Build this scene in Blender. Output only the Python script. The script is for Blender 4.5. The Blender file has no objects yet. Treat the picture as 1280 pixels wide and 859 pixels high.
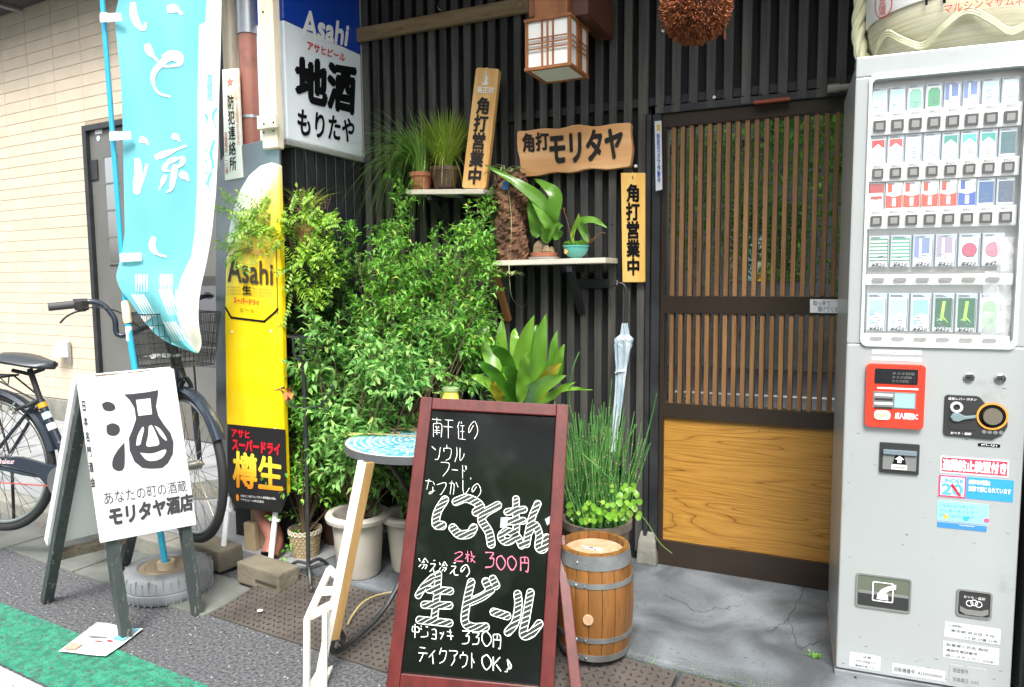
import bpy, bmesh, math, random
import numpy as np
from mathutils import Vector, Matrix, Euler
R = random.Random(7)
sc = bpy.context.scene
C = sc.collection
# ---------------------------------------------------------------- camera, sky, sun, exposure
F_, YAW, PITCH, ROLL, CAMH = 906.3, .4381, .0898, .0076, 1.28
def _basis():
    cy, sy = math.cos(YAW), math.sin(YAW)
    fwd = np.array([-sy*math.cos(PITCH), cy*math.cos(PITCH), -math.sin(PITCH)])
    right = np.array([cy, sy, 0.]); down = np.cross(fwd, right)
    cr, sr = math.cos(ROLL), math.sin(ROLL)
    return cr*right+sr*down, -sr*right+cr*down, fwd
RX, DN, FW = _basis()
cam = bpy.data.cameras.new('camera'); cam.sensor_width = 36; cam.lens = F_/1280*36; cam.clip_start = .02; cam.clip_end = 500
co = bpy.data.objects.new('camera', cam); C.objects.link(co)
m = Matrix(((RX[0], -DN[0], -FW[0], 0), (RX[1], -DN[1], -FW[1], 0), (RX[2], -DN[2], -FW[2], CAMH), (0, 0, 0, 1)))
co.matrix_world = m; sc.camera = co
w = bpy.data.worlds.new('World'); sc.world = w; w.use_nodes = True
nt = w.node_tree; bg = nt.nodes['Background']
sky = nt.nodes.new('ShaderNodeTexSky'); sky.sky_type = 'NISHITA'; sky.sun_disc = False
SUN_EL, SUN_AZ = math.radians(56), math.radians(158)      # azimuth measured from +Y clockwise: behind the camera, to the left
sky.sun_elevation = SUN_EL; sky.sun_rotation = SUN_AZ; sky.air_density = 1.0; sky.dust_density = 4.0; sky.ozone_density = 1.0
hs = nt.nodes.new('ShaderNodeHueSaturation'); hs.inputs['Saturation'].default_value = .35
nt.links.new(sky.outputs[0], hs.inputs['Color']); nt.links.new(hs.outputs[0], bg.inputs[0]); bg.inputs[1].default_value = .15
sl = bpy.data.lights.new('sun', 'SUN'); sl.energy = 1.5; sl.angle = math.radians(20); sl.color = (1, .97, .92)
so = bpy.data.objects.new('sun', sl); C.objects.link(so)
sd = Vector((math.sin(SUN_AZ)*math.cos(SUN_EL), math.cos(SUN_AZ)*math.cos(SUN_EL), math.sin(SUN_EL)))
so.rotation_euler = sd.to_track_quat('Z', 'Y').to_euler(); so.location = sd*20
sc.view_settings.view_transform = 'Standard'; sc.view_settings.look = 'None'; sc.view_settings.gamma = 1; sc.view_settings.exposure = 1.55
sc.cycles.use_denoising = True
sc.cycles.max_bounces = 6; sc.cycles.transparent_max_bounces = 12

# ---------------------------------------------------------------- survey helpers: where a sight line meets a real plane
def ray(x, y): return RX*((x-640)/F_)+DN*((y-429.5)/F_)+FW
CP = np.array([0, 0, CAMH])
def at_z(x, y, z=0.): d = ray(x, y); return Vector(CP+d*((z-CAMH)/d[2]))
def at_y(x, y, Y): d = ray(x, y); return Vector(CP+d*(Y/d[1]))
def at_x(x, y, X): d = ray(x, y); return Vector(CP+d*(X/d[0]))
def at_p(x, y, p, n):
    d = ray(x, y); n = np.array(n, float); return Vector(CP+d*(((np.array(p, float)-CP)@n)/(d@n)))

# ---------------------------------------------------------------- objects
def tag(o, label=None, cat=None, group=None, kind=None):
    if label: o['label'] = label
    if cat: o['category'] = cat
    if group: o['group'] = group
    if kind: o['kind'] = kind
    return o
def thing(name, loc, label, cat, group=None, rz=0):
    o = bpy.data.objects.new(name, None); C.objects.link(o); o.location = loc; o.rotation_euler = (0, 0, rz)
    o.empty_display_size = .1
    return tag(o, label, cat, group)
def adopt(o, p):
    if p is None: return o
    o.parent = p
    if p.type == 'EMPTY':
        o.matrix_parent_inverse = (Matrix.Translation(p.location) @ p.rotation_euler.to_matrix().to_4x4()).inverted()
    else:
        pm = p.get('_m')
    return o
def link(name, me, parent=None):
    o = bpy.data.objects.new(name, me); C.objects.link(o)
    return adopt(o, parent)
class MB:
    """collects shapes (world coordinates) and links them as one mesh"""
    def __init__(s): s.v = []; s.f = []; s.uvm = None
    def add(s, vs, fs):
        n = len(s.v); s.v += [tuple(v) for v in vs]; s.f += [tuple(i+n for i in f) for f in fs]; return s
    def box(s, a, b, M=None):
        (x0, y0, z0), (x1, y1, z1) = a, b
        vs = [Vector(p) for p in ((x0,y0,z0),(x1,y0,z0),(x1,y1,z0),(x0,y1,z0),(x0,y0,z1),(x1,y0,z1),(x1,y1,z1),(x0,y1,z1))]
        if M is not None: vs = [M @ v for v in vs]
        return s.add(vs, [(0,3,2,1),(4,5,6,7),(0,1,5,4),(1,2,6,5),(2,3,7,6),(3,0,4,7)])
    def beam(s, p, q, wx, wy, side=(0,0,1)):
        p, q = Vector(p), Vector(q); d = (q-p).normalized(); sx = d.cross(Vector(side))
        if sx.length < 1e-4: sx = d.cross(Vector((1,0,0)))
        sx.normalize(); sy = sx.cross(d).normalized()
        vs = [c+sx*(wx/2*a)+sy*(wy/2*b) for c in (p, q) for a, b in ((-1,-1),(1,-1),(1,1),(-1,1))]
        return s.add(vs, [(0,3,2,1),(4,5,6,7),(0,1,5,4),(1,2,6,5),(2,3,7,6),(3,0,4,7)])
    def tube(s, pts, r, n=8, cap=True):
        pts = [Vector(p) for p in pts]; rs = r if isinstance(r, (list, tuple)) else [r]*len(pts)
        vs = []; fs = []; ref = None
        for i, p in enumerate(pts):
            d = (pts[min(i+1, len(pts)-1)]-pts[max(i-1, 0)]).normalized()
            if ref is None: ref = d.orthogonal().normalized()
            ref = (ref-d*ref.dot(d));
            if ref.length < 1e-5: ref = d.orthogonal()
            ref.normalize(); b = d.cross(ref)
            for k in range(n):
                a = 2*math.pi*k/n; vs.append(p+(ref*math.cos(a)+b*math.sin(a))*rs[i])
        for i in range(len(pts)-1):
            for k in range(n):
                fs.append((i*n+k, i*n+(k+1) % n, (i+1)*n+(k+1) % n, (i+1)*n+k))
        if cap: fs += [tuple(range(n))[::-1], tuple(range((len(pts)-1)*n, len(pts)*n))]
        return s.add(vs, fs)
    def lathe(s, prof, c, n=32, M=None, cap=(True, True)):
        c = Vector(c); vs = []; fs = []
        for r, z in prof:
            for k in range(n):
                a = 2*math.pi*k/n; v = Vector((r*math.cos(a), r*math.sin(a), z))
                vs.append(c+(M @ v if M else v))
        for i in range(len(prof)-1):
            for k in range(n): fs.append((i*n+k, i*n+(k+1) % n, (i+1)*n+(k+1) % n, (i+1)*n+k))
        if cap[0]: fs.append(tuple(range(n))[::-1])
        if cap[1]: fs.append(tuple(range((len(prof)-1)*n, len(prof)*n)))
        return s.add(vs, fs)
    def prism(s, pts, off):
        """closed outline of 3D points pushed by vector off"""
        n = len(pts); pts = [Vector(p) for p in pts]; off = Vector(off)
        return s.add(pts+[p+off for p in pts], [tuple(range(n))[::-1], tuple(range(n, 2*n))]+[(i, (i+1) % n, n+(i+1) % n, n+i) for i in range(n)])
    def quad(s, *p): return s.add(p, [tuple(range(len(p)))])
    def build(s, name, mat, parent=None, smooth=False, bevel=0, seg=2, kind=None, fix=True):
        me = bpy.data.meshes.new(name); me.from_pydata([tuple(v) for v in s.v], [], s.f)
        if bevel or fix:
            bm = bmesh.new(); bm.from_mesh(me)
            bmesh.ops.recalc_face_normals(bm, faces=bm.faces)
            if bevel:
                ed = [e for e in bm.edges if len(e.link_faces) == 2 and e.calc_face_angle(0) > .6]
                bmesh.ops.bevel(bm, geom=ed, offset=bevel, segments=seg, profile=.6, affect='EDGES', clamp_overlap=True)
            bm.to_mesh(me); bm.free()
        if mat: me.materials.append(mat)
        if smooth:
            me.polygons.foreach_set('use_smooth', [True]*len(me.polygons)); me.set_sharp_from_angle(angle=math.radians(38))
        o = link(name, me, parent)
        if kind: o['kind'] = kind
        return o
def bx(name, a, b, mat, parent=None, bevel=.002, M=None, seg=1, **k):
    return MB().box(a, b, M).build(name, mat, parent, bevel=bevel, seg=seg, **k)
def smoothpts(pts, n=6):
    """Catmull-Rom through 3D points"""
    P = [Vector(p) for p in pts]; P = [P[0]*2-P[1]]+P+[P[-1]*2-P[-2]]; out = []
    for i in range(1, len(P)-2):
        for k in range(n):
            t = k/n; a, b, c, d = P[i-1], P[i], P[i+1], P[i+2]
            out.append(.5*((2*b)+(c-a)*t+(2*a-5*b+4*c-d)*t*t+(3*b-a-3*c+d)*t**3))
    out.append(P[-2]); return out

# ---------------------------------------------------------------- materials
def S(r, g=None, b=None):
    """sRGB 0-255 to linear"""
    if g is None: g = b = r
    f = lambda c: (c/255/12.92) if c <= 10 else ((c/255+.055)/1.055)**2.4
    return (f(r), f(g), f(b), 1)
def mat(name, col, rough=.6, col2=None, scale=8, detail=4, stretch=(1,1,1), bump=0, bscale=None, metal=0, rnd=0, spec=.5, dirt=None, dirt_s=3, dirt_t=(.55,.75), ramp=(.35,.65), coat=0, attr=None, dist=0, emit=None, rough2=None):
    m_ = bpy.data.materials.new(name); m_.use_nodes = True; N = m_.node_tree.nodes; L = m_.node_tree.links
    p = N['Principled BSDF']; p.inputs['Roughness'].default_value = rough; p.inputs['Metallic'].default_value = metal
    p.inputs['Specular IOR Level'].default_value = spec; p.inputs['Coat Weight'].default_value = coat; p.inputs['Coat Roughness'].default_value = .08
    tc = N.new('ShaderNodeTexCoord'); mp = N.new('ShaderNodeMapping'); mp.inputs['Scale'].default_value = stretch
    L.new(tc.outputs['Object'], mp.inputs[0])
    src = mp.outputs[0]
    if rnd:
        oi = N.new('ShaderNodeObjectInfo'); vm = N.new('ShaderNodeVectorMath'); vm.operation = 'MULTIPLY_ADD'
        vm.inputs[1].default_value = (37, 17, 23); L.new(oi.outputs['Random'], vm.inputs[0]); L.new(src, vm.inputs[2]); src = vm.outputs[0]
    c = None
    if col2:
        nz = N.new('ShaderNodeTexNoise'); nz.inputs['Scale'].default_value = scale; nz.inputs['Detail'].default_value = detail; nz.inputs['Distortion'].default_value = dist
        L.new(src, nz.inputs['Vector'])
        rp = N.new('ShaderNodeValToRGB'); rp.color_ramp.elements[0].position = ramp[0]; rp.color_ramp.elements[1].position = ramp[1]
        rp.color_ramp.elements[0].color = col; rp.color_ramp.elements[1].color = col2
        L.new(nz.outputs['Fac'], rp.inputs[0]); c = rp.outputs[0]
        if rough2 is not None:
            mr = N.new('ShaderNodeMapRange'); mr.inputs[3].default_value = rough; mr.inputs[4].default_value = rough2
            L.new(nz.outputs['Fac'], mr.inputs[0]); L.new(mr.outputs[0], p.inputs['Roughness'])
    if dirt:
        nd = N.new('ShaderNodeTexNoise'); nd.inputs['Scale'].default_value = dirt_s; nd.inputs['Detail'].default_value = 6; nd.inputs['Roughness'].default_value = .65
        L.new(src, nd.inputs['Vector'])
        r2 = N.new('ShaderNodeValToRGB'); r2.color_ramp.elements[0].position = dirt_t[0]; r2.color_ramp.elements[1].position = dirt_t[1]
        L.new(nd.outputs['Fac'], r2.inputs[0])
        mx = N.new('ShaderNodeMix'); mx.data_type = 'RGBA'; mx.inputs[6].default_value = col; mx.inputs[7].default_value = dirt
        L.new(r2.outputs[0], mx.inputs[0])
        if c: L.new(c, mx.inputs[6])
        c = mx.outputs[2]
    if rnd or attr:
        hv = N.new('ShaderNodeHueSaturation'); mr = N.new('ShaderNodeMapRange'); a = rnd or .25
        mr.inputs[3].default_value = 1-a; mr.inputs[4].default_value = 1+a
        if attr:
            at = N.new('ShaderNodeAttribute'); at.attribute_name = attr; L.new(at.outputs['Fac'], mr.inputs[0])
        else: L.new(oi.outputs['Random'], mr.inputs[0])
        L.new(mr.outputs[0], hv.inputs['Value'])
        if c: L.new(c, hv.inputs['Color'])
        else: hv.inputs['Color'].default_value = col
        c = hv.outputs[0]
    if c: L.new(c, p.inputs['Base Color'])
    else: p.inputs['Base Color'].default_value = col
    if bump:
        nb = N.new('ShaderNodeTexNoise'); nb.inputs['Scale'].default_value = bscale or scale*3; nb.inputs['Detail'].default_value = 5
        L.new(src, nb.inputs['Vector']); bp = N.new('ShaderNodeBump'); bp.inputs['Strength'].default_value = bump; bp.inputs['Distance'].default_value = .004
        L.new(nb.outputs['Fac'], bp.inputs['Height']); L.new(bp.outputs[0], p.inputs['Normal'])
    if emit: p.inputs['Emission Color'].default_value = emit[0]; p.inputs['Emission Strength'].default_value = emit[1]
    return m_
def leafmat(name, c1, c2, trans=.35, rough=.45, yellow=None):
    m_ = bpy.data.materials.new(name); m_.use_nodes = True; N = m_.node_tree.nodes; L = m_.node_tree.links
    p = N['Principled BSDF']; p.inputs['Roughness'].default_value = rough
    at = N.new('ShaderNodeAttribute'); at.attribute_name = 'rnd'; rp = N.new('ShaderNodeValToRGB')
    e = rp.color_ramp.elements; e[0].color = c1; e[1].color = c2; e[0].position = .05; e[1].position = .95
    if yellow: x = e.new(.97); x.color = yellow
    L.new(at.outputs['Fac'], rp.inputs[0]); L.new(rp.outputs[0], p.inputs['Base Color'])
    t = N.new('ShaderNodeBsdfTranslucent'); mx = N.new('ShaderNodeMixShader'); mx.inputs[0].default_value = trans
    L.new(rp.outputs[0], t.inputs[0]); L.new(p.outputs[0], mx.inputs[1]); L.new(t.outputs[0], mx.inputs[2])
    L.new(mx.outputs[0], N['Material Output'].inputs[0]); return m_
def glassmat(name, tint=(.02,.022,.022,1), rough=.0):
    m_ = mat(name, tint, rough, spec=.9); m_.node_tree.nodes['Principled BSDF'].inputs['IOR'].default_value = 3.2; return m_
def clearmat(name, alpha=.12, rough=.05, col=(1,1,1,1)):
    m_ = mat(name, col, rough); m_.node_tree.nodes['Principled BSDF'].inputs['Alpha'].default_value = alpha; return m_
black_slat = mat('black stained wood', S(56,56,55), .5, S(78,76,71), 5, stretch=(6,6,.6), bump=.45, bscale=30, rnd=.38, dirt=S(40,40,40), dirt_s=2)
black_back = mat('black painted board', S(20,21,24), .7, S(30,31,34), 3, bump=.2)
black_paint = mat('worn black paint', S(34,36,38), .45, S(48,50,52), 9, bump=.25, bscale=25, dirt=S(95,90,82), dirt_s=22, dirt_t=(.7,.76))
brown_metal = mat('dark bronze aluminium', S(58,49,42), .35, metal=.3, bump=.03)
door_lath = mat('brown lath wood', S(112,80,48), .55, S(142,106,66), 6, stretch=(8,8,.5), rnd=.16, bump=.2, dirt=S(86,52,28), dirt_s=3)
sign_wood = mat('varnished pale pine', S(214,160,92), .4, S(233,190,122), 2.2, stretch=(5,5,.7), dist=1.2, bump=.12, bscale=20, dirt=S(196,132,70), dirt_s=4, dirt_t=(.58,.8), coat=.15)
sign_wood2 = mat('honey pine', S(232,180,88), .4, S(241,200,118), 3, stretch=(8,8,.6), dist=.8, bump=.1, coat=.15)
sign_woodh = mat('pink pine slab', S(219,160,104), .42, S(236,188,133), 2.4, stretch=(.7,5,6), dist=1.4, bump=.12, bscale=20, dirt=S(188,120,66), dirt_s=4, dirt_t=(.56,.85), coat=.1)
rail_wood = mat('weathered pale rail', S(128,106,78), .75, S(150,128,98), 5, stretch=(.6,5,5), bump=.3, dirt=S(96,76,56), dirt_s=9)
shelf_wood = mat('bleached shelf board', S(188,180,164), .8, S(214,208,194), 5, stretch=(.5,5,5), bump=.5, dirt=S(120,110,92), dirt_s=7)
lantern_wood = mat('red brown lantern wood', S(132,80,44), .45, S(160,104,60), 7, stretch=(3,3,1), bump=.15)
paper = mat('white acrylic lantern shade', S(238,238,232), .35)
letter_black = mat('black lettering', S(20,20,22), .6, spec=.12)
letter_dark = mat('carved black lettering', S(30,24,20), .7, bump=.2)
letter_white = mat('white print', S(245), .6)
letter_red = mat('red print', S(214,26,44), .5)
letter_blue = mat('blue print', S(36,70,170), .5)
letter_faded = mat('faded red print', S(205,120,105), .7)
asphalt = mat('asphalt', S(52,53,56), .85, S(106,107,110), 90, detail=5, bump=1.0, bscale=190, dirt=S(112,112,112), dirt_s=95, dirt_t=(.6,.68))
green_paint = mat('green lane coating', S(22,108,84), .85, S(52,144,114), 30, detail=12, bump=1.0, bscale=170, dirt=S(70,78,76), dirt_s=85, dirt_t=(.53,.6))
white_paint_road = mat('white road paint', S(228,228,224), .7, S(205,205,200), 30, bump=.5, bscale=120, dirt=S(110,110,110), dirt_s=85, dirt_t=(.58,.64))
concrete = mat('old concrete', S(118,117,108), .85, S(146,145,136), 5, bump=.7, bscale=60, dirt=S(88,88,76), dirt_s=4)
concrete_w = mat('gutter concrete', S(92,96,92), .85, S(112,114,108), 6, bump=.8, bscale=60, dirt=S(70,76,66), dirt_s=3)
apron = mat('forecourt concrete', S(128,130,132), .85, S(150,152,152), 4, bump=.5, bscale=60, dirt=S(100,104,106), dirt_s=2)
tilem = mat('beige wall tile', S(198,184,162), .75, S(205,191,170), 6, bump=.35, bscale=50, rnd=.025)
grout = mat('wall joint', S(168,154,132), .9)
galv = mat('galvanised metal', S(150,153,156), .35, S(182,185,188), 4, metal=.7, bump=.1)
machine_scuff = mat('dark scuff', S(90,90,88), .7)
steel_post = mat('grey door paint', S(98,98,94), .5, S(106,106,102), 3)
white_plastic = mat('white enamel', S(235,236,236), .3)
white_wood = mat('painted white timber', S(226,220,204), .6, S(240,236,226), 7, stretch=(4,4,.8), bump=.3, dirt=S(176,158,124), dirt_s=8, dirt_t=(.62,.75))
chrome = mat('chromed steel', S(190), .2, metal=1)
iron = mat('black wrought iron', S(52,55,56), .45, S(64,66,66), 20, bump=.3, metal=.3)
rubber = mat('black rubber', S(38,39,40), .7, bump=.2)
bike_paint = mat('dark blue grey enamel', S(44,52,62), .25, coat=.4)
rust_brown = mat('brown drain pipe', S(140,86,72), .45, S(152,98,84), 5, dirt=S(110,70,60), dirt_s=6)
terracotta = mat('terracotta', S(150,88,62), .8, S(172,108,80), 12, bump=.4)
soil = mat('potting soil', S(46,36,28), .95, S(66,54,42), 40, bump=1, bscale=90)
stemm = mat('green stem', S(84,104,50), .6)
woody = mat('woody stem', S(92,74,54), .8, bump=.3)
shopwin = glassmat('door glass', (.018,.02,.02,1))
darkglass = glassmat('dark window glass', (.03,.032,.034,1), .02)
clearglass = clearmat('clear cover glass', .05, .03)

# ---------------------------------------------------------------- lettering
def txt_mesh(body, offset=0., res=3, bold_x=1):
    """glyph outlines of the built-in font as flat mesh in font units (2D points, faces)"""
    cu = bpy.data.curves.new('t', 'FONT'); cu.body = body; cu.resolution_u = res; cu.offset = offset; cu.fill_mode = 'FRONT'
    o = bpy.data.objects.new('t', cu); me = bpy.data.meshes.new_from_object(o)
    v = np.array([x.co[:2] for x in me.vertices]).reshape(-1, 2); f = [tuple(p.vertices) for p in me.polygons]
    bpy.data.objects.remove(o); bpy.data.curves.remove(cu); bpy.data.meshes.remove(me); return v, f
def letters(body, corners, mat_, parent, offset=.02, vertical=False, lift=.0015, name='lettering', fn=None, res=3, shear=0, gap=.08, wob=0, keep=None, thick=0):
    """lays a string on the surface whose tl,tr,br,bl corners are given (or on fn(u,v)), filling that patch"""
    V = []; Fc = []
    if vertical:
        n = len(body)
        for i, ch in enumerate(body):
            if ch == ' ': continue
            v, f = txt_mesh(ch, 0, res)
            if not len(v): continue
            lo, hi = v.min(0), v.max(0); sp = max(hi-lo); c = (lo+hi)/2
            v = (v-c)/sp*(1-gap)
            v = np.stack([.5+v[:, 0], 1-(i+.5-v[:, 1])/n], 1)
            k = len(V); V += v.tolist(); Fc += [tuple(q+k for q in p) for p in f]
    else:
        v, f = txt_mesh(body, 0, res)
        lo, hi = v.min(0), v.max(0); v = (v-lo)/(hi-lo+1e-9); v[:, 0] += shear*(v[:, 1]-.5)*.1
        V = v.tolist(); Fc = f
    V = np.array(V); reps = [(0., 0.)]
    if offset > 0:      # bolder strokes: the glyphs repeated a hair apart, each a little above the last
        hgt = 1/len(body) if vertical else 1.; wid = 1. if vertical else 1/max(len(body), 1)
        reps = [(offset*1.15*wid*math.cos(t), offset*1.15*hgt*math.sin(t)) for t in [k*math.pi/3 for k in range(6)]]
        if res <= 1: reps = reps[::2]
    nV = len(V); V = np.concatenate([V+np.array(r_) for r_ in reps]); Fc = [tuple(q+k*nV for q in f) for k in range(len(reps)) for f in Fc]
    if wob: V[:, 1] += wob*np.sin(V[:, 0]*9+1)
    if fn: pts = [fn(a, b) for a, b in V[:nV]]; Fc = Fc[:len(Fc)//len(reps)]
    else:
        tl, tr, br, bl = [Vector(c) for c in corners]; nrm = (br-bl).cross(tl-bl).normalized()
        pts = [bl*(1-a)*(1-b)+br*a*(1-b)+tl*(1-a)*b+tr*a*b+nrm*(lift+.00012*(i//nV)) for i, (a, b) in enumerate(V)]
    me = bpy.data.meshes.new(name); me.from_pydata([tuple(p) for p in pts], [], Fc); me.materials.append(mat_)
    return link(name, me, parent)
def patch(name, corners, mat_, parent, lift=.001, thick=.0012, bevel=0):
    """thin sticker or plate on a surface"""
    tl, tr, br, bl = [Vector(c) for c in corners]; n = (br-bl).cross(tl-bl).normalized()
    return MB().prism([bl+n*lift, br+n*lift, tr+n*lift, tl+n*lift], n*thick).build(name, mat_, parent, bevel=bevel)
def inset(corners, l, t, r, b):
    """fractional sub-rectangle"""
    tl, tr, br, bl = [Vector(c) for c in corners]
    g = lambda a, c: bl*(1-a)*(1-c)+br*a*(1-c)+tl*(1-a)*c+tr*a*c
    return [g(l, t), g(r, t), g(r, b), g(l, b)]

# ---------------------------------------------------------------- foliage
class Leaves:
    def __init__(s): s.v = []; s.f = []; s.r = []
    def leaf(s, p, d, up, L, W, fold=.25, curl=.25):
        d = d.normalized(); x = d.cross(up)
        if x.length < 1e-4: x = d.orthogonal()
        x.normalize(); u = x.cross(d)
        m1 = p+d*L*.5+u*L*curl*.25
        k = len(s.v)
        s.v += [p, m1+x*W*.5+u*W*fold, p+d*L-u*L*curl*.3, m1-x*W*.5+u*W*fold, m1]
        s.f += [(k, k+1, k+4), (k+1, k+2, k+4), (k+2, k+3, k+4), (k+3, k, k+4)]
        s.r += [R.random()]*5
    def blade(s, pts, W, r=None):
        """strap leaf along points"""
        k = len(s.v); n = len(pts); rr = R.random() if r is None else r
        for i, p in enumerate(pts):
            d = (pts[min(i+1, n-1)]-pts[max(i-1, 0)]); x = d.cross(Vector((0, 0, 1)))
            if x.length < 1e-5: x = Vector((1, 0, 0))
            x.normalize(); wd = W*(1-(i/(n-1))**2)*.5+.0002
            s.v += [p-x*wd, p+x*wd]; s.r += [rr, rr]
            if i: s.f.append((k+2*i-2, k+2*i-1, k+2*i+1, k+2*i))
    def build(s, name, mat_, parent, kind=None, smooth=True):
        me = bpy.data.meshes.new(name); me.from_pydata([tuple(v) for v in s.v], [], s.f)
        a = me.attributes.new('rnd', 'FLOAT', 'POINT'); a.data.foreach_set('value', s.r); me.materials.append(mat_)
        if smooth: me.polygons.foreach_set('use_smooth', [True]*len(me.polygons))
        o = link(name, me, parent)
        if kind: o['kind'] = kind
        return o
def rv(a=1): return Vector((R.uniform(-a, a), R.uniform(-a, a), R.uniform(-a, a)))
def arc(p, q, sag, n=7, jit=.0):
    p, q = Vector(p), Vector(q); return [p.lerp(q, i/n)+Vector((0, 0, sag*math.sin(math.pi*i/n)))+rv(jit) for i in range(n+1)]
leaf_mid = leafmat('mid green leaf', S(64,130,34), S(146,208,82), .42, yellow=S(176,200,90))
leaf_blue = leafmat('soft green leaf', S(72,134,54), S(160,212,116), .38, yellow=S(176,204,110))
leaf_yel = leafmat('yellow green leaf', S(96,146,38), S(164,200,70), .4)
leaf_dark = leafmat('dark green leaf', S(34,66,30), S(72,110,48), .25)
leaf_grass = leafmat('grass blade', S(104,150,40), S(190,208,90), .4, yellow=S(205,180,120))
leaf_grass2 = leafmat('dark grass blade', S(104,156,66), S(172,208,112), .35)
leaf_asp = leafmat('glossy broad leaf', S(64,116,32), S(122,172,60), .3, .25)
leaf_asp_y = leafmat('yellowing broad leaf', S(150,150,40), S(196,170,60), .3, .3)
leaf_orch = leafmat('bright orchid leaf', S(86,140,44), S(120,172,66), .3, .22)
leaf_rush = leafmat('rush stem', S(40,92,46), S(84,140,66), .1, .4)
leaf_round = leafmat('lime round leaf', S(110,170,50), S(160,205,80), .4, .3)

# ================================================================ THE SETTING
U = Vector((.9973, -.0738, 0)); Nn = Vector((.0738, .9973, 0))     # street direction and its normal (towards the houses)
def stp(s, t, z=0): return U*s+Nn*t+Vector((0, 0, z))
def sheet(name, s0, s1, t0, t1, z, mat_, kind='structure', nx=1):
    o = MB().quad(stp(s0, t0, z), stp(s1, t0, z), stp(s1, t1, z), stp(s0, t1, z)).build(name, mat_); o['kind'] = kind; return o
sheet('ground', -150, 150, -150, 150, -.004, asphalt)
sheet('road', -60, 60, -3.2, 1.80, 0, asphalt)
sheet('green_lane', -60, 60, 1.185, 1.432, .004, green_paint)
sheet('white_line', -60, 60, 1.03, 1.176, .004, white_paint_road)
sheet('far_white_line', -60, 60, -2.25, -2.12, .004, white_paint_road)
# gutter slabs, left of the steel plates
gut = bpy.data.objects.new('gutter', None); C.objects.link(gut); gut['kind'] = 'structure'
s = -9.0
while s < -2.36:
    L_ = .58; e = min(s+L_-.012, -2.34)
    b = MB(); b.prism([stp(s, 1.74+R.uniform(-.012,.012), -.05), stp(e, 1.75+R.uniform(-.012,.012), -.05), stp(e, 2.03, -.05), stp(s, 2.03, -.05)], (0, 0, .058+R.uniform(0,.004)))
    b.build('gutter_slab', concrete_w, gut, bevel=.006); s += L_
# kerb stones and forecourt before the neighbour's wall
kb = bpy.data.objects.new('kerb', None); C.objects.link(kb); kb['kind'] = 'structure'
s = -9.0
while s < -2.75:
    e = min(s+.60, -2.72)-.008
    b = MB(); b.prism([stp(s, 2.035, -.05), stp(e, 2.035, -.05), stp(e, 2.15, -.05), stp(s, 2.15, -.05)], (0, 0, .125+R.uniform(0,.004)))
    b.build('kerb_stone', concrete, kb, bevel=.01); s += .60
b = MB(); b.prism([stp(-9.5, 2.155, -.05), stp(-2.2, 2.155, -.05), stp(-2.2, 5, -.05), stp(-9.5, 5, -.05)], (0, 0, .125)); o = b.build('forecourt', apron); o['kind'] = 'structure'
# manhole cover in the forecourt
mh = thing('manhole_cover', at_z(262, 612, .08), 'round patterned iron manhole cover in the concrete forecourt behind the bicycle front wheel', 'manhole cover')
mhc = at_z(265, 612, .075)
MB().lathe([(.20,0),(.20,.006),(.19,.008),(.185,.004)], mhc, 40).build('cover', concrete_w, mh)
b = MB()
for i in range(-8, 9):
    for j in range(-8, 9):
        x, y = i*.021, j*.021
        if x*x+y*y < .17**2:
            a = math.pi/4 if (i+j) % 2 else -math.pi/4
            b.box((-.008,-.002,.004), (.008,.002,.009), Matrix.Translation(mhc+Vector((x,y,0))) @ Matrix.Rotation(a, 4, 'Z'))
b.build('tread_pattern', concrete, mh, kind='stuff')
# door step slab
slabm = mat('door step concrete', S(66,70,73), .85, S(118,124,129), 3.6, detail=15, dist=.7, bump=1.0, bscale=110, dirt=S(66,68,66), dirt_s=70, dirt_t=(.60,.68), ramp=(.36,.68))
b = MB(); b.prism([stp(-2.25, 2.145, -.05), stp(3, 2.145, -.05), stp(3, 3.6, -.05), stp(-2.25, 3.6, -.05)], (0, 0, .115)); o = b.build('door_step', slabm, bevel=.012); o['kind'] = 'structure'
Rc = random.Random(9); ck_ = MB()
for x0_, y0_, x1_, y1_ in ((1010,728,985,775),(985,775,1000,812),(985,775,960,790),(830,742,870,764),(870,764,925,758),(1030,800,1000,812)):
    P_ = [at_z(x0_+(x1_-x0_)*k/9+Rc.uniform(-2,2), y0_+(y1_-y0_)*k/9+Rc.uniform(-2,2), .0664) for k in range(10)]
    for p, q in zip(P_, P_[1:]):
        n_ = (q-p).cross(Vector((0,0,1))).normalized()*Rc.uniform(.0006,.0016); ck_.quad(p-n_, q-n_, q+n_, p+n_)
o = ck_.build('crack', mat('crack dirt', S(44,44,42), .95), o, fix=False)
# moss along the step's edge
mo = Leaves()
for i in range(900):
    s_ = R.uniform(-.95, .05); t = 2.142-abs(R.gauss(0, .006))+R.choice([0, R.uniform(0,.06)]); p = stp(s_, t, .066 if t > 2.145 else R.uniform(.045,.066))
    mo.leaf(p, Vector((R.uniform(-1,1), R.uniform(-1,.2), R.uniform(.2,1))), Vector((0,0,1)), R.uniform(.002,.006), .003)
tag(mo.build('moss', leaf_yel, None, kind='stuff'), 'thin green moss along the front edge of the door step', 'moss')
wd = Leaves()
wc = at_z(1020, 822, .066)
for i in range(60): wd.leaf(wc+Vector((R.gauss(0,.012),R.gauss(0,.008),R.uniform(0,.008))), rv()+Vector((0,0,.6)), Vector((0,0,1)), R.uniform(.006,.012), .006)
tag(wd.build('weed', leaf_mid, None), 'tiny green weed sprouting on the door step by the vending machine', 'weed')

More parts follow.
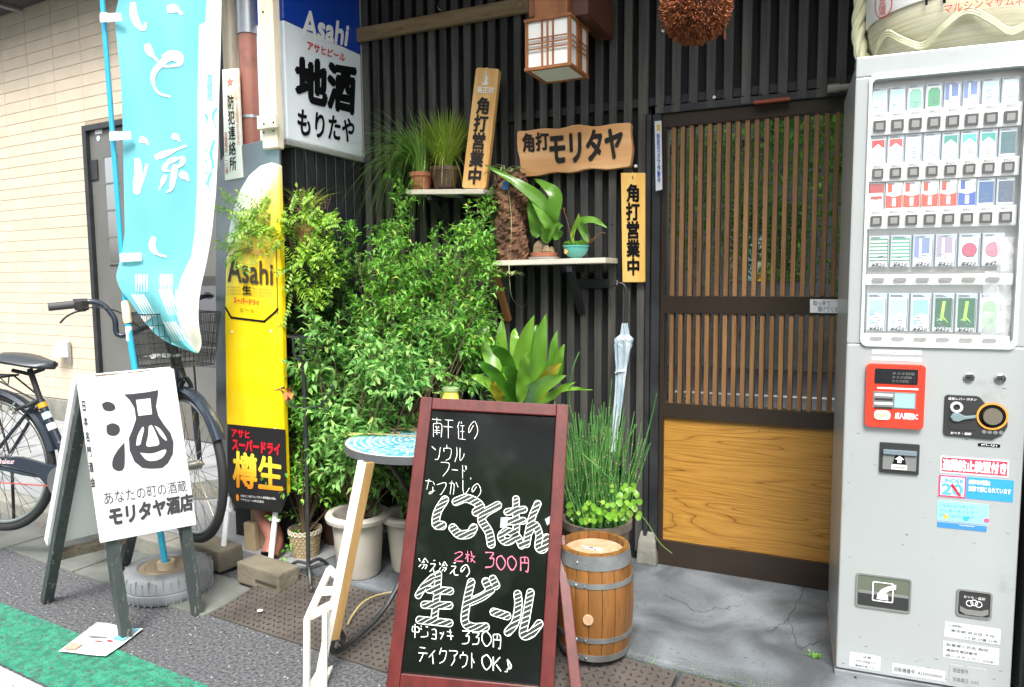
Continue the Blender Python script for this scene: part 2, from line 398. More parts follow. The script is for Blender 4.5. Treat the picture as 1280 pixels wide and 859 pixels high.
# steel tread plates
plate_m = mat('worn steel plate', S(84,78,74), .55, S(104,98,92), 7, metal=.35, bump=.3, dirt=S(70,60,54), dirt_s=4)
lug_m = mat('worn dark lug', S(52,47,45), .45, S(70,64,60), 9, metal=.35)
def plate(s0, s1, label, dens=True):
    t0, t1, z0, z1 = 1.762, 2.135, .006, .052
    e = thing('tread_plate', stp((s0+s1)/2, (t0+t1)/2, 0), label, 'steel plate', 'steel ramp plates along the shop front')
    b = MB(); b.add([stp(s0,t0,z0-.004),stp(s1,t0,z0-.004),stp(s1,t1,z1-.004),stp(s0,t1,z1-.004),stp(s0,t0,z0),stp(s1,t0,z0),stp(s1,t1,z1),stp(s0,t1,z1)],
          [(0,3,2,1),(4,5,6,7),(0,1,5,4),(1,2,6,5),(2,3,7,6),(3,0,4,7)]); b.build('plate', plate_m, e)
    b = MB(); p = .026
    sl_ = (z1-z0)/(t1-t0)
    for i in range(int((s1-s0)/p)):
        for j in range(int((t1-t0)/p)):
            s_ = s0+(i+.6)*p; t_ = t0+(j+.6)*p
            if s_ > s1-.01 or t_ > t1-.01: continue
            a = math.radians(40 if (i+j) % 2 else -50)
            c = stp(s_, t_, z0+(t_-t0)*sl_); du = U*math.cos(a)+Nn*math.sin(a); dn = -U*math.sin(a)+Nn*math.cos(a)
            du = du+Vector((0,0,du.dot(Nn)*sl_)); dn = dn+Vector((0,0,dn.dot(Nn)*sl_)); h = Vector((0,0,.0034))
            q = [c-du*.010, c-dn*.0035, c+du*.010, c+dn*.0035]; q2 = [c-du*.006+h, c-dn*.0018+h, c+du*.006+h, c+dn*.0018+h]
            b.add(q+q2, [(4,5,6,7),(0,1,5,4),(1,2,6,5),(2,3,7,6),(3,0,4,7)])
    b.build('tread_lugs', lug_m, e, kind='stuff', fix=False)
    return e
plate(-2.33, -1.47, 'rusty steel tread plate by the concrete blocks and white folded easel')
plate(-1.46, -.615, 'rusty steel tread plate under the blackboard and barrel')
plate(-.60, .55, 'rusty steel tread plate in front of the bare door step')

# ---------------------------------------------------------------- neighbour house
WN = Nn; W0 = at_z(277, 553, .1)             # wall plane
def onw(x, y, off=0.): return at_p(x, y, W0-WN*off, WN)
def wst(s, z, off=0.): return U*s+Nn*(W0.dot(Nn)-off)+Vector((0, 0, z))
nh = thing('neighbour_house', wst(-6, 0), 'beige tiled house with a grey door at the left behind the bicycle', 'house')
sL, sR = -9.2, onw(114, 300).dot(U)
zT = onw(30, 11).z; zB = onw(79, 499).z
def wbox(s0, s1, z0, z1, o0, o1):
    b = MB(); b.add([wst(s0,z0,o0),wst(s1,z0,o0),wst(s1,z0,o1),wst(s0,z0,o1),wst(s0,z1,o0),wst(s1,z1,o0),wst(s1,z1,o1),wst(s0,z1,o1)],
                    [(0,3,2,1),(4,5,6,7),(0,1,5,4),(1,2,6,5),(2,3,7,6),(3,0,4,7)]); return b
wbox(sL, -2.9, zB, 4.2, -.2, -.0065).build('wall', grout, nh)
wbox(sL, sR+.0, .0, zB-.006, -.2, .012).build('foundation', concrete, nh, bevel=.004)
th, tw = .0915, (onw(85,215).dot(U)-onw(21.6,223).dot(U))/2
rows = int((zT+.3-zB)/th)
tm = wbox(0, tw-.006, 0, th-.0042, -.010, -.0035); tme = tm.build('tile', tilem, nh, bevel=.0022, seg=1); base_ = wst(0, 0, 0)
tdata = tme.data
def put_tile(s_, z_, me, first=[True]):
    if first[0]: o = tme; first[0] = False
    else: o = bpy.data.objects.new('tile', me); C.objects.link(o); adopt(o, nh)
    o.location = U*s_+Vector((0, 0, z_+R.uniform(-.0006,.0006))); return o
cuts = {}
for r in range(rows):
    s_ = sR-tw
    k = 0
    while s_ > -8.1:
        put_tile(s_, zB+r*th, tdata); s_ -= tw; k += 1
rowsd = range(int((onw(200,140).z-zB)/th)+1, rows)
# door frame, leaf, windows
dT = onw(114, 157).z; dL, dR = onw(114, 300).dot(U)+.004, onw(281, 340).dot(U)
for r in rowsd:
    s_ = sR
    while s_ < dR+.3: put_tile(s_, zB+r*th, tdata); s_ += tw
wbox(dL, dL+.05, .08, dT, -.1, .03).build('door_frame', black_paint, nh, bevel=.003)
wbox(dL+.05, dR+.6, dT-.045, dT, -.1, .03).build('door_frame', black_paint, nh, bevel=.003)
dl = wbox(dL+.055, dR+.6, .085, dT-.05, -.02, .0).build('door', steel_post, nh, bevel=.002)
g0 = onw(135, 300).dot(U)
for z0, z1 in ((onw(140,330).z, onw(140,195).z),):
    s0 = onw(137, 300).dot(U); s1 = onw(152, 300).dot(U)
    wbox(s0, s1, z0, z1, .001, .004).build('window', darkglass, nh)
    for k in range(5):
        z = z0+(z1-z0)*k/4; wbox(s0-.01, s1+.01, z-.006, z+.006, .004, .012).build('window_bar', steel_post, nh)
s0, s1 = onw(248, 400).dot(U), onw(276, 400).dot(U); wbox(s0, s1, onw(260,458).z, onw(260,345).z, .001, .004).build('window', darkglass, nh)
wbox(dL+.06, dL+.15, onw(120,225).z, onw(120,200).z, .0, .012).build('hinge', black_paint, nh, bevel=.002)
cs = [onw(119,163,.002), onw(128,162,.002), onw(128,167,.002), onw(119,168,.002)]; patch('sticker', cs, letter_white, nh)
c_ = onw(123, 173, .002); b = MB(); b.prism([c_+U*(.022*math.cos(a))+Vector((0,0,.022*math.sin(a))) for a in [i*math.pi/8 for i in range(16)]], -Nn*.002)
b.build('sticker', mat('pale blue sticker', S(200,214,220), .5), nh)
# eave in the top left corner
ev = wbox(sL, sR+1.2, zT+.0, zT+.16, .0, .42); ev.build('eave', mat('dark eave metal', S(62,60,66), .5), nh, bevel=.01)
for i in range(9): wbox(sL+i*.5, sL+i*.5+.06, zT-.03, zT-.001, .02, .40).build('eave_rib', galv, nh, bevel=.004)
# exhaust hood
vh = onw(84, 440, .0); b = MB()
sv = vh.dot(U); zv = vh.z
def wq(s_, z_, o_): return wst(s_, z_, o_)
A_ = [wq(sv-.075,zv-.05,.008),wq(sv+.06,zv-.05,.008),wq(sv+.06,zv+.10,.008),wq(sv-.045,zv+.10,.008)]
B_ = [wq(sv-.095,zv-.03,.09),wq(sv+.045,zv-.03,.09),wq(sv+.035,zv+.09,.05),wq(sv-.055,zv+.09,.05)]
b.add(A_+B_, [(0,3,2,1),(4,5,6,7),(0,1,5,4),(1,2,6,5),(2,3,7,6),(3,0,4,7)]); b.build('vent_hood', white_plastic, nh, bevel=.006)
wbox(sv+.045, sv+.075, zv-.09, zv+.09, .008, .03).build('vent_bracket', galv, nh, bevel=.003)

# ================================================================ THE SHOP
YW = 2.955                                 # outer face plane of the slat wall
YD = 2.985
sh = thing('shop_front', (-.8, 3.0, 0), 'black slatted timber shop front with a sliding lattice door', 'building')
zH = at_y(840, 140, YW).z                  # underside of slats above the door
doorL = at_y(820, 400, YD).x
bx('backing_board', (-2.75, YW+.035, .0), (doorL-.03, YW+.12, 3.4), black_back, sh)
bx('backing_board', (doorL-.03, YW+.035, zH+.03), (2.2, YW+.12, 3.4), black_back, sh)
# horizontal battens behind the slats
for z in (zH+.035, 2.62, .45):
    bx('batten', (-2.2, YW+.018, z), (doorL-.04 if z < zH else 2.2, YW+.034, z+.035), black_paint, sh)
def slat_mesh(z0, z1, wd_, nm):
    return MB().box((-wd_/2, 0, z0), (wd_/2, .018, z1)).build(nm, black_slat, None, bevel=.0018, seg=1)
first = slat_mesh(.11, 3.3, .0335, 'slat'); md = first.data; x = -2.155; used = False
PITCH_ = .0618
def place(me, nm, loc, parent, rz=0):
    o = bpy.data.objects.new(nm, me); C.objects.link(o); o.location = loc; o.rotation_euler = (0, rz, 0); adopt(o, parent); return o
bpy.data.objects.remove(first)
while x < doorL-.055:
    place(md, 'slat', (x+R.uniform(-.002,.002), YW+R.uniform(-.0015,.0015), 0), sh, R.uniform(-.0006,.0006)); x += PITCH_
f2 = slat_mesh(zH, 3.3, .036, 'slat'); md2 = f2.data; bpy.data.objects.remove(f2)
x = at_y(807, 130, YW).x-.01
while x < 2.1:
    place(md2, 'slat', (x, YW+R.uniform(-.0015,.0015), R.uniform(-.004,.004)), sh, R.uniform(-.0006,.0006)); x += .0665
nl_ = MB(); xx = -2.155
while xx < 2.1:
    for z in ((2.64,.47,1.5) if xx < doorL-.055 else (2.64, zH+.03)): nl_.lathe([(.0001,0),(.0032,0),(.0026,.0012)], (xx, YW-.0015, z), 8, Matrix.Rotation(math.pi/2,4,'X'))
    xx += PITCH_ if xx < doorL-.055 else .0665
nl_.build('nail_heads', letter_black, sh, kind='stuff')
for px_, py_ in ((829,39),(893,122)):       # loose white screw caps on slats
    c_ = at_y(px_, py_, YW-.004); MB().lathe([(.0001,0),(.006,0),(.006,.006),(.003,.008)], c_, 10, Matrix.Rotation(math.pi/2,4,'X')).build('screw_cap', white_plastic, sh)
# corner post strip at left of the door
p0 = at_y(806, 400, YW).x
bx('door_post', (p0+.002, YW-.012, .10), (doorL-.018, YW+.08, zH-.002), black_paint, sh, bevel=.003)
bx('door_post', (doorL-.034+.018, YW-.002, .095), (doorL+.02, YW+.10, zH-.002), black_paint, sh, bevel=.003)
b = MB(); c_ = Vector(((p0+doorL)/2+.0, YW+.02, .065)); b.lathe([(.062,0),(.052,.10),(.04,.14)], c_, 4, Matrix.Rotation(math.pi/4,4,'Z'))
b.build('post_footing', concrete, sh, bevel=.008)
# rail, pale timber
a, b_, c2, d2 = at_y(452,36,YW-.012), at_y(662,-6,YW-.012), at_y(662,7,YW-.012), at_y(452,51,YW-.012)
bx('pale_rail', (a.x-.08, YW-.03, a.z-.062), (b_.x+.0, YW-.003, a.z), rail_wood, sh, bevel=.002)
for k in range(5):
    c_ = Vector((a.x+.08+k*.19, YW-.03, a.z-.03+R.uniform(-.01,.01))); MB().lathe([(.0001,0),(.0035,0),(.0035,.003)], c_, 8, Matrix.Rotation(math.pi/2,4,'X')).build('screw', chrome, sh)
# cup hook on the rail
hk = at_y(553, 12, YW-.03); MB().tube(smoothpts([hk+Vector((.015,0,-.012)), hk+Vector((0,-.02,-.008)), hk+Vector((-.006,-.03,0)), hk+Vector((-.006,-.028,.016))]), .002, 6).build('hook', chrome, sh)
# eave over the shop front
bx('eave', (-2.9, 2.05, 2.86), (2.4, 3.0, 2.93), black_paint, sh)
for k in range(11): bx('rafter', (-2.8+k*.48, 2.08, 2.79), (-2.75+k*.48, 2.95, 2.858), black_paint, sh)
bx('upper_wall', (-2.9, 3.0, 3.4), (2.4, 3.2, 5.5), black_back, sh)
# return wall with dark boards on the left
bx('return_wall', (-2.62, 2.48, .07), (-2.2, 2.95, 2.85), black_back, sh)
for k in range(7): bx('board', (-2.199, 2.485+k*.067, .08), (-2.186, 2.485+k*.067+.058, 2.82), black_paint, sh, bevel=.002)
# sliding door
leafL = at_y(832, 400, YD).x; hb = at_y(839, 159.5, YD).z; ht = zH-.003
sdr = MB()
DR = .95
def dz(y, x_=839): return at_y(x_, y, YD).z
zm1, zm0 = dz(370.5), dz(391); zl1, zl0 = dz(503.5), dz(521); zp = dz(675); zb = dz(702)
for (x0, x1, z0, z1) in ((doorL+.022, leafL, zb-.02, hb), (DR-.03, DR, zb-.02, hb), (doorL+.022, DR, hb, ht), (leafL, DR-.03, zm0, zm1), (leafL, DR-.03, zl0, zl1), (leafL, DR-.03, zb-.015, zp)):
    sdr.box((x0, YD-.018, z0), (x1, YD+.022, z1))
door = sdr.build('sliding_door', brown_metal, sh)
bx('door_header', (doorL+.02, YD-.03, ht-.02+.021), (2.2, YD+.08, zH+.028), black_paint, sh, bevel=.002)
def sub(o, par):      # a sub-part in world coordinates under a part whose origin is the world's
    o.parent = par; return o
sub(MB().quad((leafL,YD+.012,zl0), (DR,YD+.012,zl0), (DR,YD+.012,hb), (leafL,YD+.012,hb)).build('glass_pane', shopwin), door)
x0, x1 = at_y(841, 300, YD-.006).x, at_y(1056, 300, YD-.006).x
n = 19
lm = {}
for (z0, z1) in ((zm1+.0005, hb-.0005), (zl1+.0005, zm0-.0005)):
    f3 = MB().box((-.0085, -.008, z0), (.0085, .006, z1)).build('door_lath', door_lath, None, bevel=.001, seg=1); me_ = f3.data; bpy.data.objects.remove(f3)
    i = 0
    while True:
        x = x0+i*(x1-x0)/(n-1)
        if x > DR-.05: break
        o = bpy.data.objects.new('door_lath', me_); C.objects.link(o); o.location = (x, YD-.004, 0); o.parent = door; i += 1
# wood-grain lower panel
wg = bpy.data.materials.new('orange grained panel'); wg.use_nodes = True; N = wg.node_tree.nodes; L = wg.node_tree.links; p = N['Principled BSDF']; p.inputs['Roughness'].default_value = .38
tc = N.new('ShaderNodeTexCoord'); mp = N.new('ShaderNodeMapping'); mp.inputs['Scale'].default_value = (.26, 1, 2.9)
nz = N.new('ShaderNodeTexNoise'); nz.inputs['Scale'].default_value = 2.6; nz.inputs['Detail'].default_value = 2.0; nz.inputs['Roughness'].default_value = .45
L.new(tc.outputs['Object'], mp.inputs[0]); L.new(mp.outputs[0], nz.inputs[0])
mu_ = N.new('ShaderNodeMath'); mu_.operation = 'MULTIPLY'; mu_.inputs[1].default_value = 22; L.new(nz.outputs['Fac'], mu_.inputs[0])
fr = N.new('ShaderNodeMath'); fr.operation = 'FRACT'; L.new(mu_.outputs[0], fr.inputs[0])
rp = N.new('ShaderNodeValToRGB'); e = rp.color_ramp.elements; e[0].position = 0; e[0].color = S(112,74,30); e[1].position = .10; e[1].color = S(170,124,54); x_ = e.new(.7); x_.color = S(180,135,62); x_ = e.new(1.); x_.color = S(164,118,50)
L.new(fr.outputs[0], rp.inputs[0]); n2 = N.new('ShaderNodeTexNoise'); n2.inputs['Scale'].default_value = 3; n2.inputs['Detail'].default_value = 8
m2 = N.new('ShaderNodeMapping'); m2.inputs['Scale'].default_value = (2, 1, 50); L.new(tc.outputs['Object'], m2.inputs[0]); L.new(m2.outputs[0], n2.inputs[0])
mx = N.new('ShaderNodeMix'); mx.data_type = 'RGBA'; mx.blend_type = 'MULTIPLY'; mx.inputs[0].default_value = .5; L.new(rp.outputs[0], mx.inputs[6])
r2 = N.new('ShaderNodeValToRGB'); r2.color_ramp.elements[0].color = S(205,190,170); r2.color_ramp.elements[0].position = .35; r2.color_ramp.elements[1].position = .6; L.new(n2.outputs['Fac'], r2.inputs[0]); L.new(r2.outputs[0], mx.inputs[7])
L.new(mx.outputs[2], p.inputs['Base Color'])
sub(MB().box((leafL+.0005, YD-.004, zp+.0005), (DR-.0305, YD+.004, zl0-.0005)).build('lower_panel', wg), door)
ck = at_y(949, 538, YD-.005); sub(MB().lathe([(.0001,0),(.003,0),(.003,.002)], ck, 8, Matrix.Rotation(math.pi/2,4,'X')).build('screw', chrome), door)
# interior floor / dark room behind the glass is closed off
bx('interior_wall', (doorL-.03, YD+.10, .0), (2.2, YD+.13, zH+.1), black_back, sh)
bx('side_pier', (.98, YD-.05, .0), (2.2, YD+.09, zH-.001), black_back, sh)
# note taped to the middle rail
nq = [at_y(1012.5, 374, YD-.02), at_y(1064, 374.5, YD-.02), at_y(1064, 392, YD-.02), at_y(1012.5, 391, YD-.02)]
nt_ = thing('door_note', nq[3], 'small white handwritten note taped to the middle rail of the sliding door', 'note')
patch('paper', nq, mat('note paper', S(222,226,228), .7), nt_)
letters('取っ手で', inset(nq, .08, .9, .5, .52), mat('pencil grey', S(90,96,104), .7), nt_, 0, lift=.003)
letters('開けてください', inset(nq, .2, .46, .9, .08), mat('pencil grey', S(90,96,104), .7), nt_, 0, lift=.003)
# vertical sticker on the jamb
jq = [at_y(818.5, 152, YW-.02), at_y(827, 151, YW-.02), at_y(828, 237, YW-.02), at_y(820, 239, YW-.02)]
js = thing('jamb_sticker', jq[3], 'narrow white security sticker with blue writing on the door jamb', 'sticker')
patch('backing', jq, mat('grey white sticker', S(196,200,204), .5), js, thick=.002)
letters('防犯カメラ作動中', inset(jq, .28, .82, .78, .1), letter_blue, js, .02, vertical=True, lift=.0045)
cc = inset(jq, .3, .95, .8, .86); patch('emblem', cc, mat('gold print', S(196,160,70), .5), js, lift=.0035, thick=.0008)
# grey conduit above the door
gp = at_y(1036, 111, YW-.035); b = MB(); b.tube([gp, gp+Vector((1.0,0,0))], .012, 12); b.tube([gp+Vector((-.004,0,0)), gp+Vector((.035,0,0))], .0155, 12)
tag(b.build('conduit_pipe', mat('grey pvc', S(150,148,142), .4), None, smooth=True), 'grey plastic conduit pipe over the door beside the vending machine', 'pipe')
for px_, w_ , c in ((965, .13, S(140,66,42)),):
    q = at_y(px_, 127, YW-.01); bx('door_stop', (q.x-w_/2, YW-.03, q.z-.006), (q.x+w_/2, YW-.005, q.z+.006), mat('red brown strip', c, .6), sh)

# ================================================================ VENDING MACHINE
PH = .0738
MB0 = at_z(1044, 852, .04); MU = Vector((math.cos(PH), math.sin(PH), 0)); MN = Vector((math.sin(PH), -math.cos(PH), 0))   # MN points at the street
def mp_(x, y, off=0.): return at_p(x, y, MB0+MN*off, MN)
def mu(x, y): v = mp_(x, y)-MB0; return v.dot(MU), v.z+.04
def mw(u, z, o=0.): return Vector((MB0.x, MB0.y, 0))+MU*u+MN*o+Vector((0, 0, z))
def mbox(u0, u1, z0, z1, o0, o1, b=None):
    b = b or MB(); return b.add([mw(u0,z0,o0),mw(u1,z0,o0),mw(u1,z0,o1),mw(u0,z0,o1),mw(u0,z1,o0),mw(u1,z1,o0),mw(u1,z1,o1),mw(u0,z1,o1)],
                    [(0,3,2,1),(4,5,6,7),(0,1,5,4),(1,2,6,5),(2,3,7,6),(3,0,4,7)])
def mq(u0, u1, z0, z1, o): return [mw(u0,z1,o), mw(u1,z1,o), mw(u1,z0,o), mw(u0,z0,o)]
def mpx(x0, y0, x1, y1): a = mu(x0, y0); b_ = mu(x1, y1); return a[0], b_[0], b_[1], a[1]     # u0,u1,z0,z1 from top-left and bottom-right
def rrect(u0, u1, z0, z1, r, n=5):
    out = []
    for cu, cz, a0 in ((u1-r, z1-r, 0), (u0+r, z1-r, 90), (u0+r, z0+r, 180), (u1-r, z0+r, 270)):
        for k in range(n+1): a = math.radians(a0+90*k/n); out.append((cu+r*math.cos(a), cz+r*math.sin(a)))
    return out
def mplate(name, pts, o0, o1, mat_, bevel=0, par=None): return MB().prism([mw(u, z, o0) for u, z in pts], MN*(o1-o0)).build(name, mat_, par or vm, bevel=bevel)
vm_paint = mat('silver grey machine enamel', S(176,181,181), .28, S(183,188,188), 1.2, metal=.35, rough2=.45, dirt=S(150,150,146), dirt_s=9, dirt_t=(.60,.85), coat=.2, bump=.02)
vm_white = mat('white machine plastic', S(206,210,208), .3)
vm_dark = mat('dark grey plastic', S(48,50,50), .4); button_black = mat('black button plastic', S(20,20,20), .5, spec=.08)
vm_grey = mat('mid grey plastic', S(118,120,118), .4)
vm = thing('cigarette_vending_machine', (MB0.x, MB0.y, 0), 'tall silver cigarette vending machine with a red card reader and rows of packs', 'vending machine')
VW = mu(1275.7, 640)[0]; VT = mu(1069, 72)[1]; VB = mu(1044, 836)[1]
WU0, WU1, WZ0, WZ1 = mu(1080, 420)[0]-.004, mu(1268, 437)[0], mu(1083, 430)[1], mu(1088, 96)[1]
# body with a real opening for the display
mbox(.004, VW-.004, VB-.002, VT-.002, -.55, -.06).build('body', vm_paint, vm, bevel=.004)
b = MB(); mbox(0, VW, VB+.004, WZ0, -.058, 0, b); b.build('front_door', vm_paint, vm, bevel=.006, seg=3)
b = MB(); mbox(0, WU0, WZ0+.0005, WZ1-.0005, -.058, 0, b); mbox(WU1, VW, WZ0+.0005, WZ1-.0005, -.058, 0, b); mbox(0, VW, WZ1, VT, -.058, 0, b); b.build('front_door', vm_paint, vm, bevel=.004)
mbox(-.004, VW+.004, .045, VB, -.5, .004).build('plinth', galv, vm, bevel=.003)
mbox(.03, VW-.03, .062, .10, -.45, -.02).build('foot', vm_dark, vm)
MB().lathe([(.0001,0),(.004,0),(.004,.002)], mw(*mu(1069,846), .005), 10, Matrix.Rotation(math.pi/2,4,'X')).build('bolt', vm_dark, vm)
# raised window frame
outer = rrect(WU0-.006, WU1+.004, WZ0-.006, WZ1+.006, .02); inner = rrect(WU0+.002, WU1-.006, WZ0+.008, WZ1-.010, .014)
b = MB(); n = len(outer)
vs = [mw(u,z,.0) for u,z in outer]+[mw(u,z,.007) for u,z in outer]+[mw(u,z,.007) for u,z in inner]+[mw(u,z,-.02) for u,z in inner]
fs = []
for i in range(n):
    j = (i+1) % n
    for a in (0, n, 2*n): fs.append((a+i, a+j, a+n+j, a+n+i))
b.add(vs, fs).build('window_frame', vm_white, vm)
mbox(WU0, WU1, WZ0, WZ1, -.055, -.035).build('display_back', mat('display back', S(205,208,204), .5), vm)
# shelf strips with buttons, and the packs
def zl(y, x=1092): return mu(x, y)[1]
rows3 = [(109,140,151,165), (169.6,204,211,223.5), (228,261.5,270,282.7)]
ucol = [mu(x, 217)[0] for x in (1097.7,1120,1142.3,1165.4,1188.7,1212.3,1236.2,1261)]
du8 = (ucol[-1]-ucol[0])/7
ucol6 = [mu(x, 351)[0] for x in (1098,1125.4,1153.7,1182.3,1211.5,1241.5)]; du6 = (ucol6[-1]-ucol6[0])/5
MC = {}
def cm(c, rough=.35):
    if c not in MC: MC[c] = mat('print %d %d %d' % c, S(*c), rough, coat=.3)
    return MC[c]
kW, kR, kG, kB, kS, kT = (232,238,236), (214,44,40), (30,120,98), (48,84,170), (190,200,206), (170,214,224)
styles = [
 [('tint',kT),('tint',kT),('arch',(120,190,160)),('arch',(60,150,104)),('frame',(90,116,176)),('frame',(100,130,186)),('tint',(176,226,236)),('tint',(200,236,242))],
 [('roof',kR),('roof',(222,70,70)),('roof',(206,214,220)),('roof',(214,220,226)),('roof',(20,140,124)),('roof',(70,180,170)),('roof',(30,150,140)),('dark',(40,96,104))],
 [('band',(160,60,60)),('half',(232,62,40)),('half',(232,62,40)),('half',(232,62,40)),('half',(232,62,40)),('half',(40,80,168)),('dark',(44,90,140)),('dark',(62,84,110))]]
def pack(u, z0, z1, w_, kind, c, six=False):
    o = mbox(u-w_/2, u+w_/2, z0, z1, -.036, -.018).build('cigarette_pack', cm((166,180,188) if kind != 'half' else kW), vm, bevel=.001, seg=1)
    card = MB(); zz_ = lambda t: z0+(z1-z0)*t
    card.quad(mw(u-w_*.41, zz_(.05), -.0176), mw(u+w_*.41, zz_(.05), -.0176), mw(u+w_*.41, zz_(.88), -.0176), mw(u-w_*.41, zz_(.88), -.0176))
    if kind not in ('half',): x = card.build('pack_front', cm((228,234,236)), None, fix=False); x.parent = o
    card = MB(); card.quad(mw(u+w_*.41, zz_(.05), -.0174), mw(u+w_*.46, zz_(.05), -.0174), mw(u+w_*.46, zz_(.86), -.0174), mw(u+w_*.41, zz_(.86), -.0174))  # shadow line painted down the right side of the pack front
    Rk = random.Random(int(u*9999)+int(z0*7777))
    card.quad(mw(u-w_*.40, zz_(.91), -.0174), mw(u+w_*Rk.uniform(-.1,.3), zz_(.91), -.0174), mw(u+w_*Rk.uniform(-.1,.3), zz_(.96), -.0174), mw(u-w_*.40, zz_(.96), -.0174))
    for k2 in range(Rk.randint(3,6)):
        a_ = Rk.uniform(-.34,.0); t_ = .12+.075*k2+Rk.uniform(0,.02); card.quad(mw(u+w_*a_, zz_(t_), -.0167), mw(u+w_*(a_+Rk.uniform(.15,.38)), zz_(t_), -.0167), mw(u+w_*(a_+Rk.uniform(.15,.38)), zz_(t_+.022), -.0167), mw(u+w_*a_, zz_(t_+.022), -.0167))
    x = card.build('small_print_and_shadow', cm((96,112,122)), None, fix=False); x.parent = o
    q = lambda a, t, b2, d: [mw(u-w_/2+w_*a, z0+(z1-z0)*t, -.0178), mw(u-w_/2+w_*b2, z0+(z1-z0)*t, -.0178), mw(u-w_/2+w_*b2, z0+(z1-z0)*d, -.0178), mw(u-w_/2+w_*a, z0+(z1-z0)*d, -.0178)]
    pr = MB()
    P = lambda pts: pr.quad(*[mw(u-w_/2+w_*a, z0+(z1-z0)*t, -.0172) for a, t in pts])
    if kind == 'roof': P([(.08,.96),(.08,.55),(.5,.76),(.92,.55),(.92,.96)]) if False else (P([(.12,.86),(.12,.54),(.5,.72),(.5,.86)]), P([(.5,.86),(.5,.72),(.88,.54),(.88,.86)]))
    elif kind == 'half': P([(.02,.52),(.02,.04),(.98,.04),(.98,.52),(.5,.44)]); P([(.12,.92),(.12,.62),(.38,.62),(.38,.92)])
    elif kind == 'dark': P([(.1,.86),(.1,.1),(.9,.1),(.9,.86)])
    elif kind == 'frame': P([(.08,.95),(.08,.3),(.3,.3),(.3,.95)]); P([(.42,.9),(.42,.42),(.8,.42),(.8,.9)])
    elif kind == 'arch': P([(.15,.7),(.15,.08),(.85,.08),(.85,.7),(.7,.82),(.3,.82)])
    elif kind == 'tint': P([(.12,.84),(.12,.34),(.5,.5),(.86,.42),(.86,.84)]); P([(.14,.3),(.3,.34),(.4,.2),(.2,.14)])
    elif kind == 'band': P([(.04,.96),(.04,.62),(.96,.62),(.96,.96)]); P([(.15,.5),(.15,.38),(.85,.38),(.85,.5)])
    elif kind == 'stripe':
        for k in range(7): P([(.06,.9-k*.11),(.06,.85-k*.11),(.94,.85-k*.11),(.94,.9-k*.11)])
    elif kind == 'disc': P([(.5+.32*math.cos(a)*1, .5+.2*math.sin(a)) for a in [i*math.pi/10 for i in range(20)]])
    elif kind == 'ray': P([(.1,.88),(.1,.12),(.9,.12),(.9,.88)])
    x = pr.build('print', cm(c), None, fix=False); x.parent = o
    pr = MB()
    if kind == 'half': P([(.4,.40),(.4,.1),(.62,.1),(.62,.40)])
    elif kind == 'ray': P([(.45,.8),(.35,.3),(.5,.3),(.6,.8)]); P([(.2,.3),(.5,.42),(.8,.22),(.5,.36)])
    elif kind == 'disc': P([(.5+.36*math.cos(a), .5+.225*math.sin(a)) for a in [i*math.pi/10 for i in range(20)]])
    if pr.v:
        for i in range(len(pr.v)): pr.v[i] = tuple(Vector(pr.v[i])+MN*(.0004 if kind != 'disc' else -.0003))
        y_ = pr.build('print', cm((160,220,90) if kind == 'ray' else (240,240,240) if kind == 'half' else (60,60,70)), None, fix=False); y_.parent = o
    return o
price = []
for r, (yt, yb, b0, b1) in enumerate(rows3):
    zt, zb_, zb0, zb1 = zl(yt), zl(yb), zl(b0), zl(b1)
    mbox(WU0+.004, WU1-.008, zb1-.008, zb_-.001 if r < 2 else zb_-.001, -.034, -.012).build('shelf_strip', vm_white, vm, bevel=.002)
    for k in range(8):
        pack(ucol[k]-.001, zb_, zt, du8*.94, *styles[r][k])
        u = ucol[k]; h = zb0-zb1
        bt = mplate('button', rrect(u-h/2, u+h/2, zb1, zb0, .001, 1), -.012, -.006, button_black)
        i_ = mplate('button_lens', rrect(u-h*.3, u+h*.3, zb1+h*.2, zb0-h*.2, .001, 1), -.006, -.0045, vm_grey); i_.parent = bt; i_.matrix_parent_inverse = Matrix()
        letters('¥420', mq(u-du8*.25, u+du8*.25, zb_-.013, zb_-.005, -.012), vm_grey, vm, .01, lift=.0008, name='price_label', res=1)
rows6 = [(294.6,334.5,345,356.5,[('stripe',(70,130,100)),('stripe',(60,150,120)),('frame',(110,130,170)),('frame',(150,140,160)),('disc',(200,70,100)),('disc',(226,120,140))]),
         (367,415,419,429.5,[('tint',(150,210,226)),('tint',(160,216,230)),('tint',(130,190,226)),('ray',(20,84,56)),('ray',(20,90,60)),('arch',(110,180,110))])]
for yt, yb, s0, s1, st in rows6:
    zt, zb_, za, zc = zl(yt), zl(yb), zl(s0), zl(s1)
    mbox(WU0+.004, WU1-.008, zc, za+.004, -.034, -.010).build('shelf_strip', vm_white, vm, bevel=.002)
    mbox(WU0+.006, WU1-.010, za+.0045, za+.010, -.034, -.016).build('shelf_lip', vm_grey, vm)
    for k in range(6):
        u = ucol6[k]; zz = max(zb_, za+.011); pack(u, zz, zt, du6*.92, *st[k])
        zm = (za+zc)/2+.002; mplate('button', rrect(u-.0165, u+.0165, zm-.0055, zm+.0055, .005, 4), -.010, -.005, vm_grey)
        letters('¥420', mq(u-.018, u+.018, zz+.002, zz+.013, -.0165), letter_black, vm, .03, lift=.0008, name='price_label', res=1, shear=1)
mbox(WU0+.006, WU1-.010, WZ0+.008, WZ1-.010, -.0035, -.002).build('display_glass', clearglass, vm)
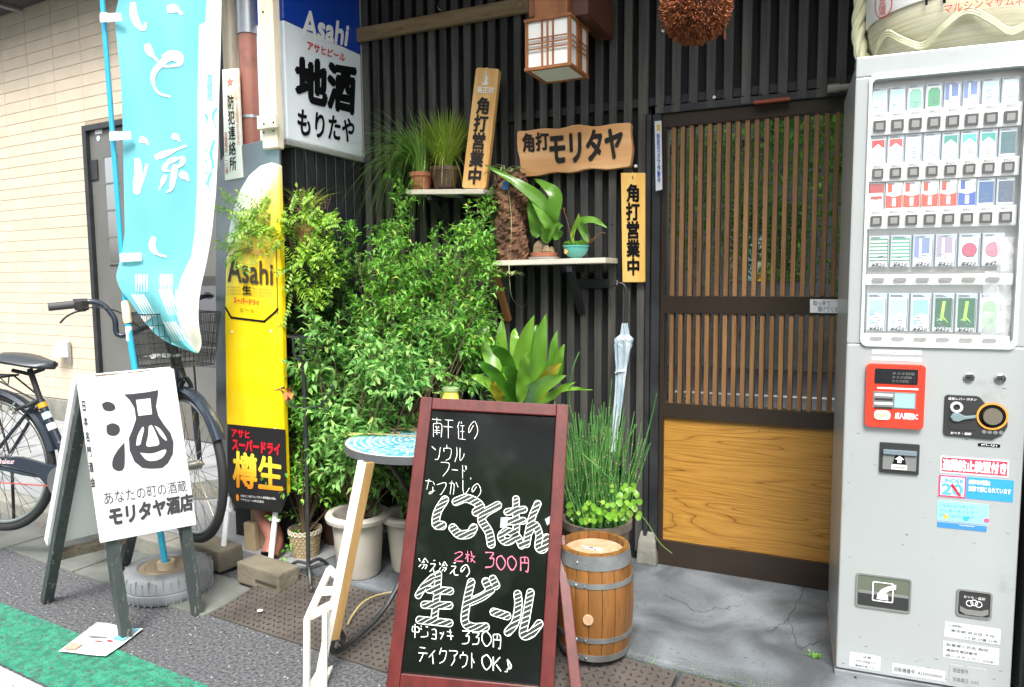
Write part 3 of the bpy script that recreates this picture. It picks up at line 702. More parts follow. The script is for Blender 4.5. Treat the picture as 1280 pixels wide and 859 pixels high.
# crumpled sun film hanging in the right of the lower rows
fl = MB(); us = np.linspace(ucol6[-1]-.02, WU1-.012, 8); zs = np.linspace(zl(420), zl(300), 16)
R2 = random.Random(3); vs = [mw(u, z, -.009+R2.uniform(-.004,.003)) for z in zs for u in us+R2.uniform(-.004,.004)]
fs = [(j*8+i, j*8+i+1, (j+1)*8+i+1, (j+1)*8+i) for j in range(15) for i in range(7) if not (i < 3 and j > 9)]
fl.add(vs, fs).build('film', clearmat('crumpled clear film', .30, .18, S(235,238,240)), vm, fix=False)
# blue outlined slips
a = mpx(1090,437,1152,444); mplate('slip', rrect(*a,.001,1), .0, .0012, cm((226,240,244)))
letters('売切 準備中 販売中', mq(a[0]+.01, a[1]-.01, a[2]+.003, a[3]-.003, .0012), cm((150,150,160)), vm, 0, lift=.0006, res=1)
a = mpx(1090,446.5,1152,452); mplate('slip', rrect(*a,.001,1), .0, .0012, cm((226,240,244)))
# red card reader
a = mpx(1083,453.5,1153,534); rd = mplate('card_reader', rrect(a[0], a[1]+.001, a[2]-.006, a[3], .012), 0, .014, mat('orange red plastic', S(226,62,44), .3, coat=.3), bevel=.003)
def child(o, p): o.parent = p; o.matrix_parent_inverse = Matrix(); return o
a = mpx(1093,459.5,1146,480.5); child(mplate('reader_screen', rrect(*a,.003,3), .014, .0155, darkglass), rd)
for k in range(3):
    zz = a[2]+(a[3]-a[2])*(.7-.25*k); child(letters('タスポ読取'+'・'*k, mq(a[0]+.045, a[1]-.008, zz-.004, zz+.004, .0155), vm_grey, None, 0, lift=.0006, res=1), rd)
child(mplate('label_strip', rrect(*mpx(1096,483,1147,487),.001,1), .014, .015, letter_white), rd)
a = mpx(1091,488,1143.5,511); child(mplate('reader_panel', rrect(*a,.003,3), .014, .0155, vm_grey), rd)
um = (a[0]*.5+a[1]*.5); child(mplate('reader_display', rrect(um,a[1]-.003,a[2]+.003,a[3]-.003,.002,2), .0155, .0165, mat('pale lcd', S(150,180,182), .2)), rd)
for k in range(4):
    zz = a[3]-.010-k*.0125; child(mplate('label_strip', rrect(a[0]+.004, um-.004, zz-.003, zz+.003, .001,1), .0155, .0162, vm_dark if k % 2 else letter_white), rd)
a = mpx(1092,511.5,1112,524); child(mplate('reader_button', rrect(*a,.011,5), .014, .017, cm((240,226,200))), rd)
child(mplate('button_lens', rrect(a[0]+.008,a[1]-.008,a[2]+.008,a[3]-.008,.006,4), .017, .018, cm((236,190,160))), rd)
a = mpx(1118,514.5,1146,524); child(letters('成人識別IC', mq(*a, .014), letter_white, None, .04, lift=.0008, res=1), rd); 
# locks
for x, y in ((1211,472),(1250,473.5)):
    u, z = mu(x, y); MR = Matrix((( *MU, 0), (0,0,1,0), (*MN, 0), (0,0,0,1))).transposed()
    lk = MB(); lk.lathe([(.0135,0),(.0135,.004),(.011,.006),(.011,.003),(.0001,.003)], mw(u,z,0), 24, MR, cap=(True,False)); lk.build('lock', chrome, vm, smooth=True)
    mplate('keyhole', rrect(u-.006,u+.006,z-.0015,z+.0015,.001,1), .003, .0045, letter_black)
# coin mechanism
a = mpx(1181,493,1258,549); u0,u1,z0,z1 = a; hgt = z1-z0; wdt = u1-u0
pts = [(u0,z0+.008),(u0+.006,z0),(u1-.035,z0-.004),(u1-.010,z0+.012),(u1,z0+.035),(u1,z1-.045),(u1-.012,z1-.030),(u0+wdt*.66,z1-.026),(u0+wdt*.56,z1-.004),(u0+wdt*.5,z1),(u0+.006,z1),(u0,z1-.006)]
cn = mplate('coin_panel', pts, 0, .005, vm_dark, bevel=.0015)
child(mplate('coin_recess', rrect(u0+.012,u0+wdt*.52,z0+.02,z1-.045,.008), .005, .0062, mat('black recess', S(44,45,45), .5)), cn)
child(mplate('return_lever', [(u0+.014,z0+.055),(u0+.02,z0+.066),(u0+.034,z0+.068),(u0+.05,z0+.060),(u0+wdt*.5,z0+.064),(u0+wdt*.5,z0+.056),(u0+.048,z0+.05),(u0+.034,z0+.043),(u0+.022,z0+.044)], .0062, .012, mat('grey green lever', S(120,138,142), .3), bevel=.002), cn)
def ring(name, u, z, r0, r1, o0, o1, mat_):
    lk = MB(); lk.lathe([(r1,0),(r1,o1-o0),(r0,o1-o0),(r0,0)], mw(u,z,o0), 28, MR, cap=(False,False)); return child(lk.build(name, mat_, None, smooth=True), cn)
ring('button_ring', u0+.029, z1-.034, .009, .0155, .005, .010, vm_white)
ring('coin_ring', u1-.038, z0+.063, .033, .038, .005, .009, mat('amber ring', S(222,150,62), .4))
ring('coin_slot_ring', u1-.038, z0+.063, .024, .033, .005, .007, letter_black)
ring('coin_knob', u1-.038, z0+.063, .0001, .023, .005, .015, mat('worn brass knob', S(140,132,118), .35, metal=.6))
for k in range(4): ring('coin_mark', u1-.055+k*.0135, z0+.018, .0001, .0055, .005, .0062, vm_grey)
child(letters('返却レバー ボタン', mq(u0+.008,u0+wdt*.5,z1-.014,z1-.007,.005), letter_white, None, .01, lift=.0008, res=1), cn)
child(letters('おつり・返却', mq(u0+.018,u0+wdt*.44,z0+.006,z0+.013,.005), letter_white, None, .02, lift=.0008, res=1), cn)
a = mpx(1222.5,554,1250,559.5); mplate('badge', rrect(*a,.001,1), 0, .0012, letter_black); letters('FUJI', mq(a[0]+.008,a[1]-.008,a[2]+.002,a[3]-.002,.0012), letter_white, vm, .02, lift=.0008, res=1)
# banknote slot
a = mpx(1100,552,1148,594); bs = mplate('banknote_slot', rrect(*a,.004,3), 0, .006, vm_dark, bevel=.002); u0,u1,z0,z1 = a
child(mplate('slot_lip', rrect(u0+.008,u1-.008,z1-.034,z1-.020,.002,2), .006, .014, mat('smoky blue lip', S(112,126,134), .25), bevel=.002), bs)
child(mplate('slot_step', rrect(u0+.008,u1-.008,z0+.012,z1-.036,.002,2), .006, .009, vm_grey), bs)
child(mplate('note_icon', [(u0+.034,z0+.030),(u0+.04,z0+.058),(u1-.040,z0+.058),(u1-.034,z0+.030)], .009, .0098, letter_black), bs)
um = (u0+u1)/2; child(mplate('arrow', [(um-.005,z0+.034),(um+.005,z0+.034),(um+.005,z0+.044),(um+.012,z0+.044),(um,z0+.055),(um-.012,z0+.044),(um-.005,z0+.044)], .0098, .0106, letter_white), bs)
child(mplate('note_label', rrect(um-.02,um+.02,z0+.014,z0+.028,.003,3), .009, .0098, letter_white), bs); child(letters('1000', mq(um-.014,um+.014,z0+.017,z0+.025,.0098), letter_black, None, .02, lift=.0006, res=1), bs)
# warning labels
a = mpx(1176,570,1260,597); st = mplate('warning_label', rrect(*a,.001,1), 0, .001, letter_white); child(mplate('red_band', rrect(a[0]+.003,a[1]-.003,a[2]+.004,a[3]-.003,.001,1), .001, .0018, mat('crimson print', S(206,58,84), .4)), st)
child(letters('盗難防止装置付き', mq(a[0]+.006,a[1]-.006,a[2]+.009,a[3]-.008,.0018), letter_white, None, .05, lift=.0006), st)
a = mpx(1174,593.5,1266,628); st = mplate('age_label', rrect(*a,.001,1), 0, .001, mat('bright blue print', S(52,150,216), .4)); um = a[0]+(a[1]-a[0])*.37
child(mplate('age_mark', rrect(a[0],um,a[2],a[3],.001,1), .001, .0018, mat('pink red print', S(222,60,110), .4)), st); child(mplate('mark_field', rrect(a[0]+.004,um-.004,a[2]+.004,a[3]-.004,.001,1), .0018, .0024, letter_white), st)
child(letters('UNDER', mq(a[0]+.006,um-.006,a[3]-.020,a[3]-.008,.0024), mat('light blue print', S(90,170,225), .4), None, .05, lift=.0006), st)
child(letters('20', mq(a[0]+.008,um-.008,a[2]+.008,a[3]-.024,.0024), mat('light blue print', S(90,170,225), .4), None, .06, lift=.0006), st)
child(mplate('strike', [(um-.018,a[2]+.006),(um-.010,a[2]+.006),(a[0]+.034,a[3]-.022),(a[0]+.028,a[3]-.026)], .0032, .0038, letter_red), st)
child(letters('未成年者の喫煙は', mq(um+.006,um+.058,a[2]+.042,a[2]+.056,.001), letter_white, None, .03, lift=.0006), st); child(letters('法律で禁じられています', mq(um+.006,a[1]-.006,a[2]+.022,a[2]+.037,.001), letter_white, None, .03, lift=.0006), st)
a = mpx(1172,625.5,1235,656); st = mplate('info_label', rrect(*a,.001,1), 0, .001, mat('cyan print', S(140,214,232), .4)); ll = mat('info blue', S(44,110,160), .5)
for k, t_ in enumerate(('「TASPO(タスポ)」が', 'インターネットで', 'お申し込みいただけます')): child(letters(t_, mq(a[0]+.006,a[0]+(a[1]-a[0])*.72,a[3]-.018-k*.014,a[3]-.008-k*.014,.001), ll, None, 0, lift=.0006, res=1), st)
for k, c in enumerate(((232,170,80),(60,170,180),(226,90,130))):
    uu = a[0]+.022+k*.05; child(mplate('dot', [(uu+.007*math.cos(t*.6), a[2]+.012+.007*math.sin(t*.6)) for t in range(10)], .001, .0018, cm(c)), st)
a2 = mpx(1171.5,652,1233,665); st = mplate('info_label', rrect(*a2,.001,1), 0, .001, mat('mid blue print', S(60,130,190), .4)); child(mplate('white_bar', rrect(a2[0]+.055,a2[1]-.03,a2[2]+.012,a2[3]-.004,.001,1), .001, .0016, letter_white), st)
# take-out opening: real recess
def recess(name, a, dark, flap):
    u0,u1,z0,z1 = a; b = MB(); o_ = rrect(u0-.004,u1+.004,z0-.004,z1+.004,.010); i_ = rrect(u0+.001,u1-.001,z0+.001,z1-.001,.007); n = len(o_)
    vs = [mw(u,z,.0) for u,z in o_]+[mw(u,z,.004) for u,z in o_]+[mw(u,z,.004) for u,z in i_]+[mw(u,z,.0015) for u,z in i_]
    b.add(vs, [(a_+i, a_+(i+1) % n, a_+n+(i+1) % n, a_+n+i) for i in range(n) for a_ in (0, n, 2*n)])
    f = b.build(name, flap, vm, smooth=True); child(mplate('flap', i_, .0005, .0018, dark), f); return f
a = mpx(1072,717,1136,765); u0,u1,z0,z1 = a
to = recess('takeout_opening', a, mat('tinted flap', S(96,102,88), .12, coat=.5), vm_grey)
child(mplate('flap_shade', rrect(u0+.003,u1-.003,z0+.003,z0+(z1-z0)*.42,.003), .0018, .0026, vm_dark), to); child(mplate('flap_bar', rrect(u0+.003,u1-.003,z0+(z1-z0)*.42,z0+(z1-z0)*.5,.001,1), .0018, .004, vm_grey), to)
um, zm = (u0+u1)/2, (z0+z1)/2
b = MB(); o_ = rrect(um-.029,um+.027,zm-.027,zm+.033,.004); i_ = rrect(um-.026,um+.024,zm-.024,zm+.030,.003); n = len(o_)
b.add([mw(u,z,.0045) for u,z in o_+i_], [(i, (i+1) % n, n+(i+1) % n, n+i) for i in range(n)]); child(b.build('pictogram_frame', letter_white, None, fix=False), to)
child(mplate('pictogram_hand', [(um-.012,zm+.0),(um-.004,zm+.012),(um+.012,zm+.022),(um+.033,zm+.030),(um+.033,zm+.016),(um+.016,zm+.010),(um+.004,zm-.002),(um-.006,zm-.004)], .0045, .0052, letter_white), to)
child(mplate('pictogram_pack', [(um-.017,zm-.020),(um+.014,zm-.020),(um+.012,zm-.003),(um+.002,zm-.003),(um-.004,zm-.006),(um-.014,zm-.001)], .0045, .0052, letter_white), to)
a = mpx(1198,737,1237,773); cr = recess('coin_return', a, vm_dark, vm_grey); u0,u1,z0,z1 = a
child(letters('おつり・返却', mq(u0+.014,u1-.014,z1-.022,z1-.014,.0018), letter_white, None, .0, lift=.0006, res=1), cr)
for du in (-.011, 0, .011): cn_ = cr; lk = MB(); lk.lathe([(.009,0),(.009,.001),(.0075,.001),(.0075,0)], mw((u0+u1)/2+du, (z0+z1)/2+.004+abs(du)*-.3, .0018), 20, MR, cap=(False,False)); child(lk.build('coin_pictogram', letter_white, None), cr)
child(mplate('lip', [(u0+.005,z0+.012),(u0+.02,z0+.004),(u1-.02,z0+.004),(u1-.005,z0+.012),(u1-.005,z0+.026),(u1-.022,z0+.018),(u0+.022,z0+.018),(u0+.005,z0+.026)], .0018, .006, vm_grey), cr)
# address labels
def lab(x0, y0, x1, y1, lines, c=(196,200,202), pc=(30,32,36)):
    a = mpx(x0, y0, x1, y1); l_ = mplate('label', rrect(*a,.001,1), 0, .001, cm(c)); h = (a[3]-a[2])/len(lines)
    for k, (t_, f0, f1) in enumerate(lines):
        z1_ = a[3]-h*k; child(letters(t_, mq(a[0]+(a[1]-a[0])*f0, a[0]+(a[1]-a[0])*f1, z1_-h*.78, z1_-h*.28, .001), cm(pc), None, 0, lift=.0006, res=1), l_)
lab(1181,777,1250,806, [('この自販機は',.04,.32),('東京都 足立区 千住',.12,.9),('1丁目 29番 11号',.38,.95)])
lab(1179,801,1248,832, [('設置者の氏名 森田',.06,.8),('連絡先電話番号',.06,.62),('統一ステッカー 2008',.06,.9)])
lab(1187,830,1233,861, [('製造番号',.1,.5),('定格電圧 100V',.1,.8)], (160,162,162), (110,112,112))
lab(1062,815,1100,839, [('ご注意',.3,.7),('大切な商品です。',.2,.9),('機械を壊さない',.2,.9)])
lab(1115,829,1181,852, [('自販機番号  A1000000000',.05,.95)])
Rs = random.Random(21); sc_ = MB()
for k in range(46):
    u = Rs.uniform(.01, VW-.01); z = Rs.uniform(VB+.01, VB+(.9 if k % 3 else .12)); l_ = Rs.uniform(.001,.006); h2 = Rs.uniform(.0005,.0016)
    sc_.add([mw(u-l_,z,.0004), mw(u+l_,z+Rs.uniform(-.002,.002),.0004), mw(u+l_*.7,z+h2,.0004), mw(u-l_*.8,z+h2*1.5,.0004)], [(0,1,2,3)])
sc_.build('scuffs', machine_scuff, vm, kind='stuff', fix=False)
# second machine, edge of it at the right
v2 = thing('second_vending_machine', mw(VW+.3, 0, .1), 'pale grey side of the vending machine at the very right edge of the picture', 'vending machine')
g = VW+.020
mbox(g, g+.8, .09, VT-.02, -.6, .0).build('body', mat('dark machine side', S(46,48,50), .4), v2, bevel=.006)
mbox(g+.012, g+.8, .16, VT-.03, .001, .045).build('front_door', vm_paint, v2, bevel=.01, seg=3)
mbox(g+.012, g+.8, .05, .15, -.5, .03).build('plinth', vm_grey, v2, bevel=.004)

# ================================================================ SAKE BARREL ON THE MACHINE
KC = mw(.335, VT, -.30); KR = .285
kb_ = thing('straw_sake_barrel', KC, 'white straw-wrapped sake cask tied with rope on top of the silver vending machine', 'sake barrel')
straw = mat('straw matting', S(214,208,176), .8, S(232,228,204), 3, stretch=(1,1,60), bump=.5, bscale=60, dirt=S(190,186,128), dirt_s=5, dirt_t=(.5,.75))
b = MB(); prof = [(.20,.004),(.235,.02),(.262,.055),(.280,.11),(.284,.16),(.284,.40),(.270,.46),(.22,.50)]; b.lathe([(r*KR/.285, z) for r, z in prof], KC, 64); b.build('straw_wrap', straw, kb_, smooth=True)
b = MB(); prof = [(.2875,.155),(.2895,.17),(.2895,.395),(.2875,.40)]; b.lathe(prof, KC, 64, cap=(False,False)); 
b.build('label_sheet', mat('white cask label', S(240,240,236), .6), kb_, smooth=True)
def cyl(a, z, r): return KC+Vector((r*math.cos(a), r*math.sin(a), z))
def barrel_px(x, y, r=.2895):
    d = ray(x, y); ox, oy = -KC.x, -KC.y; A = d[0]**2+d[1]**2; Bq = 2*(ox*d[0]+oy*d[1]); Cq = ox*ox+oy*oy-r*r
    D = max(Bq*Bq-4*A*Cq, 0); t = (-Bq-math.sqrt(D))/(2*A); p = Vector(CP+d*t); return math.atan2(p.y-KC.y, p.x-KC.x), p.z-KC.z
def on_barrel(x0, y0, x1, y1, hh):
    a0, z0 = barrel_px(x0, y0); a1, z1 = barrel_px(x1, y1)
    return lambda u, v: cyl(a0+(a1-a0)*u, z0+(z1-z0)*u+hh*(v-.5), .2912)
letters('マルシンマサムネ', None, letter_red, kb_, .03, fn=on_barrel(1180,12,1279,1,.024))
letters('神', None, letter_black, kb_, .06, fn=on_barrel(1148,-26,1192,-32,.15))
fn_ = on_barrel(1094,6,1116,4,.085)
ec = []; 
b = MB(); n = 28
for i in range(n):
    a = 2*math.pi*i/n; ec.append((.5+.5*math.cos(a), .5+.5*math.sin(a)))
b.add([fn_(*p) for p in ec]+[fn_(.5+(p[0]-.5)*.92, .5+(p[1]-.5)*.94) for p in ec], [(i, (i+1) % n, n+(i+1) % n, n+i) for i in range(n)]); b.build('seal', letter_red, kb_, fix=False)
letters('醸造元国酒', None, letter_red, kb_, .0, vertical=True, fn=lambda u, v: fn_(.30+.4*u, .12+.76*v))
ropem = mat('straw rope', S(206,206,168), .8, S(222,222,190), 30, bump=.5, bscale=80)
def twist(pts, r, name, par, turns=16):
    pts = smoothpts(pts, 8)
    for s_ in range(3):
        out = []; L_ = 0
        for i, p in enumerate(pts):
            d = (pts[min(i+1,len(pts)-1)]-pts[max(i-1,0)]).normalized(); x_ = d.cross(Vector((.3,.2,.9))).normalized(); y_ = d.cross(x_)
            if i: L_ += (p-pts[i-1]).length
            a = L_/(r*1.7)+s_*2.094; out.append(p+(x_*math.cos(a)+y_*math.sin(a))*r*.55)
        MB().tube(out, r*.62, 8).build(name, ropem, par, smooth=True)
aL, _ = barrel_px(1081, 20)
twist([cyl(aL, .34, .302), cyl(aL+.02, .26, .306), cyl(aL+.03, .17, .310), cyl(aL+.08, .09, .300), cyl(aL+.16, .045, .285), cyl(aL+.24, .02, .268)], .019, 'rope', kb_)
zz = []
for k in range(17):
    a = aL+.22+k*.20; zz.append(cyl(a, .035 if k % 4 == 0 else (.10 if k % 4 == 2 else .065), .268 if k % 4 == 0 else .286))
for off in (-.007, .0, .007): MB().tube(smoothpts([p+Vector((0,0,off)) for p in zz], 4), .0036, 6).build('binding_cord', ropem, kb_, smooth=True)
MB().tube([cyl(aL+.24, .03, .27), cyl(aL+.2, .045, .29), cyl(aL+.15,.03,.295)], .012, 8).build('knot', ropem, kb_, smooth=True)

# ================================================================ LANTERN
LY = 2.58; lt = at_y(656, 25, LY); lb_ = at_y(661, 89, LY); rt = at_y(713, 15, LY)
X0, X1, ZT, ZB = lt.x, rt.x, lt.z, lb_.z; Y0, Y1 = LY, LY+.20
ln = thing('wall_lantern', ((X0+X1)/2, Y0+.1, ZB), 'square wooden lattice lantern with white panes under the eave', 'lantern')
fr_ = .012
b = MB()
for x in (X0, X1-fr_):
    for y in (Y0, Y1-fr_): b.box((x,y,ZB+fr_), (x+fr_,y+fr_,ZT-fr_))
for z in (ZB, ZT-fr_):
    b.box((X0-.003,Y0-.003,z), (X1+.003,Y0+fr_,z+fr_)); b.box((X0-.003,Y1-fr_,z), (X1+.003,Y1+.003,z+fr_)); b.box((X0-.003,Y0+fr_,z), (X0+fr_,Y1-fr_,z+fr_)); b.box((X1-fr_,Y0+fr_,z), (X1+.003,Y1-fr_,z+fr_))
b.build('frame', lantern_wood, ln, bevel=.0015)
bx('shade', (X0+.005,Y0+.006,ZB+.004), (X1-.005,Y1-.006,ZT-.004), paper, ln)
wx, wy, wz = X1-X0, Y1-Y0, ZT-ZB
b = MB()
for f in (.38,.50,.62):
    b.box((X0+wx*f-.003,Y0-.001,ZB+fr_), (X0+wx*f+.003,Y0+.005,ZT-fr_)); b.box((X1-.005,Y0+wy*f-.003,ZB+fr_), (X1+.001,Y0+wy*f+.003,ZT-fr_)); b.box((X0-.001,Y0+wy*f-.003,ZB+fr_), (X0+.005,Y0+wy*f+.003,ZT-fr_))
for f in (.34,.44,.54,):
    z = ZB+wz*(f+.06); b.box((X0+fr_,Y0-.0035,z-.0025), (X1-fr_,Y0-.0012,z+.0025)); b.box((X1+.0012,Y0+fr_,z-.0025), (X1+.0035,Y1-fr_,z+.0025))
b.box((X1-.004,Y0+wy*.38,ZB+fr_), (X1+.0005,Y0+wy*.62,ZT-fr_))
b.build('lattice', lantern_wood, ln)
bx('cap_block', (X0+.03,Y0+.02,ZT+.001), (X1-.02,Y1+.02,ZT+.16), lantern_wood, ln)
bx('bracket_arm', (X0-.01,Y0+.06,ZT+.03), (X0+.029,Y1+.1,ZT+.12), lantern_wood, ln)
bx('bracket_arm', (X1-.019,Y0+.05,ZT+.002), (X1+.05,Y1+.17,ZT+.14), mat('dark lantern bracket', S(88,52,36), .5), ln)

# ================================================================ CEDAR BALL
SC_ = at_y(869.5, 10, 2.35); sr = .108
sg = thing('cedar_ball', SC_, 'round brown cedar leaf ball hanging beneath the eave above the door', 'cedar ball')
cedar = leafmat('dry cedar sprig', S(112,62,34), S(186,112,66), .1, .7)
MB().lathe([(.0001,-sr*.86)]+[(sr*.86*math.cos(t), sr*.86*math.sin(t)) for t in np.linspace(-1.4,1.4,14)]+[(.0001,sr*.86)], SC_, 24).build('core', mat('brown core', S(84,48,30), .9), sg)
cl = Leaves()
for i in range(5200):
    d = Vector((R.gauss(0,1), R.gauss(0,1), R.gauss(0,1))).normalized(); p = SC_+d*sr*R.uniform(.82,.92)
    dd = (d+rv(.45)+Vector((0,0,-.15))).normalized(); cl.leaf(p, dd, rv(1), R.uniform(.012,.02), .0045, .3, .3)
cl.build('sprigs', cedar, sg, kind='stuff')
MB().tube([SC_+Vector((0,0,sr*.8)), Vector((SC_.x, SC_.y, 2.86))], .003, 6).build('cord', ropem, sg)
tt = at_y(903, 0, 2.37); MB().tube([tt+Vector((0,0,.06)), tt, at_y(906, 50, 2.37)], [.006,.010,.003], 6).build('tassel', cedar, sg)

# ================================================================ SIGNS ON THE WALL
def board(name, label, tl, tr, br, bl, th, mat_, rough_edge=0, cat='wooden sign', group=None, r=.01, flip=False):
    tl, tr, br, bl = map(Vector, (tl, tr, br, bl)); t = thing(name, (tl+tr+br+bl)/4, label, cat, group)
    n = (br-bl).cross(tl-bl).normalized(); out = []
    cs = [tr, tl, bl, br]
    for i, c in enumerate(cs):
        a, b_ = cs[i-1], cs[(i+1) % 4]; da, db = (a-c).normalized(), (b_-c).normalized()
        for k in range(5):
            u = k/4; out.append(c+da*r*(1-u)**2+db*r*u**2)
    if rough_edge:
        o2 = []
        for i, p in enumerate(out):
            q = out[(i+1) % len(out)]; o2.append(p)
            L_ = (q-p).length
            if L_ > .1:
                m_ = int(L_/.03); side = (q-p).normalized().cross(n)
                for k in range(1, m_): o2.append(p.lerp(q, k/m_)+side*rough_edge*math.sin(k/m_*math.pi)*(math.sin(k*1.1)+.6*math.sin(k*.43+i)))
        out = o2
    MB().prism(out, -n*th).build('board', mat_, t, bevel=.003); return t, [tl, tr, br, bl], n
# leaning vertical sign on the upper shelf
Vt, Ut = Vector((.0857,.1275,.9881)), Vector((.9453,.303,-.121))
Ys = 2.86
q = [at_y(595,84,Ys), at_y(624,86,Ys), at_y(607,236,Ys-.03), at_y(577,235,Ys-.03)]
t, cs, n = board('standing_sign', 'tall pale wooden sign with white bird crest leaning on the upper shelf', *q, .025, sign_wood, r=.014)
letters('角打営業中', inset(cs, .2, .76, .80, .03), letter_dark, t, .035, vertical=True, lift=.003)
wp = mat('worn white brand', S(240,236,226), .6)
letters('菊正宗', inset(cs, .18, .845, .88, .79), wp, t, .03, lift=.003)
e_ = inset(cs, .35, .95, .62, .855); bl_ = e_[3]; ex, ey = e_[2]-e_[3], e_[0]-e_[3]
MB().prism([bl_+n*.002+ex*a+ey*b_ for a, b_ in ((.1,0),(.9,.05),(1,.3),(.75,.4),(.9,.6),(.6,.9),(.62,1.25),(.5,1.3),(.42,.8),(.2,.5),(.3,.3),(0,.2))], n*.002).build('emblem', wp, t)
MB().tube([inset(cs,.5,1.0,.5,.96)[0]+n*.003, inset(cs,.47,.93,.5,.96)[0]+n*.012, inset(cs,.42,.87,.5,.9)[0]+n*.004], .003, 6).build('cord', ropem, t)
# horizontal slab
q = [at_y(646,164,YW-.04), at_y(788.5,153,YW-.04), at_y(788,208,YW-.04), at_y(650,221,YW-.04)]
t, cs, n = board('name_board', 'broad live-edged wooden name board on the slats left of the door', *q, .034, sign_woodh, .006, r=.012)
letters('角打', inset(cs, .05, .92, .29, .53), letter_dark, t, .04, lift=.003, wob=.02)
letters('モリタヤ', inset(cs, .30, .88, .93, .22), letter_dark, t, .045, lift=.003)
# vertical hung sign
q = [at_y(776,216,YW-.025), at_y(806,216,YW-.025), at_y(806,353,YW-.025), at_y(778,353,YW-.025)]
t, cs, n = board('hanging_sign', 'bright narrow wooden sign hung from a hook above the umbrella', *q, .022, sign_wood2, r=.004)
letters('角打営業中', inset(cs, .2, .90, .80, .06), letter_black, t, .035, vertical=True, lift=.002)
MB().tube([at_y(791,224,YW-.03), at_y(790.5,214,YW-.012)], .0025, 6).build('hook', chrome, t)
c_ = at_y(795,208,YW-.005); MB().lathe([(.0001,0),(.007,0),(.007,.006),(.003,.009)], c_, 10, Matrix.Rotation(math.pi/2,4,'X')).build('knob', white_plastic, t)

# ================================================================ LIGHT BOX
LX = -2.175; lbx = thing('light_box_sign', (LX-.06, 2.7, 1.85), 'projecting white and blue illuminated beer sign over the plants', 'light box sign')
ly0, ly1 = at_x(358, 100, LX).y-.006, at_x(452.5, 120, LX).y; lz0 = at_x(453, 203, LX).z; lz1 = 2.66
lzb = at_x(452, 68, LX).z
edge = mat('aged aluminium trim', S(150,150,146), .5)
lw = mat('white sign acrylic', S(240,246,252), .25); lbm = mat('cobalt sign acrylic', S(28,70,176), .25)
bx('panel_white', (LX-.17, ly0, lz0+.022), (LX, ly1, lzb-.0005), lw, lbx, bevel=.012, seg=3)
bx('panel_blue', (LX-.17, ly0, lzb+.0005), (LX, ly1, lz1), lbm, lbx, bevel=.008, seg=3)
bx('trim', (LX-.172, ly0-.003, lz0), (LX+.003, ly1+.003, lz0+.021), edge, lbx, bevel=.003)
bx('trim', (LX-.172, ly0-.003, lz1+.001), (LX+.003, ly1+.003, lz1+.025), edge, lbx, bevel=.003)
bx('trim', (LX-.172, ly1+.001, lz0+.022), (LX+.003, ly1+.012, lz1), edge, lbx, bevel=.003)
def lq(px_, f=LX+.0005): return [at_x(x, y, f) for x, y in px_]
letters('Asahi', lq([(378,12),(436,32),(433,57),(377,44)]), letter_white, lbx, .055)
letters('アサヒビール', lq([(384,51),(432,68),(430,77),(384,62)]), letter_red, lbx, .03)
letters('地酒', lq([(370,72),(444,84),(442,142),(371,124)]), letter_black, lbx, .05)
letters('もりたや', lq([(372,136),(443,150),(441,178),(372,168)]), letter_black, lbx, .03)
# timber post and pipes at the corner of the shop
Yp = 2.33
wpost = mat('creamy painted timber', S(214,200,172), .7, S(232,222,200), 4, stretch=(4,4,.7), bump=.3, dirt=S(180,150,110), dirt_s=5, dirt_t=(.6,.78))
pA, pB = at_y(323,60,Yp), at_y(351,60,Yp)
tp = thing('corner_post', (pA.x, Yp, .07), 'cream painted timber post with screws supporting the projecting light box', 'post')
bx('post', (pA.x, Yp, at_y(335,186,Yp).z), (pB.x-.038, Yp+.045, 3.0), wpost, tp, bevel=.004)
bx('cleat', (pA.x-.004, Yp-.022, at_y(330,163,Yp).z), (pB.x-.024, Yp-.001, at_y(330,146,Yp).z), wpost, tp, bevel=.003)
for x, y in ((329,15),(330,155),(342,153),(330,166),(342,164)):
    MB().lathe([(.0001,0),(.004,0),(.004,.003)], at_y(x, y, Yp-.023 if y > 100 else Yp), 8, Matrix.Rotation(math.pi/2,4,'X')).build('screw', rubber, tp)
pp = thing('drain_pipe', at_y(338,690,2.36), 'brown drain pipe with a bent foot running down beside the timber pole', 'pipe')
a = at_y(312, 90, 2.42); 
pts = [Vector((a.x, 2.42, 3.0)), Vector((a.x, 2.42, .34)), Vector((a.x+.004, 2.40, .24)), at_y(343, 672, 2.36), at_y(337,694,2.31)]
MB().tube([pts[0], Vector((a.x, 2.42, at_y(310,44,2.42).z))], .044, 20).build('upper_pipe', galv, pp, smooth=True)
MB().tube([Vector((a.x,2.42,at_y(310,44,2.42).z))]+smoothpts(pts[1:], 4), .040, 20).build('lower_pipe', rust_brown, pp, smooth=True)
MB().tube([pts[-1]+(pts[-2]-pts[-1])*.02, pts[-1]-(pts[-2]-pts[-1]).normalized()*.001], .036, 20).build('dark_mouth', rubber, pp)
a = at_y(309,150,2.42); MB().lathe([(.043,0),(.043,.012)], Vector((pts[0].x,2.42,a.z)), 20, cap=(False,False)).build('bracket', galv, pp)
polem = mat('weathered grey pole', S(110,98,84), .85, S(146,134,118), 6, stretch=(6,6,.5), bump=.6, dirt=S(60,50,42), dirt_s=7)
ul, ur = at_y(278,60,2.40), at_y(299,60,2.40)
up = thing('timber_pole', (ul.x, 2.4, .07), 'weathered grey timber pole carrying a small crime prevention plaque', 'pole')
MB().lathe([((ur.x-ul.x)/2, .8), ((ur.x-ul.x)/2*.96, 3.2)], Vector(((ul.x+ur.x)/2, 2.42, 0)), 16).build('pole', polem, up, smooth=True)
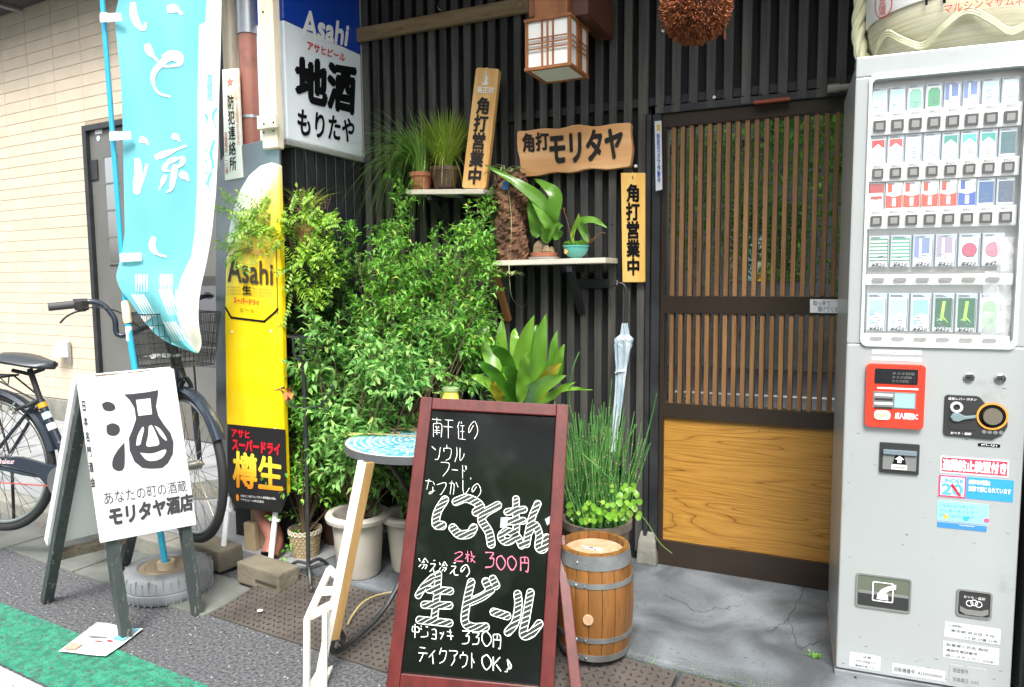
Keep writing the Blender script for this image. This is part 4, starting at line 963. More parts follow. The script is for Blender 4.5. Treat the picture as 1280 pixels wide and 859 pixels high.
tb = thing('timber_stub', at_y(322,695,2.40), 'squared timber stub standing between the beer board and the drain pipe', 'post')
a, c2 = at_y(307,645,2.38), at_y(334,690,2.38); bx('block', (a.x+.02, 2.385, .072), (c2.x-.002, 2.46, a.z+.25), mat('stub wood', S(128,108,78), .85, S(150,130,98), 5, stretch=(5,5,.6), bump=.5), tb, bevel=.006)
a = at_y(316,680,2.37); bx('batten', (a.x-.035, 2.352, .072), (a.x+.03, 2.384, a.z+.10), mat('stub wood pale', S(150,132,100), .85, bump=.4, col2=S(166,148,116)), tb, bevel=.004)
# plaque
q = [at_y(277.5,87,2.355), at_y(297,85,2.355), at_y(303,222,2.345), at_y(281,226,2.345)]
t, cs, n = board('pole_plaque', 'narrow worn white plaque with a red star fixed on the timber pole', *q, .012, mat('worn white plaque', S(226,218,200), .7, S(238,232,218), 5, bump=.2, dirt=S(190,160,110), dirt_s=9, dirt_t=(.55,.75)), cat='plaque', r=.003)
letters('防犯連絡所', inset(cs, .30, .77, .72, .07), letter_black, t, .01, vertical=True, lift=.002)
letters('交番電話一一〇番', inset(cs, .05, .44, .24, .06), letter_faded, t, .01, vertical=True, lift=.002)
letters('千住警察署防犯協会', inset(cs, .80, .74, .95, .3), letter_faded, t, .0, vertical=True, lift=.002)
c_ = inset(cs, .5, .88, .6, .8)[0]; ex = (cs[1]-cs[0]).normalized(); ey = (cs[0]-cs[3]).normalized()
st = MB().prism([c_+n*.001+ex*(math.sin(k*math.pi/5)*(.021 if k % 2 == 0 else .009))+ey*(math.cos(k*math.pi/5)*(.021 if k % 2 == 0 else .009)) for k in range(10)], n*.001).build('star', letter_faded, t)
# sheet metal panel behind the beer board
sm = mat('dented sheet steel', S(140,144,146), .3, S(172,176,178), 3, metal=.75, bump=.25, bscale=6)
q = [at_y(284,186,2.352), at_y(349,170,2.352), at_y(352,420,2.352), at_y(292,640,2.352), at_y(270,560,2.352), at_y(269,215,2.352)]
t = thing('sheet_metal_panel', q[3], 'grey sheet metal panel standing upright behind the yellow beer board', 'metal panel')
MB().prism(q, (0,.012,0)).build('panel', sm, t, bevel=.003)

# ================================================================ YELLOW BEER BOARD
YB = 2.30
yb = thing('beer_board', at_y(320,640,YB), 'tall yellow beer advertising board with a black foot panel on white legs', 'sign board')
ypx = [(358,618),(355,535),(350,300),(347,206),(338,203),(325,207),(311,219),(300,237),(291,262),(285,292),(282,330),(281,400),(283,530),(285,612)]
ym = bpy.data.materials.new('yellow beer print with sun glare'); ym.use_nodes = True; N = ym.node_tree.nodes; L = ym.node_tree.links; p = N['Principled BSDF']; p.inputs['Roughness'].default_value = .25; p.inputs['Coat Weight'].default_value = .4
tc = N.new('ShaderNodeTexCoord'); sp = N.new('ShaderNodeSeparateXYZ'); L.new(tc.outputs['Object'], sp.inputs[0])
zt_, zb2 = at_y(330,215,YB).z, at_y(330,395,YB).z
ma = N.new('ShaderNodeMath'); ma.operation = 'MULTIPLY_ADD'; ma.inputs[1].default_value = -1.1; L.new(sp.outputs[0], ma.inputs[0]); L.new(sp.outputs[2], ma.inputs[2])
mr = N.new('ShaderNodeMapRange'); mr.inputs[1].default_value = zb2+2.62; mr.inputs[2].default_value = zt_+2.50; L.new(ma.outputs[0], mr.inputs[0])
rp = N.new('ShaderNodeValToRGB'); e = rp.color_ramp.elements; e[0].color = S(247,206,20); e[0].position = .15; e[1].color = S(244,241,228); e[1].position = .78; x_ = e.new(.5); x_.color = S(248,222,110)  # white is foam print plus sun overexposure painted in towards the upper left
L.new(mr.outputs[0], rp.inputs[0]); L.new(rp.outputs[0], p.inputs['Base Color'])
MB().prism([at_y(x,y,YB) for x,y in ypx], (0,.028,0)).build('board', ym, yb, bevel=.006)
YF = YB-.004
def yq(pts, Y_=YF): return [at_y(x, y, Y_) for x, y in pts]
MB().prism(yq([(285,530),(357,537),(359,622),(352,641),(295,634),(285.5,615)], YB-.0005), (0,-.005,0)).build('foot_panel', mat('black sign panel', S(34,33,34), .35), yb, bevel=.001)
def line(pts, wd_, Y_, mat_, name, par, closed=False):
    pts = [at_y(x, y, Y_) for x, y in pts]; b = MB(); n = len(pts)
    for i in range(n if closed else n-1):
        p, q = pts[i], pts[(i+1) % n]; d = (q-p).normalized(); s_ = Vector((d.z, 0, -d.x))*wd_/2; e_ = d*wd_/2
        b.quad(p-s_-e_, q-s_+e_, q+s_+e_, p+s_-e_)
    return b.build(name, mat_, par, fix=False)
line([(347,392),(345,297),(322,290),(295,295),(283,320)], .0035, YF+.002, letter_black, 'label_line', yb)
line([(282,385),(289,397),(330,402),(344,390),(347,386)], .009, YF+.0015, letter_black, 'label_line', yb)
letters('Asahi', yq([(284,318),(341,330),(341,356),(285,352)]), mat('bronze print', S(70,56,44), .5), yb, .03, lift=.0008)
letters('DRAFT BEER', yq([(303,311),(330,313),(330,320),(303,318)]), letter_faded, yb, 0, lift=.0008)
letters('生', yq([(303,357),(313.5,357),(314,368),(303.5,368)]), letter_black, yb, .03, lift=.0008)
letters('スーパードライ', yq([(292,371),(324,375),(324,382),(292,379)]), letter_red, yb, .03, lift=.0008)
letters('ビール', yq([(301,384),(318,386),(318,391),(301,390)]), letter_black, yb, .0, lift=.0008)
for k in range(3):
    letters('辛口醸造生詰', yq([(284,358+k*4),(301,358+k*4),(301,360.5+k*4),(284,360.5+k*4)]), mat('fine print', S(150,130,60), .6), yb, 0, lift=.0008, res=1)
    letters('辛口醸造生詰', yq([(316,359+k*4.4),(340,361+k*4.4),(340,363.5+k*4.4),(316,361.5+k*4.4)]), mat('fine print', S(150,130,60), .6), yb, 0, lift=.0008, res=1)
orange = bpy.data.materials.new('yellow to orange print'); orange.use_nodes = True; N = orange.node_tree.nodes; L = orange.node_tree.links; p = N['Principled BSDF']
tc = N.new('ShaderNodeTexCoord'); sp = N.new('ShaderNodeSeparateXYZ'); L.new(tc.outputs['Object'], sp.inputs[0]); mr = N.new('ShaderNodeMapRange'); mr.inputs[1].default_value = at_y(320,610,YF).z; mr.inputs[2].default_value = at_y(320,568,YF).z
rp = N.new('ShaderNodeValToRGB'); rp.color_ramp.elements[0].color = S(244,140,20); rp.color_ramp.elements[1].color = S(250,236,70); L.new(sp.outputs[2], mr.inputs[0]); L.new(mr.outputs[0], rp.inputs[0]); L.new(rp.outputs[0], p.inputs['Base Color'])
letters('アサヒ', yq([(290,536),(312,539),(312,548),(290,546)], YB-.006), letter_red, yb, .04, lift=.001)
letters('スーパードライ', yq([(291,548),(350,555),(350,569),(291,562)], YB-.006), letter_red, yb, .055, lift=.001)
letters('樽生', yq([(292,564),(352,574),(353,614),(292,608)], YB-.006), orange, yb, .028, lift=.001)
c_ = at_y(297,622,YB-.0065); MB().prism([c_+Vector((.009*math.cos(t),0,.016*math.sin(t))) for t in [i*.628 for i in range(10)]], (0,-.001,0)).build('emblem', orange, yb)
letters('お酒は二十歳になってから 飲酒運転は禁止', yq([(301,618),(345,622),(345,625),(301,621)], YB-.006), letter_white, yb, 0, lift=.001, res=1)
letters('アサヒビール株式会社', yq([(301,623),(330,626),(330,629),(301,626)], YB-.006), letter_white, yb, 0, lift=.001, res=1)
for x, y in ((290,415),(339,414),(344,536)): MB().lathe([(.0001,0),(.005,0),(.004,.003)], at_y(x,y,YB), 10, Matrix.Rotation(math.pi/2,4,'X')).build('rivet', white_plastic, yb)
for x0, y0, y1 in ((286,630,685),(345,642,708)):
    a = at_y(x0+.0, y0-8, YB+.03); bq = at_y(x0+5, y1, YB-.02); bq.z = .068 if x0 > 300 else .078
    bq.x = a.x+.004; b = MB(); b.beam(a, bq, .022, .012, (0,1,0)); c_ = a.lerp(bq, .22); b.box(c_-Vector((.028,.008,.005)), c_+Vector((.028,.004,.005))); b.build('leg', white_plastic, yb, bevel=.002)

# ================================================================ FLAG WITH POLE IN A CONCRETE-FILLED TYRE
TY = at_z(196, 737, 0)+Vector((-.005, .055, 0)); TY = Vector((-2.525, 2.02, 0)); TR = .172
ty = thing('tyre_base', TY, 'silver painted tyre filled with concrete holding the banner pole', 'tyre base')
silver = mat('silver painted rubber', S(122,126,129), .45, S(146,150,153), 8, bump=.3, dirt=S(104,104,100), dirt_s=6)
h_ = .115
prof = [(TR*.80,.0),(TR*.93,.006),(TR*.99,.022),(TR,.045),(TR,.048),(TR*.985,.050),(TR*.985,.053),(TR,.055),(TR*.998,.08),(TR*.965,.103),(TR*.90,.115),(TR*.80,.119),(TR*.66,.116),(TR*.62,.108)]
MB().lathe(prof, TY, 72, cap=(True,False)).build('tyre', silver, ty, smooth=True)
b = MB()
for k in range(40):
    a = 2*math.pi*k/40; M = Matrix.Translation(TY) @ Matrix.Rotation(a, 4, 'Z'); b.box((TR*.95,-.0016 if k % 2 else -.003,.058), (TR*1.012,.0016 if k % 2 else .003,.108 if k % 2 else .098), M)
    b.box((TR*.95,.006,.008), (TR*1.006,.009,.046), M)
b.build('tread_ribs', silver, ty, kind='stuff')
MB().lathe([(.0001,.10),(TR*.30,.104),(TR*.48,.107),(TR*.5,.111),(TR*.53,.107),(TR*.64,.110)], TY, 48, cap=(False,False)).build('concrete_fill', mat('rusty concrete', S(128,114,92), .9, S(160,148,126), 6, bump=.5, dirt=S(104,76,48), dirt_s=5), ty, smooth=True)
PB = Vector((TY.x+.005, TY.y-.01, .11)); 
MB().lathe([(.034,0),(.034,.032),(.020,.032),(.020,.0)], PB-Vector((0,0,.008)), 24, cap=(False,False)).build('socket', mat('pvc socket', S(176,160,136), .7, S(196,182,160), 14), ty, smooth=True)
fh = Vector((-math.sin(YAW), math.cos(YAW), 0))
def fp(x, y, off=0.): return at_p(x, y, PB+fh*off, fh)
fg = thing('banner_flag', PB, 'sky blue summer banner with white brush writing on a pale blue pole', 'banner flag')
cyan_pl = mat('sky blue pole plastic', S(52,170,206), .3)
pe = [fp(198-.0,704), fp(163,418), fp(150,280), fp(127,-14)]
b = MB(); b.tube([PB+Vector((0,0,-.02)), fp(160,405)], .0125, 14); b.build('lower_pole', cyan_pl, fg, smooth=True)
c0 = fp(159,400); c1 = fp(157,378); MB().tube([fp(160.4,404), c0, c1, fp(156.5,376)], [.015,.0165,.0165,.013], 14).build('joint', mat('cream joint', S(214,204,176), .5), fg, smooth=True)
MB().tube([fp(157,385), fp(148,265), fp(128,0), fp(124,-50)], .0095, 12).build('upper_pole', cyan_pl, fg, smooth=True)
MB().tube([fp(160.6,408), fp(162.5,426)], .0128, 14).build('white_band', white_plastic, fg, smooth=True)
# cloth
FL = [(-14,150),(0,148),(22,143),(50,146),(100,151),(150,153),(220,154.5),(290,156),(318,152),(346,144.5),(362,150),(382,166),(402,180),(420,196),(432,216),(440,243)]
FR = [(-14,277),(0,277),(60,276),(120,274),(180,273),(240,270),(290,265),(330,258),(360,251),(382,248),(400,248),(415,250),(425,252),(432,252),(437,251),(440,248)]
ys_ = np.linspace(-14, 441, 74)
FLx = np.interp(ys_, [a for a, _ in FL], [b_ for _, b_ in FL]); FRx = np.interp(ys_, [a for a, _ in FR], [b_ for _, b_ in FR])
NXc = 40
def wave(u, v):     # u 0..1 across, v 0..1 down
    w_ = .010*math.sin(u*7+v*3)+.006*math.sin(u*13-v*9)+.004*math.sin(v*17+u*5)
    if v > .72: k = (v-.72)/.28; w_ += k*(.03*math.sin(u*9+v*14)+.035*math.sin(u*4-v*20+1))-k*.03
    w_ += -.018*max(0, u-.82)/.18
    return w_
def cloth(u, v, lift=0.):
    i = v*(len(ys_)-1); y = float(np.interp(i, range(len(ys_)), ys_)); a = float(np.interp(y, ys_, FLx)); b_ = float(np.interp(y, ys_, FRx))
    return fp(a+(b_-a)*u, y, -.012+wave(u, v)-lift)
def cyanfrac(v): return .80-.02*math.sin(v*5)+(.06 if v < .1 else 0)
b1 = MB(); nv = 110; 
def limit(v): return cyanfrac(v) if v < .74 else .80-(v-.74)*.95
def ucol_(i, v): l_ = limit(v); return l_*i/30 if i <= 30 else l_+(1-l_)*(i-30)/(NXc-30)
vs = [cloth(ucol_(i, j/nv), j/nv) for j in range(nv+1) for i in range(NXc+1)]
fsC, fsW = [], []
for j in range(nv):
    for i in range(NXc): fsC.append((j*(NXc+1)+i, j*(NXc+1)+i+1, (j+1)*(NXc+1)+i+1, (j+1)*(NXc+1)+i))
def clothmat(name, col):
    m_ = bpy.data.materials.new(name); m_.use_nodes = True; N = m_.node_tree.nodes; L = m_.node_tree.links; p = N['Principled BSDF']; p.inputs['Roughness'].default_value = .7; p.inputs['Base Color'].default_value = col
    t = N.new('ShaderNodeBsdfTranslucent'); t.inputs[0].default_value = col; mx = N.new('ShaderNodeMixShader'); mx.inputs[0].default_value = .45; L.new(p.outputs[0], mx.inputs[1]); L.new(t.outputs[0], mx.inputs[2]); L.new(mx.outputs[0], N['Material Output'].inputs[0]); return m_
cy_m, wh_m = clothmat('sky blue cloth', S(132,221,234)), clothmat('white cloth', S(244,246,246))
fo = b1.add(vs, fsC).build('cloth', wh_m, fg, fix=False); fo.data.materials.append(cy_m)
for k, p_ in enumerate(fo.data.polygons):
    j, i = divmod(k, NXc); u, v = (i+.5)/NXc, (j+.5)/nv
    p_.material_index = 1 if i < 30 else 0; p_.use_smooth = True
def patch_fn(x0, y0, x1, y1, lift=.002):
    def g(u, v):
        y = y0+(y1-y0)*(1-v); a = float(np.interp(y, ys_, FLx)); b_ = float(np.interp(y, ys_, FRx)); x = x0+(x1-x0)*u
        return cloth(min(max((x-a)/(b_-a), 0), 1), min(max((y+14)/455, 0), 1), lift)
    return g
# brush strokes: tapered ribbons following the written characters
def stroke(pts, w0, name='lettering', mt=None, par=None, lift=.0025):
    pts = [Vector((x, y, 0)) for x, y in pts]; pts = smoothpts(pts, 7); n = len(pts); b = MB(); g = patch_fn(0, 0, 1, 1)
    def at(p):
        y = p.y; a = float(np.interp(y, ys_, FLx)); b_ = float(np.interp(y, ys_, FRx)); return cloth(min(max((p.x-a)/(b_-a), 0), 1), min(max((y+14)/455, 0), 1), lift)
    vs = []
    for i, p in enumerate(pts):
        d = (pts[min(i+1,n-1)]-pts[max(i-1,0)]).normalized(); s_ = Vector((-d.y, d.x, 0)); t = i/(n-1); wd_ = w0*(.35+.65*math.sin(math.pi*min(t*1.25+.12, 1))**.7)
        vs += [at(p-s_*wd_/2), at(p+s_*wd_/2)]
    b.add(vs, [(2*i, 2*i+1, 2*i+3, 2*i+2) for i in range(n-1)]); return b.build(name, mt or letter_white, par or fg, fix=False)
for pts, w0 in (([(166,3),(167,18),(172,30),(180,37),(182,28)],6), ([(209,12),(219,11),(228,18)],7),
                ([(183,55),(188,66),(197,76)],6), ([(224,76),(214,72),(203,78),(193,90),(191,103),(198,116),(213,121)],5), ([(203,72),(214,67),(225,70),(224,80),(208,83),(196,80)],5),
                ([(174,174),(181,176),(186,181)],5), ([(171,198),(173,212),(171,232),(172,240),(178,226),(184,205)],6), ([(215,169),(221,172),(225,177)],5), ([(194,197),(210,191),(233,182)],5),
                ([(209,203),(219,199),(229,196)],4), ([(209,204),(205,212),(212,214)],4), ([(229,196),(227,205),(214,214)],4), ([(219,206),(217,220),(214,236),(208,240)],5), ([(207,219),(203,228),(199,237)],4), ([(225,216),(232,221),(236,226)],6),
                ([(192,296),(190,308),(196,317),(208,321)],5)):
    stroke(pts, w0*1.6)
# white comb pattern near the hem
for cx, cy_, dx, h_c in ((177,343,0,22),(208,343,0,22),(236,343,0,22),(172,368,16,27),(206,362,12,32),(227,362,3,40),(184,395,-18,13),(212,402,14,24),(186,408,-16,14)):
    for k in range(5):
        stroke([(cx-7+k*3.4, cy_), (cx-7+k*3.4+dx*.5, cy_+h_c*.5), (cx-7+k*3.4+dx, cy_+h_c)], 2.0)
ft = clothmat('faded aqua print', S(120,214,228))
for y0, tx in ((92,'真'),(108,'夏')): 
    letters(tx, None, ft, fg, .02, fn=patch_fn(258, y0, 266, y0+18))
for pts in ([(256,142),(259,148),(257,156)], [(271,135),(266,145),(270,160)], [(262,190),(266,205),(262,222)], [(268,175),(264,190),(268,210)], [(264,215),(260,228),(264,240)]): stroke(pts, 3, mt=ft)
for y in (186, 200, 215, 228): stroke([(257,y),(258,y+2.5),(257.5,y+4)], 2, mt=ft)
# loops that tie the cloth to the pole
for x, y in ((125,22),(137,170),(150,322)):
    q = [fp(x-.5, y-6+1, -.03), fp(x+26, y-8+2, -.03), fp(x+27, y+4, -.03), fp(x, y+6, -.03)]; MB().prism(q, fh*.002).build('loop', wh_m, fg)
    MB().tube([fp(x+6,y-5,.0), fp(x+7,y+5,.0)], .0155, 14, cap=False).build('loop', wh_m, fg)

# ================================================================ WHITE A-FRAME SIGN
Ac, Au, Av = Vector((-2.3062,1.6347,0)), Vector((.3015,.9518,0)).normalized(), Vector((-.0951,-.029,.995)).normalized()
An = Au.cross(Av).normalized(); AW, AH = .320, .945
def ap(a, b_, o=0.): return Ac+Au*a+Av*b_+An*o
asn = thing('a_frame_sign', ap(AW/2, 0)+Vector((-.3,.05,0)), 'white A-frame sign with a big grey sake character by the kerb', 'A-frame sign')
wsb = mat('white sign board', S(238,239,238), .4); dkl = mat('peeling dark green grey legs', S(52,60,60), .7, S(66,74,72), 8, stretch=(5,5,.8), bump=.5, dirt=S(150,140,118), dirt_s=14, dirt_t=(.60,.66))
def abeam(name, a0, b0, a1, b1, o0, o1, mat_, par, fn): # box in a board's own plane
    return MB().add([fn(a0,b0,o0),fn(a1,b0,o0),fn(a1,b0,o1),fn(a0,b0,o1),fn(a0,b1,o0),fn(a1,b1,o0),fn(a1,b1,o1),fn(a0,b1,o1)], [(0,3,2,1),(4,5,6,7),(0,1,5,4),(1,2,6,5),(2,3,7,6),(3,0,4,7)]).build(name, mat_, par, bevel=.002)
def apx(x, y, o=.007): return at_p(x, y, ap(0,0,o), An)
qb = [apx(96,474), apx(217.5,461), apx(246,656), apx(126,679)]
MB().prism(qb, -An*.012).build('front_panel', wsb, asn, bevel=.003)
for a0 in (.012, AW-.05): abeam('leg', a0, .0, a0+.036, AH-.02, -.045, -.006, dkl, asn, ap)
# rear board, mirrored about the ridge
Bc = Vector((-2.905, 1.728, 0)); Bu = Au; Bt = ap(0, AH)+Vector((-.004,0,-.01)); Bv = (Bt-Bc).normalized(); Bn = Bu.cross(Bv).normalized(); BH = (Bt-Bc).length
def bp_(a, b_, o=0.): return Bc+Bu*a+Bv*b_+Bn*o
for a0 in (.004, AW-.04): abeam('leg', a0, .0, a0+.036, BH-.02, -.012, .026, dkl, asn, bp_)
abeam('rear_panel', -.006, .30, AW+.006, BH+.0, -.05, -.0125, wsb, asn, bp_)
abeam('crossbar', .041, .235, AW-.041, .275, -.008, .02, polem, asn, bp_)
abeam('hinge_block', .06, AH-.0, .13, AH+.014, -.05, .0, polem, asn, ap); abeam('hinge_block', .17, AH-.0, .24, AH+.014, -.05, .0, polem, asn, ap)
ink = mat('dark grey sign ink', S(62,62,66), .6)
def apoly(pts, name, mat_, o=.0085, smooth=True):
    P_ = smoothpts([apx(x, y, o) for x, y in pts]+[apx(*pts[0], o)], 5)[:-1] if smooth else [apx(x,y,o) for x,y in pts]
    bm = bmesh.new(); vs = [bm.verts.new(p) for p in P_]; f = bm.faces.new(vs); bmesh.ops.triangulate(bm, faces=[f]); me = bpy.data.meshes.new(name); bm.to_mesh(me); bm.free(); me.materials.append(mat_); return link(name, me, asn)
apoly([(127,505),(134,502),(142,505),(144,511),(138,514),(130,512)], 'lettering', ink); apoly([(133,532),(141,529),(149,533),(149,541),(142,545),(134,542)], 'lettering', ink); apoly([(155.5,553),(156,570),(155,585),(149,589),(141,585),(141,574),(147,563)], 'lettering', ink)
b = ['flask']
apoly([(155,493),(176,491),(198,487)], 'x', ink, smooth=False) if False else None
fl_out = [(155,493),(165,492.5),(185,490),(198,487.5),(197.5,493),(195,508),(198,520),(205,531),(213,541),(217,553),(216,568),(210,579),(203,585),(190,586),(178,585),(168,577),(162,563),(161,548),(166,536),(170,524),(168,510),(162,500)]
apoly(fl_out, 'lettering', ink, smooth=False)
for pts in ([(170,500),(188,498),(190,518),(173,520)],): apoly(pts, 'lettering', wsb, o=.0092, smooth=False)
for pts in ([(170,557),(172,545),(178,534),(180,537),(177,549),(175,556)], [(186,533),(190,532),(195,542),(199,555),(190,558),(183,557),(185,545)], [(193,532),(200,536),(207,546),(208,551),(201,545)], [(175,566),(190,567),(207,562),(204,571),(194,576),(183,575)]): apoly(pts, 'lettering', wsb, o=.0092)
def aq(pts, o=.008): return [apx(x, y, o) for x, y in pts]
letters('あなたの町の酒蔵', aq([(128,615),(232,600),(234,614),(131,632)]), ink, asn, .0, lift=.001)
letters('モリタヤ酒店', aq([(136,635),(240,617),(241,637),(138,658)]), ink, asn, .05, lift=.001)
letters('日本名門酒会', aq([(100,498),(107,498),(121,612),(113,613)]), ink, asn, .02, vertical=True, lift=.001, gap=.35)
# flyer under the leg
fy = thing('flyer', at_z(125,800,.006), 'crumpled white advertising flyer on the road under the sign leg', 'flyer')
q = [at_z(121,779,.009), at_z(179,787,.007), at_z(132,821,.012), at_z(73,815,.008)]
g = MB(); nx_ = 10; vs = []
for j in range(nx_+1):
    for i in range(nx_+1):
        u, v = i/nx_, j/nx_; p = q[0]*(1-u)*(1-v)+q[1]*u*(1-v)+q[2]*u*v+q[3]*(1-u)*v; vs.append(p+Vector((0,0,.003*math.sin(u*7)*math.cos(v*5)+.002)))
g.add(vs, [(j*(nx_+1)+i, j*(nx_+1)+i+1, (j+1)*(nx_+1)+i+1, (j+1)*(nx_+1)+i) for j in range(nx_) for i in range(nx_)]).build('sheet', mat('flyer paper', S(224,224,222), .5, S(238,238,238), 4), fy, fix=False)
def fyq(u0, v0, u1, v1, c, nm='print'):
    f = lambda u, v: q[0]*(1-u)*(1-v)+q[1]*u*(1-v)+q[2]*u*v+q[3]*(1-u)*v+Vector((0,0,.0072+.003*math.sin(u*7)*math.cos(v*5)))
    b = MB(); b.add([f(u0+(u1-u0)*i/4, v0+(v1-v0)*j/4) for j in range(5) for i in range(5)], [(j*5+i, j*5+i+1, (j+1)*5+i+1, (j+1)*5+i) for j in range(4) for i in range(4)]); b.build(nm, cm(c), fy, fix=False)
fyq(.72,.05,.96,.5,(120,196,216)); fyq(.05,.72,.3,.95,(190,160,140)); fyq(.2,.45,.6,.5,(120,120,130)); fyq(.45,.6,.62,.64,(210,80,90)); fyq(.68,.55,.8,.6,(200,70,80))

# ================================================================ CONCRETE BLOCKS
blk = mat('mossy concrete block', S(96,90,76), .9, S(126,119,102), 6, bump=1.0, bscale=50, dirt=S(70,66,52), dirt_s=5)
def block(label, c, L_, W_, H_, rz, notch):
    t = thing('concrete_block', c, label, 'concrete block', 'kerb blocks on the steel plate', rz); M = Matrix.Translation(c) @ Matrix.Rotation(rz, 4, 'Z')
    MB().box((-L_/2,-W_/2,0),(L_/2,W_/2,H_),M).build('block', blk, t, bevel=.009, seg=2)
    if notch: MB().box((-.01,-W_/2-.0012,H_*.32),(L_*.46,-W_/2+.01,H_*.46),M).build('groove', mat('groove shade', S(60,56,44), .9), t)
    return t
a0, a1 = at_z(297,734,.03), at_z(345,750,.03); rz = math.atan2(a1.y-a0.y, a1.x-a0.x)
block('grooved concrete block lying by the foot of the beer board', Vector((-2.16,2.205,.02)), .26, .11, .09, -.13, True)
block('plain concrete block lying behind the tyre base', Vector((-2.58,2.30,.012)), .28, .12, .095, -.16, False)

# ================================================================ BICYCLE
def at_d(x, y, d): return Vector(CP+ray(x, y)*d)
WRr = .325
RH, FH = at_d(-4, 577, 3.32), at_d(236, 583, 3.08)
bd = Vector((FH.x-RH.x, FH.y-RH.y, 0)).normalized(); bs = Vector((-bd.y, bd.x, 0))      # bs = rider's left, away from the street
bk = thing('bicycle', Vector((RH.x+.5*bd.x, RH.y+.5*bd.y, 0)), 'dark blue grey city bicycle with a front basket parked before the beige wall', 'bicycle')
def bw(x, s_=0., z=0.): return RH+bd*x+bs*s_+Vector((0, 0, z))
alloy = mat('dull alloy', S(176,178,176), .3, metal=.9)
def wheel(c, fd, nm):
    up = Vector((0,0,1)); side = fd.cross(up).normalized()
    M = Matrix((( *fd,0),( *up,0),( *side,0),(0,0,0,1))).transposed()
    b = MB(); prof = [(WRr+.000,0)]
    tyre = MB(); n = 72; ring_ = [c+(fd*math.cos(2*math.pi*k/n)+up*math.sin(2*math.pi*k/n))*(WRr-.016) for k in range(n)]
    def torus(mb, R_, r_, n=72, m_=10):
        vs = []
        for k in range(n):
            a = 2*math.pi*k/n; e = fd*math.cos(a)+up*math.sin(a)
            for j in range(m_):
                t = 2*math.pi*j/m_; vs.append(c+e*(R_+r_*math.cos(t))+side*(r_*math.sin(t)))
        return mb.add(vs, [(k*m_+j, k*m_+(j+1) % m_, ((k+1) % n)*m_+(j+1) % m_, ((k+1) % n)*m_+j) for k in range(n) for j in range(m_)])
    w_ = torus(MB(), WRr-.017, .0175).build('wheel', rubber, bk, smooth=True)
    o = torus(MB(), WRr-.042, .0085).build('rim', alloy, None, smooth=True); o.parent = w_
    sp_ = MB()
    for k in range(36):
        a = 2*math.pi*k/36; off = (.035 if k % 2 else -.035); a2 = a+(.9 if (k//2) % 2 else -.9)
        sp_.tube([c+side*off*.8+(fd*math.cos(a2)+up*math.sin(a2))*.02, c+(fd*math.cos(a)+up*math.sin(a))*(WRr-.045)], .0012, 4, cap=False)
    o = sp_.build('spokes', chrome, None, kind='stuff', fix=False); o.parent = w_
    hb_ = MB().tube([c-side*.05, c+side*.05], .02, 14); hb_.tube([c-side*.065, c+side*.065], .008, 10); o = hb_.build('hub', alloy, None, smooth=True); o.parent = w_
    return side
wheel(RH, bd, 'rear')
sa = math.radians(-17); fdv = Vector((math.cos(sa), math.sin(sa), 0)); fside = wheel(FH, fdv, 'front')
def fender(c, fd, a0, a1, name, w_=.026):
    up = Vector((0,0,1)); side = fd.cross(up); vs = []; n = 26
    for k in range(n+1):
        a = math.radians(a0+(a1-a0)*k/n); e = fd*math.cos(a)+up*math.sin(a)
        for t, dr in ((-1,-.012),(-.6,.002),(0,.006),(.6,.002),(1,-.012)): vs.append(c+e*(WRr+.012+dr)+side*w_*t)
    MB().add(vs, [(k*5+j, k*5+j+1, (k+1)*5+j+1, (k+1)*5+j) for k in range(n) for j in range(4)]).build(name, bike_paint, bk, smooth=True, fix=False)
fender(RH, bd, 12, 175, 'fender'); fender(FH, fdv, 28, 172, 'fender')
head_b = FH+Vector((0,0,WRr+.05))-fdv*.03; head_t = head_b+Vector((0,0,.16))-bd*.05
b = MB(); bb_ = bw(.43, 0, -.055); st_top = at_d(52, 500, 3.24); sdl = at_d(36, 458, 3.24)
cl_ = bw((st_top-RH).dot(bd), 0, st_top.z-RH.z)
b.tube([bb_, cl_], .018, 12); b.tube(smoothpts([cl_+(bb_-cl_)*.55, bw(.62,0,.0), bw(.82,0,.16), head_b+Vector((0,0,.02))], 6), .02, 12); b.tube(smoothpts([bb_, bw(.6,0,-.03), bw(.80,0,.10), head_b-Vector((0,0,.01))], 6), .018, 12)
b.tube([head_b, head_t], .022, 12)
for s_ in (-.05,.05): b.tube([bb_+bs*s_*.6, bw(.2,s_,-.03), RH+bs*s_], .010, 8); b.tube([cl_+bs*s_*.3, RH+bs*s_*1.1], .008, 8)
b.build('frame', bike_paint, bk, smooth=True)
b = MB()
for s_ in (-1, 1): b.tube(smoothpts([head_b+fside*s_*.02, head_b+fside*s_*.042-Vector((0,0,.06)), FH+fside*s_*.045+Vector((0,0,.1))-fdv*.01, FH+fside*s_*.05], 4), .010, 8)
b.build('fork', bike_paint, bk, smooth=True)
MB().tube([cl_+(cl_-bb_).normalized()*-.02, cl_+(sdl-cl_)*.92], .0125, 12).build('seat_post', alloy if False else rubber, bk, smooth=True)
for f, c, nm in ((.0,(232,156,40),'orange_sticker'),(.14,(190,214,222),'sticker'),(.3,(222,226,226),'sticker')):
    p = cl_+(bb_-cl_).normalized()*(.015+f*.33); dd = (bb_-cl_).normalized(); MB().tube([p, p+dd*(.022 if f == 0 else .03)], .0195, 12, cap=False).build(nm, cm(c), bk, smooth=True)
